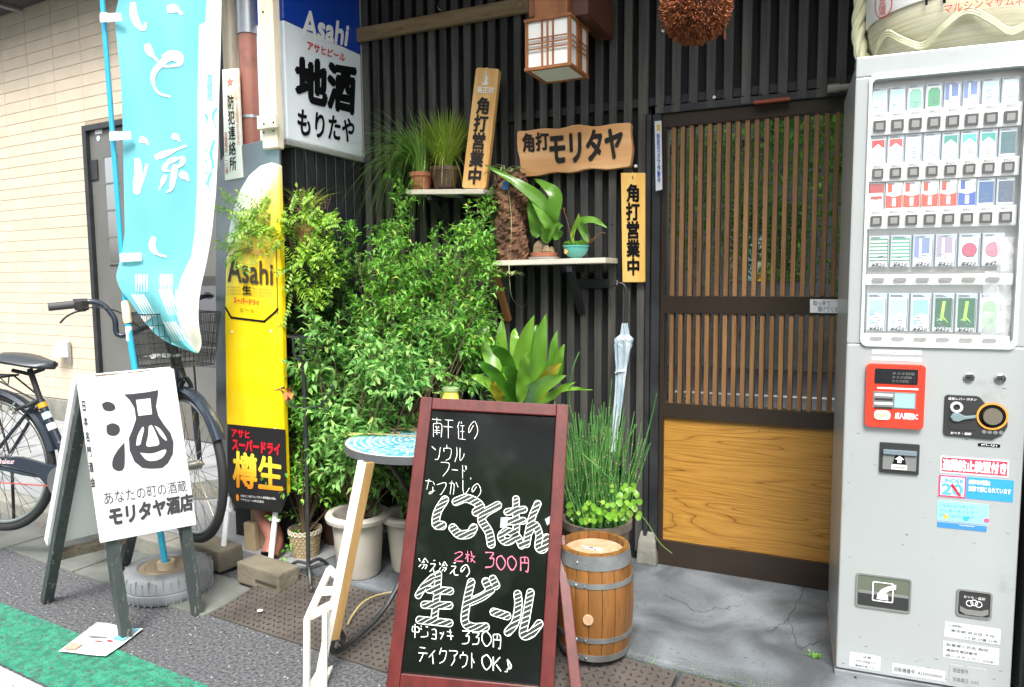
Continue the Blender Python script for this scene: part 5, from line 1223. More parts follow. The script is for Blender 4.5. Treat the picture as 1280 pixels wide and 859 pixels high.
# saddle
vs = []; n = 12; m_ = 14
sc0 = cl_+(sdl-cl_); sd_ = bd
for i in range(n+1):
    t = i/n; x = -.13+.27*t; wv = .085*(1-t)**.6+.020+.012*math.sin(t*3.1); wv = .09 if t < .25 else wv*1.0; wv *= (math.sin(min(t/.12,1)*math.pi/2)); wv *= (math.sin(min((1-t)/.06+.25,1)*math.pi/2))
    zc = .018*math.cos(t*3.0)+.022
    for j in range(m_):
        a = 2*math.pi*j/m_; vs.append(sc0+sd_*x+bs*(max(wv,.004)*math.cos(a))+Vector((0,0,zc+(.022 if math.sin(a) > 0 else .030*(1-.5*t))*math.sin(a))))
fs = [(i*m_+j, i*m_+(j+1) % m_, (i+1)*m_+(j+1) % m_, (i+1)*m_+j) for i in range(n) for j in range(m_)]+[tuple(range(m_))[::-1], tuple(range(n*m_, (n+1)*m_))]
sadm = mat('black vinyl', S(56,62,66), .35); MB().add(vs, fs).build('saddle', sadm, bk, smooth=True)
MB().tube([sc0-sd_*.09+Vector((0,0,-.02)), sc0+Vector((0,0,-.035)), sc0+sd_*.08+Vector((0,0,-.01))], .009, 8).build('saddle_rail', rubber, bk)
# handlebar, with sweep back along the steering direction
hs_ = head_t+Vector((0,0,.10)); rgt = fside  # rider's right of the wheel
b = MB(); b.tube([head_t-Vector((0,0,.02)), hs_], .012, 10)
gr0 = at_d(100, 380, 2.98); gr1 = at_d(60, 384, 2.92)
b.build('stem', chrome, bk, smooth=True)
kn = at_d(150, 405, 3.05)
MB().tube(smoothpts([hs_, at_d(152,420,3.04)+Vector((0,0,0)), at_d(143,398,3.03), at_d(130,382,3.02), at_d(115,377,3.0), gr0], 5), .0115, 10).build('handlebar', bike_paint, bk, smooth=True)
oth = [hs_]+[hs_-rgt*x_+Vector((0,0,z_))-fdv*y_ for x_, z_, y_ in ((.08,.05,.01),(.17,.08,.04),(.24,.08,.10),(.27,.08,.20))]
MB().tube(smoothpts(oth, 5), .0115, 10).build('handlebar', bike_paint, bk, smooth=True)
MB().tube([oth[-1]-(oth[-1]-oth[-2])*.2, oth[-1]+(oth[-1]-oth[-2])*.5], .016, 10).build('grip', rubber, bk, smooth=True)
MB().tube([gr0+(gr1-gr0)*.15, gr1], .0165, 12).build('grip', mat('grey rubber grip', S(72,72,72), .6), bk, smooth=True)
MB().tube([gr0+(gr0-gr1)*.25, gr0+(gr1-gr0)*.2], [.02,.024], 12).build('shifter', vm_dark, bk, smooth=True)
cb = at_d(102,382,2.96); MB().box((-.022,-.018,-.02),(.022,.018,.02), Matrix.Translation(cb)).build('bell', vm_dark, bk, bevel=.005)
MB().tube(smoothpts([at_d(108,388,2.97), at_d(95,390,2.95), at_d(83,396,2.93), at_d(75,404,2.92)], 4), .004, 6).build('brake_lever', rubber, bk, smooth=True)
MB().tube(smoothpts([at_d(100,385,2.95), at_d(130,385,2.92), at_d(152,392,2.95), at_d(175,410,3.0)], 5), .003, 6).build('brake_cable', rubber, bk)
# basket: open wire mesh
q0 = hs_-fdv*.03-fside*(-.0)-Vector((0,0,.03))-bd*.03
def bk_(u, v, z): # u across, v forward
    k = .82+.18*z/.22; return q0+fside*(u*.15*k)+fdv*(.13+(v*.12)*k)+Vector((0,0,-.17+z))
b = MB(); 
for z in np.linspace(0,.22,6): b.tube([bk_(-1,-1,z),bk_(1,-1,z),bk_(1,1,z),bk_(-1,1,z),bk_(-1,-1,z)], .0028 if z > .2 else .0013, 5, cap=False)
for k in range(15):
    u = -1+2*k/14
    for v in (-1,1): b.tube([bk_(u,v,0),bk_(u,v,.22)], .0011, 4, cap=False)
    b.tube([bk_(u,-1,0),bk_(u,1,0)], .0011, 4, cap=False)
    for s_ in (-1,1): b.tube([bk_(s_,u,0),bk_(s_,u,.22)], .0011, 4, cap=False)
b.build('basket', rubber, bk, kind=None, fix=False)
netm = clearmat('black basket net', .45, .8, S(30,32,32))
MB().quad(bk_(-1,-.98,.02),bk_(1,-.98,.02),bk_(1,-.98,.215),bk_(-1,-.98,.215)).quad(bk_(-1,.98,.02),bk_(1,.98,.02),bk_(1,.98,.215),bk_(-1,.98,.215)).quad(bk_(-.99,-.98,.004),bk_(.99,-.98,.004),bk_(.99,.98,.004),bk_(-.99,.98,.004)).build('basket_net', netm, bk, fix=False)
MB().tube([bk_(.3,1,0), FH+fside*.055], .004, 6).tube([bk_(-.3,1,0), FH-fside*.055], .004, 6).build('basket_stay', rubber, bk)
pr_ = thing('paper_scrap', bk_(.5,0,.02), 'crumpled white paper lying in the bicycle basket', 'paper')
g = MB(); vs = []
for j in range(7):
    for i in range(9): vs.append(bk_(-.2+1.0*i/8, -.6+.9*j/6, .02)+Vector((0,0,.018+R.uniform(-.012,.014))))
g.add(vs, [(j*9+i, j*9+i+1, (j+1)*9+i+1, (j+1)*9+i) for j in range(6) for i in range(8)]).build('sheet', cm((226,228,228)), pr_, fix=False)
# rack, wheel guard net, chain case, lock, stand
b = MB()
rz_ = WRr+.07
for s_ in (-.05,0,.05): b.tube([bw(-.33,s_,rz_), bw(.09,s_,rz_)], .005, 6)
for x in (-.3,-.1,.09): b.tube([bw(x,-.06,rz_), bw(x,.06,rz_)], .005, 6)
for s_ in (-.07,.07): b.tube([bw(-.1,s_*.9,rz_), bw(0,s_,0)], .005, 6); b.tube([bw(.07,s_*.7,rz_), cl_+bs*s_*.25], .004, 6); b.tube([bw(-.03,s_*.8,rz_), bw(.03,s_*.8,rz_-.05), bw(.05,s_*.7,rz_)], .003, 6)
b.build('rear_rack', rubber, bk)
b = MB()
for s_ in (-.055,):
    for k in range(9):
        a = math.radians(20+k*16); b.tube([RH+bs*s_+bd*.05*math.cos(a)+Vector((0,0,.05*math.sin(a)+.04)), RH+bs*s_+bd*(WRr-.02)*math.cos(a)+Vector((0,0,(WRr-.02)*math.sin(a)))], .0015, 4, cap=False)
    for r_ in (.12,.19,.26): b.tube([RH+bs*s_+bd*r_*math.cos(math.radians(a))+Vector((0,0,.02+r_*math.sin(math.radians(a)))) for a in range(10,160,12)], .0015, 4, cap=False)
b.build('skirt_guard', rubber, bk, fix=False)
MB().prism([bw(-.04,-.06,.035), bw(.2,-.06,.045), bw(.36,-.06,.015), bw(.47,-.06,.03), bw(.53,-.06,-.05), bw(.47,-.06,-.13), bw(.40,-.06,-.13), bw(.34,-.06,-.085), bw(.28,-.06,-.03), bw(.1,-.06,-.0), bw(-.04,-.06,-.0)], bs*.02).build('chain_case', bike_paint, bk, bevel=.005)
letters('Chaleur', [bw(.07,-.061,.032),bw(.17,-.061,.036),bw(.17,-.061,.014),bw(.07,-.061,.010)], mat('pink white script', S(236,214,220), .5), bk, .02, lift=.001)
MB().tube([bw(-.1,-.07,-.075), bw(.38,-.07,-.072)], .003, 6).build('red_cord', mat('red cord', S(170,58,52), .6), bk)
MB().tube([bb_-bs*.065+Vector((0,0,.0)), bb_-bs*.072+bd*.09-Vector((0,0,.13))], .010, 8).build('crank', alloy, bk); MB().box((-.045,-.04,-.012),(.045,.04,.012), Matrix.Translation(bb_-bs*.11+bd*.09-Vector((0,0,.13)))).build('pedal', rubber, bk, bevel=.004)
MB().lathe([(.02,-.002),(.075,-.002),(.075,.002),(.02,.002)], bb_-bs*.074, 30, Matrix((( *bd,0),(0,0,1,0),( *(-bs),0),(0,0,0,1))).transposed()).build('chain_ring', alloy, bk, smooth=True)
lk_ = [RH+bd*WRr*math.cos(math.radians(a))*1.0+Vector((0,0,WRr*math.sin(math.radians(a)))) for a in (52,)][0]
MB().tube([lk_-bs*.045-bd*.02, lk_-bs*.05+bd*.05+Vector((0,0,.02)), cl_-bs*.02], .009, 8).build('ring_lock', rubber, bk, smooth=True)
MB().tube(smoothpts([lk_-bs*.05-bd*.01, lk_-bs*.05-bd*.035-Vector((0,0,.02)), lk_-bs*.045-bd*.05+Vector((0,0,.0)), lk_-bs*.045-bd*.02+Vector((0,0,.035))], 4), .004, 6).build('lock_shackle', chrome, bk, smooth=True)
gz = RH.z-WRr-.004
for s_ in (-.075,.075): MB().tube([RH+bs*s_, RH+bs*s_*1.2-bd*.03-Vector((0,0,WRr+.0))], .007, 8).build('stand', rubber, bk)
MB().tube([RH-bs*.09-bd*.03-Vector((0,0,WRr)), RH-bs*.09+bd*.06-Vector((0,0,WRr)), RH-bs*.09+bd*.075-Vector((0,0,WRr-.02))], .005, 6).build('stand', rubber, bk)

# ================================================================ BLACKBOARD
Kc, Ku, Kv = Vector((-1.2325,1.8023,.06)), Vector((.9477,.3163,-.0415)).normalized(), Vector((-.093,.3983,.9125)).normalized()
Kn = Ku.cross(Kv).normalized()
if Kn.y > 0: Kn = -Kn
def kp(a, b_, o=0.): return Kc+Ku*a+Kv*b_+Kn*o
KWd, KHt = .4317, .8395
bbd = thing('chalkboard_sign', kp(KWd/2, -.05), 'red framed blackboard sign with chalk menu standing before the barrel', 'blackboard sign')
redw = mat('mahogany stained frame', S(74,24,22), .45, S(92,32,28), 6, stretch=(5,5,.8), bump=.15, coat=.05, spec=.3, dirt=S(86,32,30), dirt_s=3)
kb2 = mat('glossy black board', S(16,18,17), .07, spec=.8, coat=1, bump=.03, bscale=3, dirt=S(46,50,48), dirt_s=4, dirt_t=(.48,.85))
def kbeam(name, a0, b0, a1, b1, o0, o1, m_=redw, par=bbd):
    return MB().add([kp(a0,b0,o0),kp(a1,b0,o0),kp(a1,b1,o0),kp(a0,b1,o0),kp(a0,b0,o1),kp(a1,b0,o1),kp(a1,b1,o1),kp(a0,b1,o1)], [(0,3,2,1),(4,5,6,7),(0,1,5,4),(1,2,6,5),(2,3,7,6),(3,0,4,7)]).build(name, m_, par, bevel=.003)
fw = .042
kbeam('frame_stile', -fw, -.10, -.0005, KHt+fw, -.018, .012); kbeam('frame_stile', KWd+.0005, -.10, KWd+fw, KHt+fw, -.018, .012)
kbeam('frame_rail', 0, KHt+.0005, KWd, KHt+fw-.001, -.017, .011); kbeam('frame_rail', 0, -.05, KWd, -.0005, -.017, .011)
kbeam('board', .0, .0, KWd, KHt, -.012, .0, kb2)
# rear legs
Tb = kp(0, KHt*.98, -.02)
for a0 in (-.03, KWd+.03-.006):
    top = kp(a0, KHt*.56, -.02); pass
def gleg(px0, py0, px1, py1): return at_d(px0, py0, 2.28), None
hz = kp(KWd+.034, .45, -.038); ft_ = at_z(722, 880, .03)
ftL = ft_-Ku*(KWd+.02)-Kn*.14; hzL = kp(-.022, .45, -.038)
for h0, f0 in ((hz, ft_), (hzL, ftL)): MB().beam(h0, f0, .020, .034, Ku).build('rear_leg', redw, bbd, bevel=.003)
MB().beam(kp(0,.40,-.035), kp(KWd,.40,-.035), .03, .014).build('rear_rail', redw, bbd, bevel=.003)
MB().tube([hz+Vector((.01,-.012,.0)), hz+Vector((.01,-.012,-.03))], .005, 8).build('hinge', galv, bbd)
chalk = mat('white chalk marker', S(232,236,228), .7); chalkp = mat('pink chalk marker', S(226,110,140), .7); chalkg = mat('mint chalk marker', S(206,236,206), .7)
hatch = bpy.data.materials.new('hatched chalk fill'); hatch.use_nodes = True; N = hatch.node_tree.nodes; L = hatch.node_tree.links; p = N['Principled BSDF']; p.inputs['Roughness'].default_value = .5
tc = N.new('ShaderNodeTexCoord'); dt = N.new('ShaderNodeVectorMath'); dt.operation = 'DOT_PRODUCT'; hd = (Ku*.42+Kv*-.91); hd = Ku*.5-Kv*.87
dt.inputs[1].default_value = tuple(hd*82); L.new(tc.outputs['Object'], dt.inputs[0]); nz = N.new('ShaderNodeTexNoise'); nz.inputs['Scale'].default_value = 14; L.new(tc.outputs['Object'], nz.inputs[0])
ad = N.new('ShaderNodeMath'); ad.operation = 'ADD'; L.new(dt.outputs['Value'], ad.inputs[0]); L.new(nz.outputs['Fac'], ad.inputs[1]); fr = N.new('ShaderNodeMath'); fr.operation = 'FRACT'; L.new(ad.outputs[0], fr.inputs[0])
rp = N.new('ShaderNodeValToRGB'); rp.color_ramp.interpolation = 'CONSTANT'; rp.color_ramp.elements[0].color = S(206,228,206); rp.color_ramp.elements[1].position = .19; rp.color_ramp.elements[1].color = S(18,20,19); L.new(fr.outputs[0], rp.inputs[0]); L.new(rp.outputs[0], p.inputs['Base Color'])
def kpx(x, y, o=.0015): return at_p(x, y, kp(0,0,o), Kn)
def kq(pts, o=.0005): return [kpx(x, y, o) for x, y in pts]
def kl(t_, x0, y0, x1, y1, m_=chalk, off=.0, sl=.0, **k):
    dx = (y1-y0)*-.08; letters(t_, kq([(x0, y0), (x1, y0+sl), (x1+dx, y1+sl), (x0+dx, y1)]), m_, bbd, off, lift=.0012, **k)

GLY = {'南':['1878','4946','1617','16 1161','2676 7161','3545','3444','2353','4441'] ,
'南':['0888','4946','1610','1686','8680','3544','6554','2373','2272','4541'],'千':['7848','1888','4840','0585'],'住':['3916','2620','5958','4787','4484','3090','6760'],
'の':['5713','1316','1669','6996','9693','9360'],'ソ':['0846','9871','7130'],'ウ':['4947','1715','1787','8772','7230'],'ル':['2824','2400','5851','5183','8395'],
'フ':['0888','8874','7420'],'.':['1011'],'ド':['3930','3665','6987','8976'],'ー':['1585'],'な':['0757','3812','6785','6461','6130','3041','4182'],'つ':['0688','8896','9651','5130'],
'か':['0757','5753','5340','3910','7895'],'し':['3933','3351','5195'],'え':['4969','1666','6600','4350','5090'],'2':['1668','6886','8610','1090'],'枚':['0646','2920','2602','5966','5595','8550','5390'],
'3':['1888','8855','5585','8571','7110'],'0':['5917','1713','1350','5093','9396','9659'],'円':['1816','1810','1888','8880','8060','5855','1585'],'冷':['0816','0224','6935','6996','4666','4484','8461','5331'],
'中':['1714','1787','8784','8414','4940'],'ジ':['0918','0716','0182','8285','6978','8988'],'ョ':['2676','7670','3373','2070'],'ッ':['2544','4554','7664','6430'],'キ':['0767','0484','4951'],
'9':['8616','1618','1889','8985','8560'],'テ':['1878','0595','5532','3210'],'イ':['8914','5660'],'ク':['3915','3787','8762','6210'],'ア':['0888','8855','5653','5320'],'ト':['3930','3663'],
'O':['5917','1713','1350','5093','9396','9659'],'K':['1910','8914','4490'],'!':['6943','4110'],'!':['4862','6284','8448','4241','4010']}
def hand(t_, x0, y0, x1, y1, m_=chalk, w_=.0019, sl=0.):
    """thin hand-drawn chalk strokes, one ribbon per stroke"""
    n_ = len(t_); b = MB(); cw = (x1-x0)/n_
    for i, ch in enumerate(t_):
        if ch == ' ': continue
        jx, jy, js = R.uniform(-.6,.6), R.uniform(-1,1), R.uniform(.88,1.08)
        segs = []
        for st_ in GLY[ch]:
            st_ = st_.replace(' ', ''); pp_ = [(int(st_[k]), int(st_[k+1])) for k in range(0, len(st_), 2)]
            if segs and segs[-1][-1] == pp_[0]: segs[-1] += pp_[1:]
            else: segs.append(pp_)
        for sg_ in segs:
            P_ = []
            for gx, gy in sg_:
                u_ = gx/9*.84*js; v_ = gy/9; P_.append(kpx(x0+cw*(i+u_)+jx+R.uniform(-.25,.25), y1+(y0-y1)*v_*js+jy+sl*(i+u_)/n_-(0)+R.uniform(-.25,.25), .0017))
            if len(P_) > 2: P_ = smoothpts(P_, 5)
            else: P_ = [P_[0], P_[0].lerp(P_[1], .5)+Kn*0, P_[1]]
            m2 = len(P_); vs = []
            for k, p in enumerate(P_):
                d = (P_[min(k+1,m2-1)]-P_[max(k-1,0)]); d = d.normalized() if d.length > 1e-6 else Ku; s_ = d.cross(Kn)*w_/2*R.uniform(.7,1.25); vs += [p-s_, p+s_]
            b.add(vs, [(2*k, 2*k+1, 2*k+3, 2*k+2) for k in range(m2-1)])
    b.build('lettering', m_, bbd, fix=False)
hand('南千住の', 540, 521, 600, 545, sl=5); hand('ソウル', 540, 553, 582, 573, sl=5); hand('フード.', 551, 578, 600, 596, sl=5); hand('なつかしの', 532, 597, 604, 616, sl=7)
def kstroke(pts, w_, m_=chalk, name='lettering', o=.0018, closed=False):
    P_ = [kpx(x, y, o) for x, y in pts]; P_ = smoothpts(P_, 6); n = len(P_); vs = []
    for i, p in enumerate(P_):
        d = (P_[min(i+1,n-1)]-P_[max(i-1,0)]).normalized(); s_ = d.cross(Kn)*w_/2; vs += [p-s_, p+s_]
    return vs, [(2*i, 2*i+1, 2*i+3, 2*i+2) for i in range(n-1)]
def fat(strokes, w_):
    """chunky outlined characters: chalk outline below, hatched body above, from centre lines"""
    for o, ww, m_ in ((.0010, w_+.0052, chalk), (.0016, w_, hatch)):
        b = MB()
        for k, pts in enumerate(strokes):
            P_ = smoothpts([kpx(x, y, o+k*.00003) for x, y in pts], 7); n = len(P_); vs = []
            for i, p in enumerate(P_):
                d = (P_[min(i+1,n-1)]-P_[max(i-1,0)]).normalized(); s_ = d.cross(Kn)*ww/2; vs += [p-s_, p+s_]
            b.add(vs, [(2*i, 2*i+1, 2*i+3, 2*i+2) for i in range(n-1)])
            for e in (0, n-1):
                d = (P_[1]-P_[0]).normalized() if e == 0 else (P_[-2]-P_[-1]).normalized(); s_ = d.cross(Kn)
                c0 = len(b.v); b.add([P_[e]+(s_*math.cos(t)-d*math.sin(t))*ww/2 for t in np.linspace(0, math.pi, 9)], [tuple(range(9))])
        b.build('lettering', m_, bbd, fix=False)
FWD = .0235
fat([[(556,625),(547,640),(545,655),(553,657)], [(570,627),(583,623),(597,629),(601,636),(595,640)], [(566,660),(574,668),(587,667),(592,660)]], FWD)
fat([[(622,632),(607,641),(602,650),(611,665),(614,680)]], FWD)
fat([[(634,640),(655,637)], [(634,652),(654,651)], [(645,624),(645,645),(645,664),(640,675),(631,677),(626,670),(634,664),(646,670),(652,682)]], FWD*.8)
fat([[(672,630),(664,650),(658,680)], [(660,668),(668,656),(674,668),(673,684),(680,686),(683,672)]], FWD*.85)
hand('2枚', 567, 686, 597, 700, chalkp, .0026, sl=3); hand('300円', 605, 690, 664, 710, chalkp, .0032, sl=4)
hand('冷え冷えの', 524, 697, 588, 712, chalk, .0028, sl=10)
fat([[(541,722),(530,733),(523,744)], [(536,737),(563,739)], [(530,756),(562,757)], [(548,718),(546,745),(543,772)], [(524,775),(562,779)]], FWD*.8)
fat([[(589,728),(584,750),(581,776),(590,784),(607,784)], [(589,752),(604,745),(614,737)], [(607,727),(611,735)], [(616,724),(620,732)]], FWD*.9)
fat([[(617,765),(634,770)]], FWD*.85)
fat([[(647,743),(648,756),(644,778),(635,790)], [(663,741),(658,770),(654,793),(664,792),(674,780)]], FWD*.9)
hand('中ジョッキ', 515, 781, 570, 797, chalk, .0026, sl=5); hand('330円', 576, 786, 628, 804, chalk, .0030, sl=6)
hand('テイクアウト', 523, 808, 599, 827, chalk, .0026, sl=9); hand('OK!', 602, 818, 644, 837, chalk, .0034, sl=3)
for q in ([(681,649),(691,643),(694,650),(684,657)], [(626,647),(635,646),(634,660),(625,660)]): patch('tape', kq(q, .002), mat('silver tape', S(150,156,160), .5), bbd, lift=.0008, thick=.0006)

# ================================================================ ROUND TABLE AND WHAT IS ON IT
TC = Vector((-1.475, 2.32, .67)); TRr = .287
tbl = thing('round_table', (TC.x, TC.y, 0), 'small round bistro table with blue mosaic top and black scrolled iron legs', 'table')
MB().lathe([(TRr-.004,-.028),(TRr,-.026),(TRr,.001),(TRr-.006,.001)], TC, 64, cap=(True,False)).build('rim', mat('grey metal rim', S(112,114,116), .4, metal=.5), tbl, smooth=True)
MB().lathe([(TRr-.0065,-.01),(TRr-.0065,.0)], TC, 64).build('tabletop', mat('pale grout', S(222,228,226), .7), tbl)
mos = [mat('mosaic blue %d' % k, c, .2, coat=.3) for k, c in enumerate((S(120,190,212), S(150,206,220), S(92,168,200)))]
Rm = random.Random(5); pts_ = []
for r_ in np.arange(.02, TRr-.015, .024):
    n = max(int(2*math.pi*r_/.037), 3); ph = Rm.random()*6
    for k in range(n): pts_.append((r_, ph+2*math.pi*k/n, 2*math.pi/n))
mosaic = [MB() for _ in mos]; cnt = 0
for r_, a, da in pts_:
    hw, hr = r_*da/2*.80, .0086; c_ = TC+Vector((r_*math.cos(a), r_*math.sin(a), 0)); t_ = Vector((-math.sin(a), math.cos(a), 0)); e = Vector((math.cos(a), math.sin(a), 0))
    j = lambda: Rm.uniform(-.003,.003)
    MB().prism([c_-t_*(hw+j())-e*(hr+j()), c_+t_*(hw+j())-e*(hr+j()), c_+t_*(hw+j())+e*(hr+j()), c_-t_*(hw+j())+e*(hr+j())], (0,0,.0022)).build('mosaic_piece', Rm.choice(mos), tbl)
a = math.radians(-97); e = Vector((math.cos(a), math.sin(a), 0)); g = lambda r_, z: Vector((TC.x, TC.y, 0))+e*r_+Vector((0,0,z))
MB().tube(smoothpts([g(.20,.64), g(.11,.53), g(.02,.36), g(.08,.22), g(.22,.09), g(.36,.045), g(.46,.035), g(.485,.06), g(.47,.09), g(.44,.088), g(.43,.065), g(.445,.055)], 5), .0095, 8).build('leg', iron, tbl, smooth=True)
for k in range(1, 3):
    a = math.radians(-97+120*k); e = Vector((math.cos(a), math.sin(a), 0))
    g = lambda r_, z: Vector((TC.x, TC.y, 0))+e*r_+Vector((0,0,z))
    MB().tube(smoothpts([g(.22,.64), g(.12,.54), g(.04,.36), g(.07,.20), g(.20,.05), g(.27,.02), g(.30,.045), g(.29,.075), g(.262,.075), g(.255,.055), g(.265,.045)], 5), .0085, 8).build('leg', iron, tbl, smooth=True)
MB().lathe([(.05,.34),(.058,.34),(.058,.352),(.05,.352)], Vector((TC.x,TC.y,0)), 20, cap=(False,False)).build('leg_ring', iron, tbl)
jc = at_d(563,500,2.78); jc = Vector((jc.x, jc.y, .673))
jr = thing('glass_jar', jc, 'yellow glass jar standing on the round table behind the blackboard', 'jar')
hj = at_d(563,486,2.78).z-.673; MB().lathe([(.028,0),(.033,.008),(.034,.02),(.034,hj-.03),(.030,hj-.018),(.030,hj-.004),(.032,hj-.002)], jc, 28, cap=(True,False)).build('jar', mat('yellow glass', S(206,190,40), .1, S(226,214,90), 9, coat=.5), jr, smooth=True)
MB().lathe([(.0335,hj-.006),(.0335,hj+.004),(.025,hj+.006)], jc, 28).build('rim', mat('pale green lid', S(150,170,120), .3), jr, smooth=True)
stw = thing('straw_strands', TC+Vector((0,.1,.003)), 'dry straw strands lying across the mosaic table top', 'straw')
b = MB(); 
for x0, y0, x1, y1, z in ((420,546,500,541,.652),(430,543,545,548,.655),(457,528,475,538,.70),(470,536,555,533,.656),(476,541,540,536,.66),(465,533,530,542,.662),(490,538,560,541,.655),(456,527,500,543,.68)):
    a, c_ = at_z(x0,y0,.675), at_z(x1,y1,.675); a.z = z+.025; c_.z = .677; b.tube([a, a.lerp(c_,.5)+Vector((0,0,.004)), c_], .0022, 5)
b.build('strands', mat('dry straw', S(196,170,110), .8), stw)
# ================================================================ WHITE FOLDED EASEL
ez = thing('folded_easel', at_z(400,843,0), 'narrow white folded timber easel leaning against the round table seen edge on', 'easel')
f0, f1 = at_z(399,845,.002), None
tpz = at_d(450, 577, 2.30)
dirb = Vector((.50,.80,0)).normalized()
tan_ = mat('bare pine side', S(158,122,70), .7, S(178,142,88), 5, stretch=(5,5,.7))
A0 = at_z(397,844,.003); A1 = Vector((tpz.x, tpz.y, tpz.z))
b = MB(); d = (A1-A0).normalized(); e = Vector((.93,-.36,0)); e = (e-d*e.dot(d)).normalized(); g_ = d.cross(e).normalized()
if g_.y < 0: g_ = -g_
hw = .016
def pr8(p, q, w_, dep, m_, name, par=ez): 
    return MB().add([p-e*w_/2, p+e*w_/2, p+e*w_/2+g_*dep, p-e*w_/2+g_*dep, q-e*w_/2, q+e*w_/2, q+e*w_/2+g_*dep, q-e*w_/2+g_*dep], [(0,3,2,1),(4,5,6,7),(0,1,5,4),(1,2,6,5),(2,3,7,6),(3,0,4,7)]).build(name, m_, par, bevel=.002)
pr8(A0, A1, .030, .016, white_wood, 'front_rail')
pr8(A0+e*.002+g_*.0165+d*.05, A1+e*.002+g_*.0165, .026, .16, tan_, 'side_panel') if False else None
# brown side boards behind the white face
S0, S1 = A0+g_*.0170, A1+g_*.0170
MB().add([S0+e*.003+d*.12, S0+e*.014+d*.12, S1+e*.014, S1+e*.003, S0+e*.003+g_*.03+d*.12, S0+e*.014+g_*.03+d*.12, S1+e*.014+g_*.03, S1+e*.003+g_*.03], [(0,3,2,1),(4,5,6,7),(0,1,5,4),(1,2,6,5),(2,3,7,6),(3,0,4,7)]).build('side_board', tan_, ez, bevel=.002)
B0 = at_d(382, 842, 2.22); B0.z = .003; B1 = at_d(384, 772, 2.24); B2 = at_d(412, 712, 2.40)
MB().beam(B0, B1, .018, .018).build('rear_rail', white_wood, ez, bevel=.002); MB().beam(B1-Vector((0,0,.006)), B2, .018, .018).build('rear_rail', white_wood, ez, bevel=.002)
B0b, B1b, B2b = [p+Vector((.020,.060,0)) for p in (B0, B1, B2)]
MB().beam(B0b, B1b, .016, .016).build('rear_rail', white_wood, ez, bevel=.002)
for t_, q_ in ((B2, .60), (B1.lerp(B2,.52), .48), (B1, .245)):
    MB().beam(t_, A0.lerp(A1, max(0,(t_.z-A0.z)/(A1.z-A0.z)))+g_*.01, .012, .026, (0,0,1)).build('rung', white_wood, ez, bevel=.002)
MB().beam(B0+Vector((0,0,.012)), A0+g_*.01+Vector((0,0,.012)), .012, .022, (0,0,1)).build('rung', white_wood, ez, bevel=.002); MB().prism([B0+Vector((0,0,.002)), A0+Vector((0,0,.002)), A0+Vector((.022,.05,.002)), B0b], (0,0,.012)).build('foot_board', white_wood, ez)
# ================================================================ IRON PLANT STAND
ps = Vector((-2.02, 2.29, .03)); pst = thing('iron_plant_stand', ps, 'tall black wrought iron stand with an empty cup holder and scrolled feet', 'plant stand')
tp_ = at_y(379, 452, 2.29); bt = at_y(386, 735, 2.29)
MB().tube([bt, at_y(383,560,2.29), tp_], .0085, 10).build('pole', iron, pst, smooth=True)
cz = at_y(379,420,2.29)
for k in range(3):
    a = math.radians(180+120*k); e = Vector((math.cos(a), math.sin(a), 0)); MB().tube(smoothpts([tp_, tp_+e*.04+Vector((0,0,.015)), Vector((cz.x,cz.y,cz.z-.04))+e*.052, Vector((cz.x,cz.y,cz.z))+e*.056], 5), .005, 8).build('cup_arm', iron, pst, smooth=True)
MB().lathe([(.056,-.004),(.062,-.004),(.062,.004),(.056,.004)], cz, 28, cap=(False,False)).build('cup_ring', iron, pst, smooth=True)
for k in range(3):
    a = math.radians(-165+120*k); e = Vector((math.cos(a), math.sin(a), 0)); g = lambda r_, z: Vector((bt.x, bt.y, 0))+e*r_+Vector((0,0,z))
    MB().tube(smoothpts([g(0,.10), g(.05,.105), g(.09,.075), g(.115,.035), g(.145,.03), g(.15,.055), g(.132,.06)], 5), .007, 8).build('foot', iron, pst, smooth=True)
for x, y, s_ in ((352,488,-1),(417,486,1)):
    c_ = at_y(x,y,2.27); m0 = at_y(382,510,2.29); MB().tube(smoothpts([m0, m0.lerp(c_,.5)-Vector((0,0,.03)), c_, c_+Vector((-.012*s_,0,.012))], 5), [.004]*15+[.006], 6).build('scroll_arm', iron, pst, smooth=True)
ld = Leaves(); c_ = at_y(360,492,2.25)
for k in range(6): ld.leaf(c_+rv(.01), Vector((R.uniform(-1,1),-.4,R.uniform(-1,1))), Vector((0,0,1)), .05, .03)
tag(ld.build('dead_leaf', mat('dead orange leaf', S(176,108,60), .8), None), 'curled dry orange leaves caught on the iron stand arm', 'dead leaf')

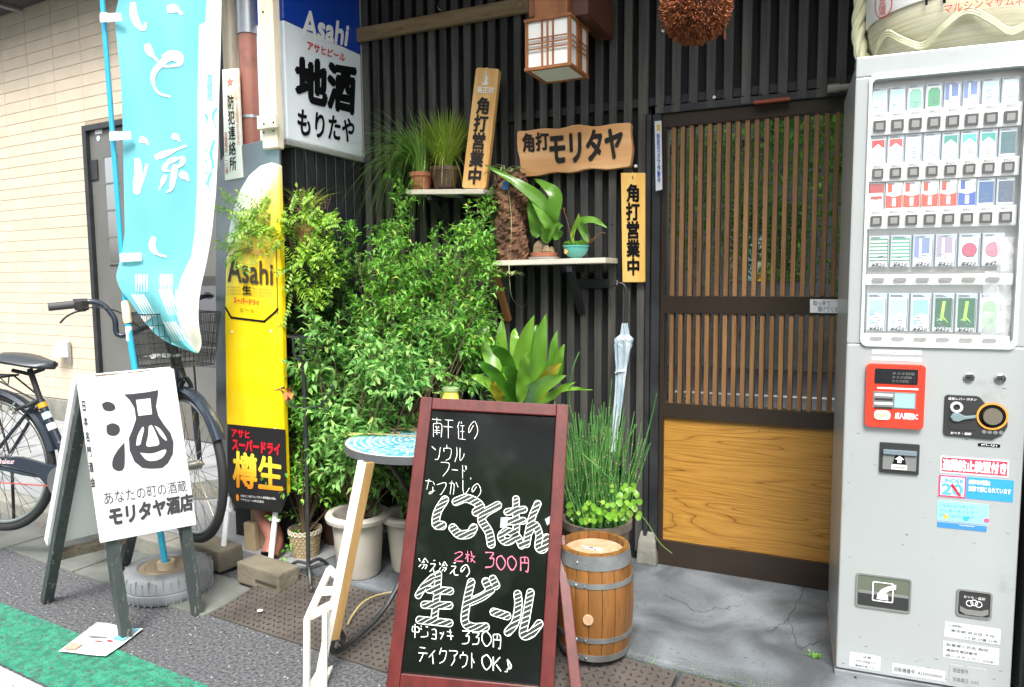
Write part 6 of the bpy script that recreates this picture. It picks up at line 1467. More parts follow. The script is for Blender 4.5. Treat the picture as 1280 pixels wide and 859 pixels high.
# ================================================================ BARREL
BC = Vector((-.738, 2.20, .067)); BH_ = at_y(742, 678, 2.20).z-.067; BR = .111
brl = thing('beer_barrel', BC, 'small oak barrel with galvanised hoops on the door step beside the blackboard', 'barrel')
oak = mat('varnished oak stave', S(106,68,28), .45, S(136,90,40), 3, stretch=(7,7,1), bump=.4, rnd=.16, dirt=S(78,52,28), dirt_s=6, coat=.2)
oak_end = mat('weathered oak end', S(164,132,98), .7, S(188,160,128), 9, dist=2, bump=.3)
hoop = mat('galvanised hoop', S(112,114,112), .45, S(142,146,146), 12, metal=.6, bump=.1, dirt=S(120,118,104), dirt_s=7)
def rad(t): return BR*(1+.155*math.sin(math.pi*t))
ns = 18; 
for k in range(ns):
    a0, a1 = 2*math.pi*(k+.02)/ns, 2*math.pi*(k+.98)/ns; vs = []; n = 12
    for i in range(n+1):
        t = i/n; 
        for rr, a in ((rad(t)-.014,a0),(rad(t)-.0012,a0),(rad(t),a0+.05),(rad(t)+.0006,(a0+a1)/2),(rad(t),a1-.05),(rad(t)-.0012,a1),(rad(t)-.014,a1)): vs.append(BC+Vector((rr*math.cos(a), rr*math.sin(a), t*BH_)))
    fs = [(i*7+j, i*7+(j+1) % 7, (i+1)*7+(j+1) % 7, (i+1)*7+j) for i in range(n) for j in range(7)]+[tuple(range(7))[::-1], tuple(range(n*7, n*7+7))]
    MB().add(vs, fs).build('stave', oak, brl, smooth=True)
MB().lathe([(.0001,0),(BR-.0135,0),(BR-.0135,.012),(.0001,.012)], BC+Vector((0,0,BH_-.034)), 40).build('head', oak_end, brl)
MB().lathe([(.0001,0),(BR-.0135,0),(BR-.0135,.012),(.0001,.012)], BC+Vector((0,0,.02)), 40).build('head', oak_end, brl)
b = MB(); c_ = BC+Vector((0,0,BH_-.0212)); 
for k in range(9): a = R.uniform(0,6.28); b.prism([c_+Vector((-.02+R.uniform(-.03,.05)+.012*math.cos(t)*R.uniform(.5,1.6), -.0+R.uniform(-.008,.008)+.006*math.sin(t)*R.uniform(.6,1.4), .0001*k)) for t in np.linspace(0,5.4,7)], (0,0,.0004))
b.build('paint_splash', cm((226,232,236)), brl, fix=False)
for t0, t1 in ((0.005,.065),(.19,.235),(.70,.745),(.86,.985)):
    prof = [(rad(t0+(t1-t0)*i/4)+.0028, (t0+(t1-t0)*i/4)*BH_) for i in range(5)]; h_o = MB().lathe([(prof[0][0]-.003,prof[0][1])]+prof+[(prof[-1][0]-.003,prof[-1][1])], BC, 48, cap=(False,False)).build('hoop', hoop, brl, smooth=True)
    for a in (-1.72,-1.48):
        tm_ = (t0+t1)/2; rr = rad(tm_)+.0035; c_ = BC+Vector((rr*math.cos(a), rr*math.sin(a), tm_*BH_)); e = Vector((math.cos(a), math.sin(a), 0)); MB().tube([c_, c_+e*.003], [.005,.003], 8).build('rivet', chrome, brl)
a = math.radians(-80); rr = rad(.42)-.002; e = Vector((math.cos(a), math.sin(a), 0)); c_ = BC+e*rr+Vector((0,0,.42*BH_)); MB().tube([c_, c_+e*.008], .017, 16).build('bung', oak_end, brl, bevel=.002)

# ================================================================ SHELVES
def shelf(label, px4, depth, zt_, brackets):
    a, c_ = at_y(px4[0], px4[1], YW-depth), at_y(px4[2], px4[3], YW-depth)
    t = thing('wall_shelf', ((a.x+c_.x)/2, YW-depth/2, a.z), label, 'shelf')
    MB().prism([(a.x, YW-depth, a.z-.022), (c_.x, YW-depth, c_.z-.022), (c_.x, YW-.002, c_.z-.022), (a.x, YW-.002, a.z-.022)], (0,0,.022)).build('board', shelf_wood, t, bevel=.003)
    for x, lg, mt in brackets:
        z = a.z-.024; MB().beam((x, YW-.004, z-lg), (x, YW-depth+.03, z-.02), .022, .03, (1,0,0)).build('bracket', mt, t, bevel=.002); MB().beam((x, YW-depth+.01, z-.014), (x, YW-.003, z-.014), .024, .026, (0,0,1)).build('bracket', mt, t, bevel=.002)
    return t, a, c_
s1, s1a, s1b = shelf('narrow bleached upper shelf carrying the grass pots', (507,237,604,236), .155, 0, ((-1.72,.12,black_paint),(-1.56,.12,black_paint)))
s2, s2a, s2b = shelf('bleached lower shelf carrying the log planter and glazed bowl', (614,326,757,322), .17, 0, ((-1.05,.20,black_paint),(-1.40,.24,mat('pale bracket', S(150,104,60), .6))))
bx('door_stop_rail', (-1.09, YW-.02, 1.235), (-.93, YW-.001, 1.275), black_paint, s2)
# pots on the upper shelf
def pot(name, label, c, r0, r1, h, mt, cat='plant pot', rim=.004, top=True, parent=None, n=36):
    t = parent or thing(name, c, label, cat)
    MB().lathe([(r0*.85,0),(r0,.004),(r1,h-.02),(r1+rim,h-.018),(r1+rim,h),(r1-.006,h),(r1-.010,h-.02),(r0*.6,.02)], c, n, cap=(True,True)).build('pot', mt, t, smooth=True)
    MB().lathe([(.0001,h-.012),(r1-.008,h-.014)], c, 24, cap=(False,False)).build('soil', soil, t); return t
plastic_brown = mat('brown plastic pot', S(74,54,44), .45, S(90,66,54), 8, dirt=S(110,86,66), dirt_s=6)
zs1 = s1a.z+.001
def on_shelf(px_, z, y): p = at_z(px_, 300, z) ; return Vector((at_y(px_, 235, y).x, y, z))
c_ = on_shelf(557, zs1, YW-.082); g1 = pot('grass_pot', 'dense upright lime grass in a brown pot at the right of the upper shelf', c_, .050, .066, .095, plastic_brown, 'potted plant')
G = Leaves()
def tuft(L, c, n, h, spread, droop, W, bias=Vector((0,0,0))):
    for i in range(n):
        a = R.uniform(0, 6.283); r_ = spread*math.sqrt(R.random()); hh = h*R.uniform(.55,1.05); d = Vector((math.cos(a), math.sin(a), 0))*r_+bias*R.uniform(.3,1.2); dr = droop*R.uniform(.3,1.3)
        b0 = c+Vector((math.cos(a)*.03*R.random(), math.sin(a)*.03*R.random(), 0)); pts = []
        for k in range(9):
            t = k/8; p = b0+d*(t**1.3)+Vector((0,0,hh*t-dr*t**3)); p.y = min(p.y, YW-.004); pts.append(p)
        L.blade(pts, W*R.uniform(.6,1.2))
tuft(G, c_+Vector((0,0,.085)), 760, .27, .14, .05, .0055); tuft(G, c_+Vector((0,0,.085)), 120, .24, .12, .12, .004, Vector((.06,-.03,0)))
tuft(G, c_+Vector((0,0,.085)), 60, .17, .15, .22, .0035)
G.build('grass_blades', leaf_grass, g1, kind='stuff')
c_ = on_shelf(527, zs1, YW-.085); g2 = pot('grass_pot', 'loose arching dark grass spilling from a terracotta pot at the left of the upper shelf', c_, .040, .052, .078, terracotta, 'potted plant')
G = Leaves(); tuft(G, c_+Vector((0,0,.07)), 240, .38, .15, .22, .006, Vector((-.17,-.05,0))); tuft(G, c_+Vector((0,0,.07)), 150, .38, .12, .55, .0055, Vector((-.26,-.08,0))); tuft(G, c_+Vector((0,0,.07)), 70, .12, .06, .08, .004)
G.build('grass_blades', leaf_grass2, g2, kind='stuff')
# log planter
lc = Vector((at_y(640, 300, YW-.09).x, YW-.09, s2a.z+.002)); lgp = thing('log_planter', lc, 'rough bark-covered log planter with trailing spider plants on the lower shelf', 'log planter')
barkm = mat('rough brown bark', S(74,50,36), .9, S(132,96,70), 9, stretch=(3,3,1), detail=9, bump=1.0, bscale=40, dirt=S(150,124,100), dirt_s=14, dirt_t=(.58,.72))
hL = at_y(640, 218, YW-.09).z-lc.z; b = MB(); n = 40; rows_ = 34; vs = []; Rb = random.Random(11)
for j in range(rows_+1):
    for k in range(n):
        a = 2*math.pi*k/n; r_ = .066+.006*math.sin(a*3+j*.3)+Rb.uniform(-.006,.006)+.004*math.sin(j*1.7+a*5); vs.append(lc+Vector((r_*math.cos(a), r_*math.sin(a), hL*j/rows_)))
MB().add(vs, [(j*n+k, j*n+(k+1) % n, (j+1)*n+(k+1) % n, (j+1)*n+k) for j in range(rows_) for k in range(n)]+[tuple(range(rows_*n, rows_*n+n))]).build('log', barkm, lgp, smooth=False)
for k in range(46):
    a = R.uniform(math.pi, 2*math.pi); z = R.uniform(.01, hL*.95); c_ = lc+Vector((.068*math.cos(a), .068*math.sin(a), z)); e = Vector((math.cos(a), math.sin(a), 0)); t_ = Vector((-e.y, e.x, 0)); w_, h_2 = R.uniform(.008,.018), R.uniform(.012,.035)
    MB().prism([c_-t_*w_, c_+t_*w_*.8+Vector((0,0,.004)), c_+t_*w_*.6+Vector((0,0,h_2)), c_-t_*w_*.7+Vector((0,0,h_2*.8))], e*R.uniform(.003,.009)).build('bark_flake', barkm, lgp)
G = Leaves()
def rosette(L, c, n, ln_, W, up=.4):
    for i in range(n):
        a = R.uniform(0, 6.283); d = Vector((math.cos(a), math.sin(a)*.8, 0)); l2 = ln_*R.uniform(.6,1.1); pts = []
        for k in range(8): t = k/7; p = c+d*l2*t+Vector((0,0,l2*(up*math.sin(t*2.2)-.35*t*t))); p.y = min(p.y, YW-.004); pts.append(p)
        L.blade(pts, W)
rosette(G, lc+Vector((-.0,-.01,hL)), 20, .13, .008); rosette(G, lc+Vector((-.03,-.02,hL)), 12, .11, .007); rosette(G, at_y(596,268,YW-.12), 16, .06, .006); rosette(G, at_y(640,345,YW-.19), 14, .075, .007); rosette(G, at_y(624,340,YW-.18), 8, .05, .005)
for pts in ([at_y(636,325,YW-.175), at_y(637,350,YW-.19), at_y(640,372,YW-.15), at_y(652,384,YW-.10), at_y(659,377,YW-.08)], [lc+Vector((.01,-.075,hL)), at_y(639,270,YW-.17), at_y(638,325,YW-.18)], [at_y(622,225,YW-.12), at_y(600,250,YW-.13), at_y(596,268,YW-.12)]): G.blade(smoothpts(pts, 5), .003, .8)
G.build('spider_leaves', leafmat('variegated strap leaf', S(120,152,84), S(206,214,160), .3), lgp, kind='stuff')
bt_ = at_y(632, 232, YW-.17); MB().box((-.014,-.004,-.018),(.014,.004,.018), Matrix.Translation(bt_)).build('blue_tag', cm((50,110,170)), lgp, bevel=.004)
# broad leaf plant in a saucer
zc2 = s2a.z+.001
pc = Vector((at_y(680, 318, YW-.10).x, YW-.10, zc2)); op = thing('broad_leaf_plant', pc, 'plant with very broad arching green leaves on a terracotta saucer on the lower shelf', 'potted plant')
MB().lathe([(.05,0),(.062,.004),(.066,.012),(.060,.012),(.05,.007)], pc, 32).build('white_saucer', mat('grey white saucer', S(184,182,176), .5), op, smooth=True)
MB().lathe([(.045,.010),(.055,.014),(.058,.030),(.053,.030),(.048,.020)], pc, 32).build('terracotta_saucer', terracotta, op, smooth=True)
rockm = mat('brown rock wool', S(110,92,70), .95, S(146,128,98), 20, bump=1, bscale=60)
for dx, dy, r_, h_2 in ((-.02,-.01,.026,.055),(.018,-.015,.022,.035),(.0,.01,.024,.045),(.036,-.005,.014,.03)):
    M = Matrix.Translation(pc+Vector((dx,dy,.03))); vs = []; 
    MB().lathe([(r_*R.uniform(.9,1.1)*math.cos(t), h_2*math.sin(t)) for t in np.linspace(0,1.45,6)], pc+Vector((dx,dy,.026)), 9).build('moss_rock', rockm, op)
def broad(name, base, ctl, W, mt, parent, n=16, cup=.3, twist=0., asym=0):
    """large leaf: midrib through control points, ovate blade"""
    P_ = smoothpts([base]+ctl, 6); m_ = len(P_)-1; vs = []; rr = R.random(); cols = []
    view = Vector((.35,-.9,.25)).normalized()
    for i, p in enumerate(P_):
        t = i/m_; d = (P_[min(i+1,m_)]-P_[max(i-1,0)]).normalized(); x = d.cross(view).normalized(); nr = x.cross(d)
        if nr.dot(view) < 0: nr = -nr
        x = (x*math.cos(twist*t)+nr*math.sin(twist*t)).normalized(); wv = W*(math.sin(math.pi*min(t**.8,1))**.75)*.5 if t < 1 else 0
        wv = max(wv, .0015 if t < .9 else .0003)
        for s_, cu in ((-1,cup),(-.5,cup*.3),(0,0),(.5,cup*.3),(1,cup)):
            rip = .004*math.sin(t*19+s_*2)*abs(s_); vs.append(p+x*wv*s_+nr*(wv*cu+rip))
    L = Leaves(); L.v = vs; L.f = [(i*5+j, i*5+j+1, (i+1)*5+j+1, (i+1)*5+j) for i in range(m_) for j in range(4)]; L.r = [rr]*len(vs)
    return L.build(name, mt, parent)
Yo = YW-.11
def Q(x, y, o=0.): return at_y(x, y, Yo-o)
broad('leaf', Q(683,305), [Q(684,285), Q(686,272,.02), Q(672,248,.05), Q(645,228,.08), Q(606,206,.10)], .062, leaf_orch, op, cup=.15)
broad('leaf', Q(684,305), [Q(687,285), Q(690,268,.03), Q(694,245,.04), Q(682,232,.03), Q(668,224,.0)], .062, leaf_orch, op, cup=.2)
broad('leaf', Q(684,305), [Q(682,296), Q(687,285,.05), Q(676,268,.08), Q(665,252,.09)], .045, leaf_orch, op)
broad('leaf', Q(671,298), [Q(670,290), Q(668,275,.02), Q(664,258,.03), Q(662,245,.03)], .05, leaf_orch, op)
broad('leaf', Q(692,300), [Q(696,292), Q(698,284,.02), Q(704,283,.03)], .05, leaf_orch, op)
# turquoise bowl
bc_ = Vector((at_y(720, 318, YW-.09).x, YW-.09, zc2)); bp2 = thing('glazed_bowl', bc_, 'round turquoise glazed bowl with a painted emblem and small succulents on the lower shelf', 'potted plant')
MB().lathe([(.028,0),(.030,.006),(.026,.008),(.040,.018),(.051,.036),(.053,.050),(.056,.052),(.056,.057),(.050,.057),(.047,.045)], bc_, 40).build('bowl', mat('turquoise glaze', S(84,174,162), .12, S(110,190,178), 8, coat=.6), bp2, smooth=True)
MB().lathe([(.0001,.045),(.048,.043)], bc_, 24, cap=(False,False)).build('soil', soil, bp2)
c_ = bc_+Vector((-.028,-.043,.032)); eo = Vector((-.54,-.83,.1)).normalized(); ex = Vector((.83,-.54,0)); MB().prism([c_+ex*.013*math.cos(t)+Vector((0,0,.010*math.sin(t)))+eo*(.004-.004*math.cos(t)**2) for t in np.linspace(0,5.6,10)], eo*.001).build('emblem', cm((226,190,110)), bp2)
L = Leaves()
for i in range(190):
    a = R.uniform(0,6.283); r_ = .046*math.sqrt(R.random()); L.leaf(bc_+Vector((r_*math.cos(a), r_*math.sin(a), .048+R.uniform(0,.02))), Vector((math.cos(a), math.sin(a), R.uniform(.3,1.4))), Vector((0,0,1)), R.uniform(.012,.02), .007)
L.build('succulent_leaves', leaf_round, bp2, kind='stuff')
Yo = YW-.09
broad('leaf', Q(735,305), [Q(730,290), Q(727,278,.02), Q(742,275,.04), Q(760,286,.05)], .038, leaf_orch, bp2, cup=.15)
broad('leaf', Q(716,305), [Q(716,292), Q(722,275,.01), Q(724,266,.01)], .018, leaf_yel, bp2)
b = MB()
for pts in ([Q(714,300),Q(710,280),Q(704,260)], [Q(715,300),Q(718,285),Q(723,268)], [Q(732,305),Q(742,298,.03),Q(752,291,.05),Q(757,292,.06)], [Q(733,304),Q(740,302,.03),Q(748,292,.04)], [Q(738,300),Q(736,288),Q(740,275,.03)], [Q(700,262),Q(704,260),Q(707,263)]): b.tube(smoothpts(pts,4), .0016, 5)
b.build('dry_stems', mat('dry brown stem', S(124,84,56), .8), bp2)

# ================================================================ UMBRELLA
uh = at_y(775, 362, YW-.05); um = thing('umbrella', uh, 'furled clear vinyl umbrella with a black crook hanging on the wall', 'umbrella')
def Qy(x, y, Y): return at_y(x, y, Y)
uy = YW-.05
MB().tube(smoothpts([Qy(752,374,uy), Qy(748,364,uy), Qy(753,356,uy), Qy(762,352,uy), Qy(768,354,uy), Qy(769,366,uy), Qy(768,385,uy), Qy(767,400,uy)], 5), .0065, 10).build('crook', mat('black plastic', S(48,48,50), .4), um, smooth=True) if False else None
MB().tube(smoothpts([Qy(765,374,uy), Qy(762,364,uy), Qy(766,357,uy), Qy(774,354,uy), Qy(781,358,uy), Qy(783,370,uy), Qy(782,390,uy), Qy(781.5,405,uy)], 5), .0062, 10).build('crook', mat('black plastic', S(48,48,50), .4), um, smooth=True)
film = mat('folded clear vinyl', S(168,190,204), .22, S(222,232,238), 40, stretch=(1,1,.15), bump=.8, bscale=70, coat=.5); film.node_tree.nodes['Principled BSDF'].inputs['Alpha'].default_value = .82
tipp = [(781,404,.010),(781,418,.016),(780,424,.034),(779,432,.030),(777,455,.021),(775,480,.018),(772,510,.015),(769,540,.012),(766,565,.009)]
vs = []; n = 24; Ru = random.Random(2)
P_ = smoothpts([Qy(x,y,uy-.0) for x,y,_ in tipp], 4); rr = np.interp(np.linspace(0,1,len(P_)), np.linspace(0,1,len(tipp)), [t[2] for t in tipp])
for i, p in enumerate(P_):
    for k in range(n):
        a = 2*math.pi*k/n+i*.03; r_ = rr[i]*(1+.22*(1 if k % 3 == 0 else -.4)+Ru.uniform(-.06,.06)); vs.append(p+Vector((r_*math.cos(a), r_*math.sin(a)*.8, 0)))
MB().add(vs, [(i*n+k, i*n+(k+1) % n, (i+1)*n+(k+1) % n, (i+1)*n+k) for i in range(len(P_)-1) for k in range(n)]+[tuple(range(n))[::-1], tuple(range((len(P_)-1)*n, len(P_)*n))]).build('canopy', film, um)
MB().tube([Qy(766,562,uy), Qy(764,585,uy)], .003, 8).build('ferrule', mat('grey tip', S(120,124,128), .4), um)
MB().tube([Qy(776,466,uy)+Vector((-.02,-.012,.0)), Qy(776,464,uy)+Vector((.0,-.022,.002)), Qy(776,464,uy)+Vector((.02,-.012,.004))], .004, 6).build('strap', cm((214,224,230)), um)
MB().tube([Qy(771,350,YW-.002), Qy(771,356,uy-.01), Qy(771,350,uy-.012)], .003, 6).build('hook', chrome, um)

# ================================================================ SHRUBS AND POTS
def shrub(name, label, root, sprays, mt, LS, cat='shrub', group=None, potf=None, lw=.42, twigs=7, per=34, sag=.25, dens=1., spread=.10):
    """root: stem base; sprays: (px, py, Y, reach) targets for branch tips. Leaves sit in a loose spiral on twigs"""
    t = thing(name, root, label, cat, group); L = Leaves(); st = MB()
    if potf: potf(t)
    for px_, py_, Y, ln_ in sprays:
        tip = at_y(px_, py_, Y); mid = root.lerp(tip, .5)+Vector((R.uniform(-.05,.05), R.uniform(-.04,.04), .05))
        P_ = smoothpts([root+rv(.012), mid, tip], 10); st.tube(P_, [.0045*(1-.7*i/(len(P_)-1)) for i in range(len(P_))], 5)
        tot = sum((P_[i+1]-P_[i]).length for i in range(len(P_)-1)); start = max(0, 1-ln_/tot); 
        main = [p for i, p in enumerate(P_) if i/(len(P_)-1) >= start-.01]
        lines = [main]
        for k in range(twigs):
            a = R.uniform(0, 1); b0 = main[int(a*(len(main)-1))]; ax = (main[-1]-main[0]).normalized(); d = (ax*R.uniform(.2,1)+rv(.9)).normalized(); l2 = spread*R.uniform(.6,1.5)*(1.15-.5*a)
            e = b0+d*l2+Vector((0,0,-sag*l2*R.random()));  e.y = min(e.y, YW-.012); lines.append(arc(b0, e, .012, 5)); st.tube([b0, b0.lerp(e,.5)+Vector((0,0,.006)), e], .0013, 4, cap=False)
        for ln2 in lines:
            tl = sum((ln2[i+1]-ln2[i]).length for i in range(len(ln2)-1)); n_ = max(5, int(tl/LS*2.6*dens)); ph = R.uniform(0,6)
            for k in range(n_):
                f = (k+R.random()*.6)/n_*(len(ln2)-1.001); i = int(f); p = ln2[i].lerp(ln2[i+1], f-i); d = (ln2[i+1]-ln2[i]).normalized(); o1 = d.orthogonal().normalized(); o2 = d.cross(o1); aa = ph+k*2.4
                out = (o1*math.cos(aa)+o2*math.sin(aa)); ld_ = (out+d*R.uniform(.3,1.0)+Vector((0,0,R.uniform(-.25,.35)))).normalized()
                if p.y > YW-.03: ld_.y = -abs(ld_.y)
                L.leaf(p, ld_, (Vector((.1,-.3,1))+rv(.5)), LS*R.uniform(.5,1.45), LS*lw*R.uniform(.7,1.3), R.uniform(.05,.4), R.uniform(.1,1.))
            e_ = ln2[-1]; d = (ln2[-1]-ln2[-2]).normalized()
            for k in range(4): L.leaf(e_, (d+rv(.55)).normalized(), Vector((0,0,1))+rv(.4), LS*R.uniform(.5,.9), LS*lw*.8, .2, .3)
    st.build('stems', woody, t, fix=False, kind='stuff'); L.build('foliage', mt, t, kind='stuff'); return t
whitepot = mat('off white plastic pot', S(190,184,170), .5, S(206,200,188), 5, dirt=S(140,132,116), dirt_s=5, dirt_t=(.58,.8), bump=.1)
p1 = Vector((at_y(447, 700, 2.36).x, 2.37, .067)); H1 = at_y(447, 640, 2.37).z-.067
def bigpot(c, r0, r1, h):
    def f(t):
        MB().lathe([(r0*.93,0),(r0,.01),(r1*.97,h*.8),(r1,h*.9),(r1+.004,h-.03),(r1+.022,h-.026),(r1+.026,h-.010),(r1+.020,h),(r1-.004,h),(r1-.012,h-.02),(r1-.02,h-.08)], c, 48).build('pot', whitepot, t, smooth=True)
        MB().lathe([(.0001,h-.045),(r1-.014,h-.05)], c, 30, cap=(False,False)).build('soil', soil, t)
    return f
J = R.uniform
ctr = []
for i in range(95):
    x = J(385,600); y = J(395,560) if x < 520 else J(380,480)
    ctr.append((x, y, J(2.25,2.72) if x < 525 else J(2.55,2.75), J(.14,.26) if x < 525 else J(.1,.16)))
for i in range(16): ctr.append((J(380,440), J(440,600), J(2.3,2.5), J(.1,.2)))
for i in range(22): ctr.append((J(405,505), J(530,612), J(2.27,2.5), J(.06,.12)))
shrub('leafy_shrub', 'dense soft green leafy shrub growing from the big white pot behind the mosaic table', p1+Vector((0,0,H1-.04)), ctr, leaf_blue, .042, potf=bigpot(p1, .088, .107, H1), dens=1.3)
p3 = Vector((at_y(515, 690, 2.52).x, 2.50, .067)); H3 = at_y(510, 640, 2.5).z-.067
back = []
for i in range(75): back.append((J(425,622), J(275,440), J(2.5,2.85), J(.14,.26)))
for x, y in ((500,222),(503,262),(497,300),(548,330),(560,300),(595,290),(612,262),(606,300),(575,330),(540,290),(586,255),(618,232)): back.append((x, y, J(2.70,2.86), .22))
shrub('feathery_shrub', 'tall bright green shrub with small feathery leaves climbing towards the shelves', p3+Vector((0,0,H3-.04)), back, leaf_mid, .031, potf=bigpot(p3, .075, .095, H3), dens=1.5, lw=.38)
bas = Vector((at_y(386, 690, 2.44).x, 2.42, .067)); wick = mat('woven basket cane', S(150,134,100), .8, S(176,160,124), 60, bump=.8, bscale=80)
hb2 = at_y(386, 662, 2.42).z-.067
def basket(t):
    MB().lathe([(.052,0),(.066,hb2*.85),(.068,hb2),(.06,hb2),(.055,hb2*.8)], bas, 32).build('pot', wick, t, smooth=True)
    b = MB()
    for j in range(9):
        z = hb2*(j+.5)/9; r_ = .053+.014*z/hb2
        for k in range(22):
            a = 2*math.pi*(k+.5*(j % 2))/22; e = Vector((math.cos(a), math.sin(a), 0)); tt_ = Vector((-e.y, e.x, 0)); c_ = bas+e*(r_+.001)+Vector((0,0,z)); b.prism([c_-tt_*.007-Vector((0,0,.005)), c_+tt_*.007-Vector((0,0,.005)), c_+tt_*.007+Vector((0,0,.005)), c_-tt_*.007+Vector((0,0,.005))], e*.003)
    b.build('weave', wick, t, kind='stuff', fix=False)
    b = MB()
    for k in range(22):
        a = 2*math.pi*k/22; e = Vector((math.cos(a), math.sin(a), 0)); tt_ = Vector((-e.y, e.x, 0)); c_ = bas+e*.071+Vector((0,0,hb2-.004)); b.tube([c_+(tt_*math.cos(t)+Vector((0,0,1))*math.sin(t))*.009 for t in np.linspace(0,6.283,9)], .0022, 5, cap=False)
    b.build('lace_rim', mat('white cane rim', S(206,200,184), .7), t, fix=False, kind='stuff')
    MB().lathe([(.0001,hb2-.02),(.056,hb2-.02)], bas, 20, cap=(False,False)).build('soil', soil, t)
lo = [(J(362,420), J(455,640), J(2.36,2.6), J(.08,.16)) for i in range(34)]
shrub('basket_shrub', 'sparse leafy plant rising from a small lace-rimmed wicker basket', bas+Vector((0,0,hb2-.02)), lo, leaf_mid, .034, potf=basket, dens=1.1)
# pinnate yellow green plant reaching over the beer board
wpot = Vector((-2.12, 2.62, .067)); hp_ = .20
def dpot(t): MB().lathe([(.07,0),(.09,hp_),(.098,hp_),(.098,hp_-.02),(.085,hp_-.03)], wpot, 24, cap=(True,False)).build('pot', plastic_brown, t, smooth=True)
pin = thing('compound_leaf_tree', wpot, 'yellow green sapling with compound leaves reaching across the beer board', 'sapling'); dpot(pin)
L = Leaves(); st = MB()
trunk = [wpot+Vector((0,0,.15)), at_y(388,520,2.58), at_y(372,420,2.50), at_y(372,340,2.42), at_y(362,300,2.36)]
st.tube(smoothpts(trunk, 5), .007, 6)
tips = [(284,262,2.26),(296,256,2.25),(322,272,2.25),(292,316,2.25),(300,290,2.27),(318,252,2.27),(330,285,2.28),(372,305,2.34),(362,262,2.34),(378,250,2.38),(395,300,2.36),(408,318,2.38),(372,360,2.33),(400,350,2.40),(420,300,2.42),(415,335,2.42),(344,265,2.3),(388,325,2.34),(355,296,2.3),(405,285,2.36),(385,275,2.36),(367,330,2.3),(408,275,2.42),(392,375,2.36),(360,380,2.33)]
for x, y, Y in tips:
    tip = at_y(x, y, Y); b0 = Vector(trunk[2]).lerp(Vector(trunk[3]), R.uniform(.1,1.3)); P_ = smoothpts([b0, b0.lerp(tip,.6)+Vector((0,0,.05)), tip], 8); st.tube(P_, [.003*(1-.6*i/(len(P_)-1)) for i in range(len(P_))], 5)
    for k in range(8, len(P_), 1) if len(P_) > 8 else ():
        for rep in range(1 if (k % 2 or (x < 345 and R.random() < .5) or (x > 350 and R.random() < .35)) else 0):
            p = P_[k]; d = ((P_[k]-P_[k-1]).normalized()*.6+rv(.8)); d.y = -abs(d.y)*.4; d.normalize(); ll = R.uniform(.07,.11); side = d.cross(Vector((.2,-.8,.6))).normalized()
            for m2 in range(7):
                q = p+d*ll*(m2+1)/7-Vector((0,0,.02*(m2/7)**2))
                for s_ in (-1,1): L.leaf(q, (side*s_+d*.4+Vector((0,0,-.15))+rv(.12)).normalized(), Vector((0,-.5,1)), R.uniform(.020,.028), .012, .1, .3)
            L.leaf(p+d*ll, d, Vector((0,-.5,1)), .026, .012)
st.build('stems', woody, pin, fix=False, kind='stuff'); L.build('foliage', leaf_yel, pin, kind='stuff')
# dark climbing mass against the return wall
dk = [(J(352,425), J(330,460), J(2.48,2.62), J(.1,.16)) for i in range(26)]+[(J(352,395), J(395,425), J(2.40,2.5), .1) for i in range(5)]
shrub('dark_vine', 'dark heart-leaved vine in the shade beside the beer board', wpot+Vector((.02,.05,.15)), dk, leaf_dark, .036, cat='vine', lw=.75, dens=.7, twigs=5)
# hanging grass basket under the light box
hc = Vector((at_y(383, 280, 2.52).x, 2.52, at_y(383, 292, 2.52).z)); hg = thing('hanging_plant', hc, 'tangled dry hanging plant with thin green blades below the light box', 'hanging plant')
MB().lathe([(.035,-.06),(.05,-.02),(.056,.04),(.050,.04)], hc, 24, cap=(True,False)).build('pot', terracotta, hg, smooth=True)
b = MB()
for i in range(150):
    a = R.uniform(0,6.283); r_ = R.uniform(.02,.085); z = R.uniform(.0,.16); c_ = hc+Vector((r_*math.cos(a), r_*math.sin(a), z)); b.tube([c_, c_+rv(.03), c_+rv(.045)], .0011, 4, cap=False)
b.build('dry_twigs', mat('dry purple brown twig', S(116,88,74), .9), hg, kind='stuff', fix=False)
G = Leaves(); tuft(G, hc+Vector((0,0,.10)), 70, .13, .14, .06, .005, Vector((.05,-.02,0)))
for i in range(120): G.leaf(hc+Vector((J(-.09,.06), J(-.09,.02), J(.0,.2))), rv(), Vector((0,0,1)), .012, .010)
G.build('grass_blades', leaf_grass, hg, kind='stuff')
for s_ in (-.04,.04): MB().tube([hc+Vector((s_,0,.03)), Vector((hc.x, hc.y, hc.z+.36))], .0012, 4).build('wire', iron, hg)
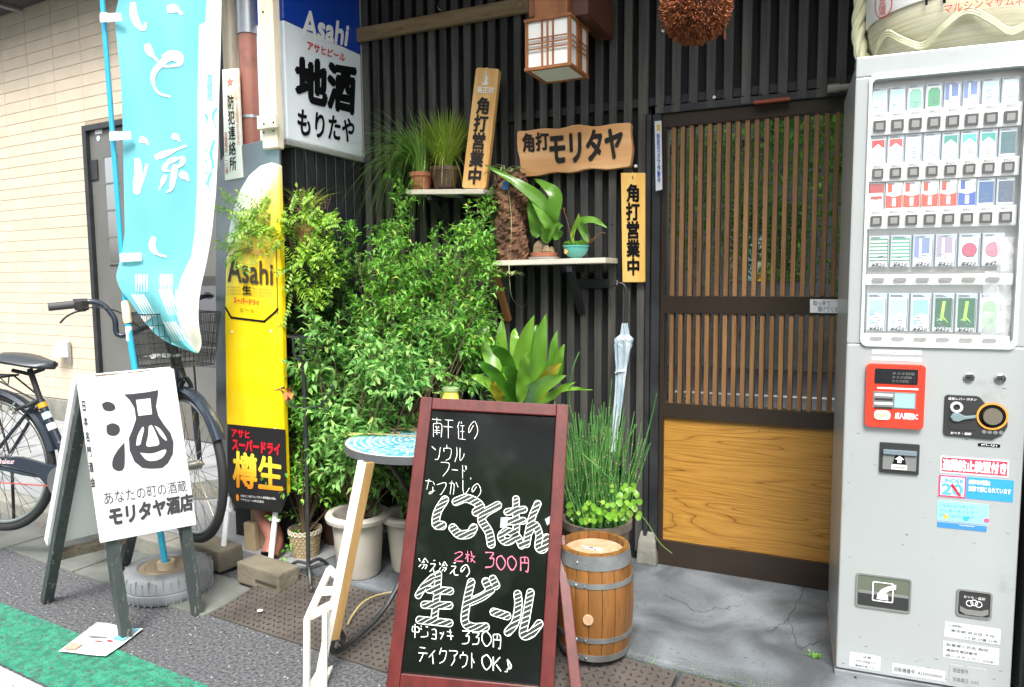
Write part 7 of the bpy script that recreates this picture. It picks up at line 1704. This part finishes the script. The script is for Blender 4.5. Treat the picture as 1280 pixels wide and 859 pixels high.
# aspidistra
asp_c = Vector((at_y(655, 560, 2.62).x, 2.60, .067)); ap_ = thing('broad_leaf_pot_plant', asp_c, 'glossy broad-leaved plant with some yellowing leaves behind the blackboard', 'potted plant')
MB().lathe([(.09,0),(.12,.30),(.135,.30),(.135,.33),(.12,.33),(.11,.30)], asp_c, 32).build('pot', mat('dark glazed pot', S(60,52,46), .3), ap_, smooth=True)
MB().lathe([(.0001,.305),(.115,.30)], asp_c, 20, cap=(False,False)).build('soil', soil, ap_)
for (bx_, by_, mx_, my_, tx, ty_, Y0_, Y1_, W_, yel) in ((648,500,650,455,668,394,2.55,2.5,.085,0),(655,500,672,455,683,392,2.6,2.62,.08,0),(640,500,628,450,628,398,2.6,2.65,.07,0),(636,500,612,440,600,392,2.5,2.6,.075,0),(650,500,632,448,612,432,2.5,2.35,.06,0),
    (660,505,680,480,702,455,2.52,2.4,.075,1),(655,505,668,490,708,470,2.5,2.36,.085,0),(645,505,640,470,626,465,2.5,2.3,.07,0),(662,500,690,455,697,413,2.6,2.62,.05,0),(665,500,695,460,706,430,2.62,2.6,.045,0),(668,500,698,465,706,432,2.66,2.68,.04,0),
    (640,505,620,470,596,452,2.5,2.42,.06,2),(635,505,612,480,588,470,2.55,2.5,.05,0),(650,505,655,470,660,440,2.45,2.38,.06,0),(630,505,622,492,614,476,2.5,2.4,.05,1),(662,500,664,440,672,405,2.66,2.7,.07,0),(645,505,645,440,644,410,2.62,2.68,.06,0),(655,510,690,495,720,478,2.55,2.45,.035,0),(655,510,700,488,742,488,2.6,2.5,.022,0)):
    b0, m0, t0 = at_y(bx_, by_, Y0_), at_y(mx_, my_, (Y0_+Y1_)/2), at_y(tx, ty_, Y1_)
    st0 = Vector((asp_c.x+(bx_-650)*.001, asp_c.y, .37)); MB().tube([st0, b0], .003, 5).build('leaf_stalk', stemm, ap_)
    broad('leaf', b0, [b0.lerp(m0,.5), m0, m0.lerp(t0,.55)+Vector((0,-.01,.008)), t0], W_*.84, leaf_asp_y if yel == 1 else leaf_asp, ap_, cup=.22, twist=R.uniform(-.5,.5))
# horsetail rush pot
rc = Vector((at_y(748, 680, 2.62).x, 2.60, .067)); rp_ = thing('rush_pot', rc, 'pot of upright horsetail rush with lime round leaves behind the barrel', 'potted plant'); rh = at_y(760, 655, 2.55).z-.067
MB().lathe([(.10,0),(.125,rh-.03),(.135,rh-.028),(.135,rh),(.122,rh),(.115,rh-.03)], rc, 36).build('pot', mat('weathered grey brown pot', S(98,88,78), .8, S(120,108,96), 5, bump=.4), rp_, smooth=True)
MB().lathe([(.0001,rh-.02),(.118,rh-.02)], rc, 24, cap=(False,False)).build('soil', soil, rp_)
b = MB(); nb_ = MB()
for i in range(210):
    a = R.uniform(0,6.283); r_ = .11*math.sqrt(R.random()); p0_ = rc+Vector((r_*math.cos(a), r_*math.sin(a), rh-.02)); h_2 = R.uniform(.22,.46); ln_ = Vector((R.gauss(0,.055)-.01, R.gauss(0,.03)-.02, h_2))
    if i < 4: ln_ = Vector((R.uniform(.02,.12), -.05, h_2+.12))
    if i in (5,6,7,8): ln_ = Vector((R.uniform(-.2,.2), -.05, h_2))
    P_ = [p0_, p0_+ln_*.5+rv(.006), p0_+ln_]
    for q in P_: q.y = min(q.y, YW-.01)
    b.tube(P_, [.0026,.0024,.0016], 5); 
    for k in range(1,5): c_ = P_[0].lerp(P_[1], k/2.5) if k < 2.5 else P_[1].lerp(P_[2], (k-2.5)/2.5); nb_.tube([c_, c_+Vector((0,0,.004))], .0032, 5, cap=False)
for pts, r_ in (([at_y(800,600,2.6), at_y(805,560,2.55), at_y(815,520,2.52), at_y(821,492,2.5)], .0024), ([at_y(775,640,2.6), at_y(790,600,2.55), at_y(806,568,2.52), at_y(812,556,2.5)], .0024), ([at_y(711,520,2.55), at_y(713,480,2.52), at_y(717,458,2.5), at_y(724,440,2.5)], .0026), ([at_y(765,600,2.58), at_y(780,560,2.5), at_y(796,530,2.48)], .0024), ([at_y(720,560,2.5), at_y(748,585,2.48), at_y(765,600,2.46)], .002)): b.tube(smoothpts(pts,4), r_, 5)
me_o = b.build('rush_stems', mat('rush green', S(52,104,48), .4, S(96,150,72), 14), rp_, kind='stuff', fix=False); nb_.build('stem_nodes', cm((150,150,104), .7), rp_, kind='stuff', fix=False)
L = Leaves()
def roundleaf(p, n_, r_):
    x = n_.orthogonal().normalized(); y = n_.cross(x); k = len(L.v); rr = R.random(); L.v.append(p); L.r.append(rr)
    for i in range(9): t = 2*math.pi*i/9; q = r_*(1-.35*(i == 0)); L.v.append(p+(x*math.cos(t)+y*math.sin(t))*q+n_*.15*r_); L.r.append(rr)
    L.f += [(k, k+1+i, k+1+(i+1) % 9) for i in range(9)]
for i in range(90):
    x, y = J(708,800), J(606,650); 
    if x < 765: y = J(628,652)
    roundleaf(at_y(x, y, J(2.42,2.52)), Vector((J(-.5,.6),-1,J(-.1,.9))).normalized(), J(.008,.014))
L.build('round_leaves', leaf_round, rp_, kind='stuff')
MB().tube(smoothpts([at_y(797,640,2.47), at_y(808,652,2.44), at_y(818,668,2.42), at_y(826,680,2.41), at_y(840,692,2.40)], 4), .0018, 5).build('runner', stemm, rp_)
# debris
tg = thing('pebble', at_z(325,764,.02), 'white scrap lying on the tread plate before the grooved block', 'litter'); MB().lathe([(.008,0),(.012,.003),(.006,.006)], at_z(325,764,.026), 6).build('scrap', cm((232,232,230)), tg)
tg = thing('dead_leaf', at_z(250,628,.02), 'small red leaf litter in the gutter behind the sign legs', 'dead leaf'); L = Leaves()
for x, y in ((87,673),(84,676),(51,660),(115,690),(92,671)): L.leaf(at_z(x,y,.012), rv(), Vector((0,0,1)), .03, .016)
L.build('leaf', mat('dead leaf red', S(150,88,84), .8), tg)
# loose cable on the step
MB_c = MB().tube(smoothpts([at_z(560,742,.072), at_z(520,738,.072), at_z(480,742,.072), at_z(455,752,.07), at_z(440,770,.045), at_z(435,780,.04)], 5), .0035, 6).build('cable', mat('yellowed cable', S(170,152,104), .6)); tag(MB_c, 'thin yellowed cable trailing over the step edge by the white pots', 'cable')
# gravel grit: stuff on the asphalt
gr = MB(); Rg = random.Random(4)
for i in range(500):
    p = stp(Rg.uniform(-4,0), Rg.uniform(1.25,1.76), .001); s_ = Rg.uniform(.001,.003); gr.prism([p+Vector((-s_,-s_*.6,0)), p+Vector((s_,-s_*.4,0)), p+Vector((s_*.5,s_,0))], (0,0,s_))
tag(gr.build('grit', cm((190,190,186), .8), kind='stuff', fix=False), 'fine pale grit scattered on the asphalt', 'grit')

# ================================================================ ACROSS THE STREET (seen only mirrored in the panes)
oh = thing('opposite_house', (0,-6.2,0), 'grey and cream house front across the street', 'house')
bx('wall', (-12,-7.4,0), (3,-6.2,7.2), mat('opposite wall', S(150,146,150), .8, S(170,166,168), 2), oh)
bx('low_wall', (-3.5,-4.6,0), (6,-4.45,.55), concrete, oh)
for k in range(5):
    for z in (1.2, 4.2): bx('window', (-9+k*2.4,-6.19,z), (-7.9+k*2.4,-6.15,z+1.2), darkglass, oh)
bx('roof', (-12.3,-7.6,7.2), (3.3,-5.7,7.4), black_paint, oh); bx('balcony', (-7.5,-6.199,3.3), (-1,-5.4,3.9), concrete, oh)
tr_ = thing('street_tree', (.6,-4.9,0), 'broad green tree across the street', 'tree'); MB().tube([(.6,-4.9,0),(.55,-4.95,1.6),(.7,-4.9,3.4)], [.12,.10,.05], 10).build('trunk', woody, tr_); L = Leaves()
for i in range(5200):
    d = Vector((R.gauss(0,1), R.gauss(0,1), R.gauss(0,1))).normalized(); p = Vector((.5,-4.9,3.9))+Vector((d.x*2.0, d.y*.8, d.z*1.5))*R.random()**.4; L.leaf(p, rv().normalized(), Vector((0,0,1)), J(.09,.16), .07)
L.build('crown', leaf_mid, tr_, kind='stuff')
hd = thing('hedge', (0,-4.2,0), 'leafy hedge across the street mirrored in the door glass', 'hedge'); L = Leaves()
for cx, cz_, rx_, rz_2, n in ((-1.2,2.4,1.2,1.3,3200),(-2.6,2.5,1.2,1.1,2600),(.2,1.3,.5,.9,1200),(-4.2,1.6,1.0,1.3,1800),(1.9,1.5,.9,1.1,1200)):
    for i in range(n):
        a, b_ = R.uniform(0,6.283), R.uniform(-1,1); r_ = R.random()**.4; p = Vector((cx+rx_*r_*math.cos(a)*math.sqrt(1-b_*b_*.6), -4.1+.5*r_*math.sin(a), cz_+rz_2*r_*b_)); L.leaf(p, rv().normalized(), Vector((0,0,1)), J(.06,.11), .05)
L.build('foliage', leaf_mid, hd, kind='stuff')
pl_ = thing('red_planter', (1.3,-3.9,.9), 'red planter box across the street', 'planter'); bx('box', (.9,-4.0,.95), (2.3,-3.85,1.07), mat('red planter plastic', S(200,40,36), .5), pl_); bx('stand', (.95,-3.98,0), (2.25,-3.87,.949), black_paint, pl_)
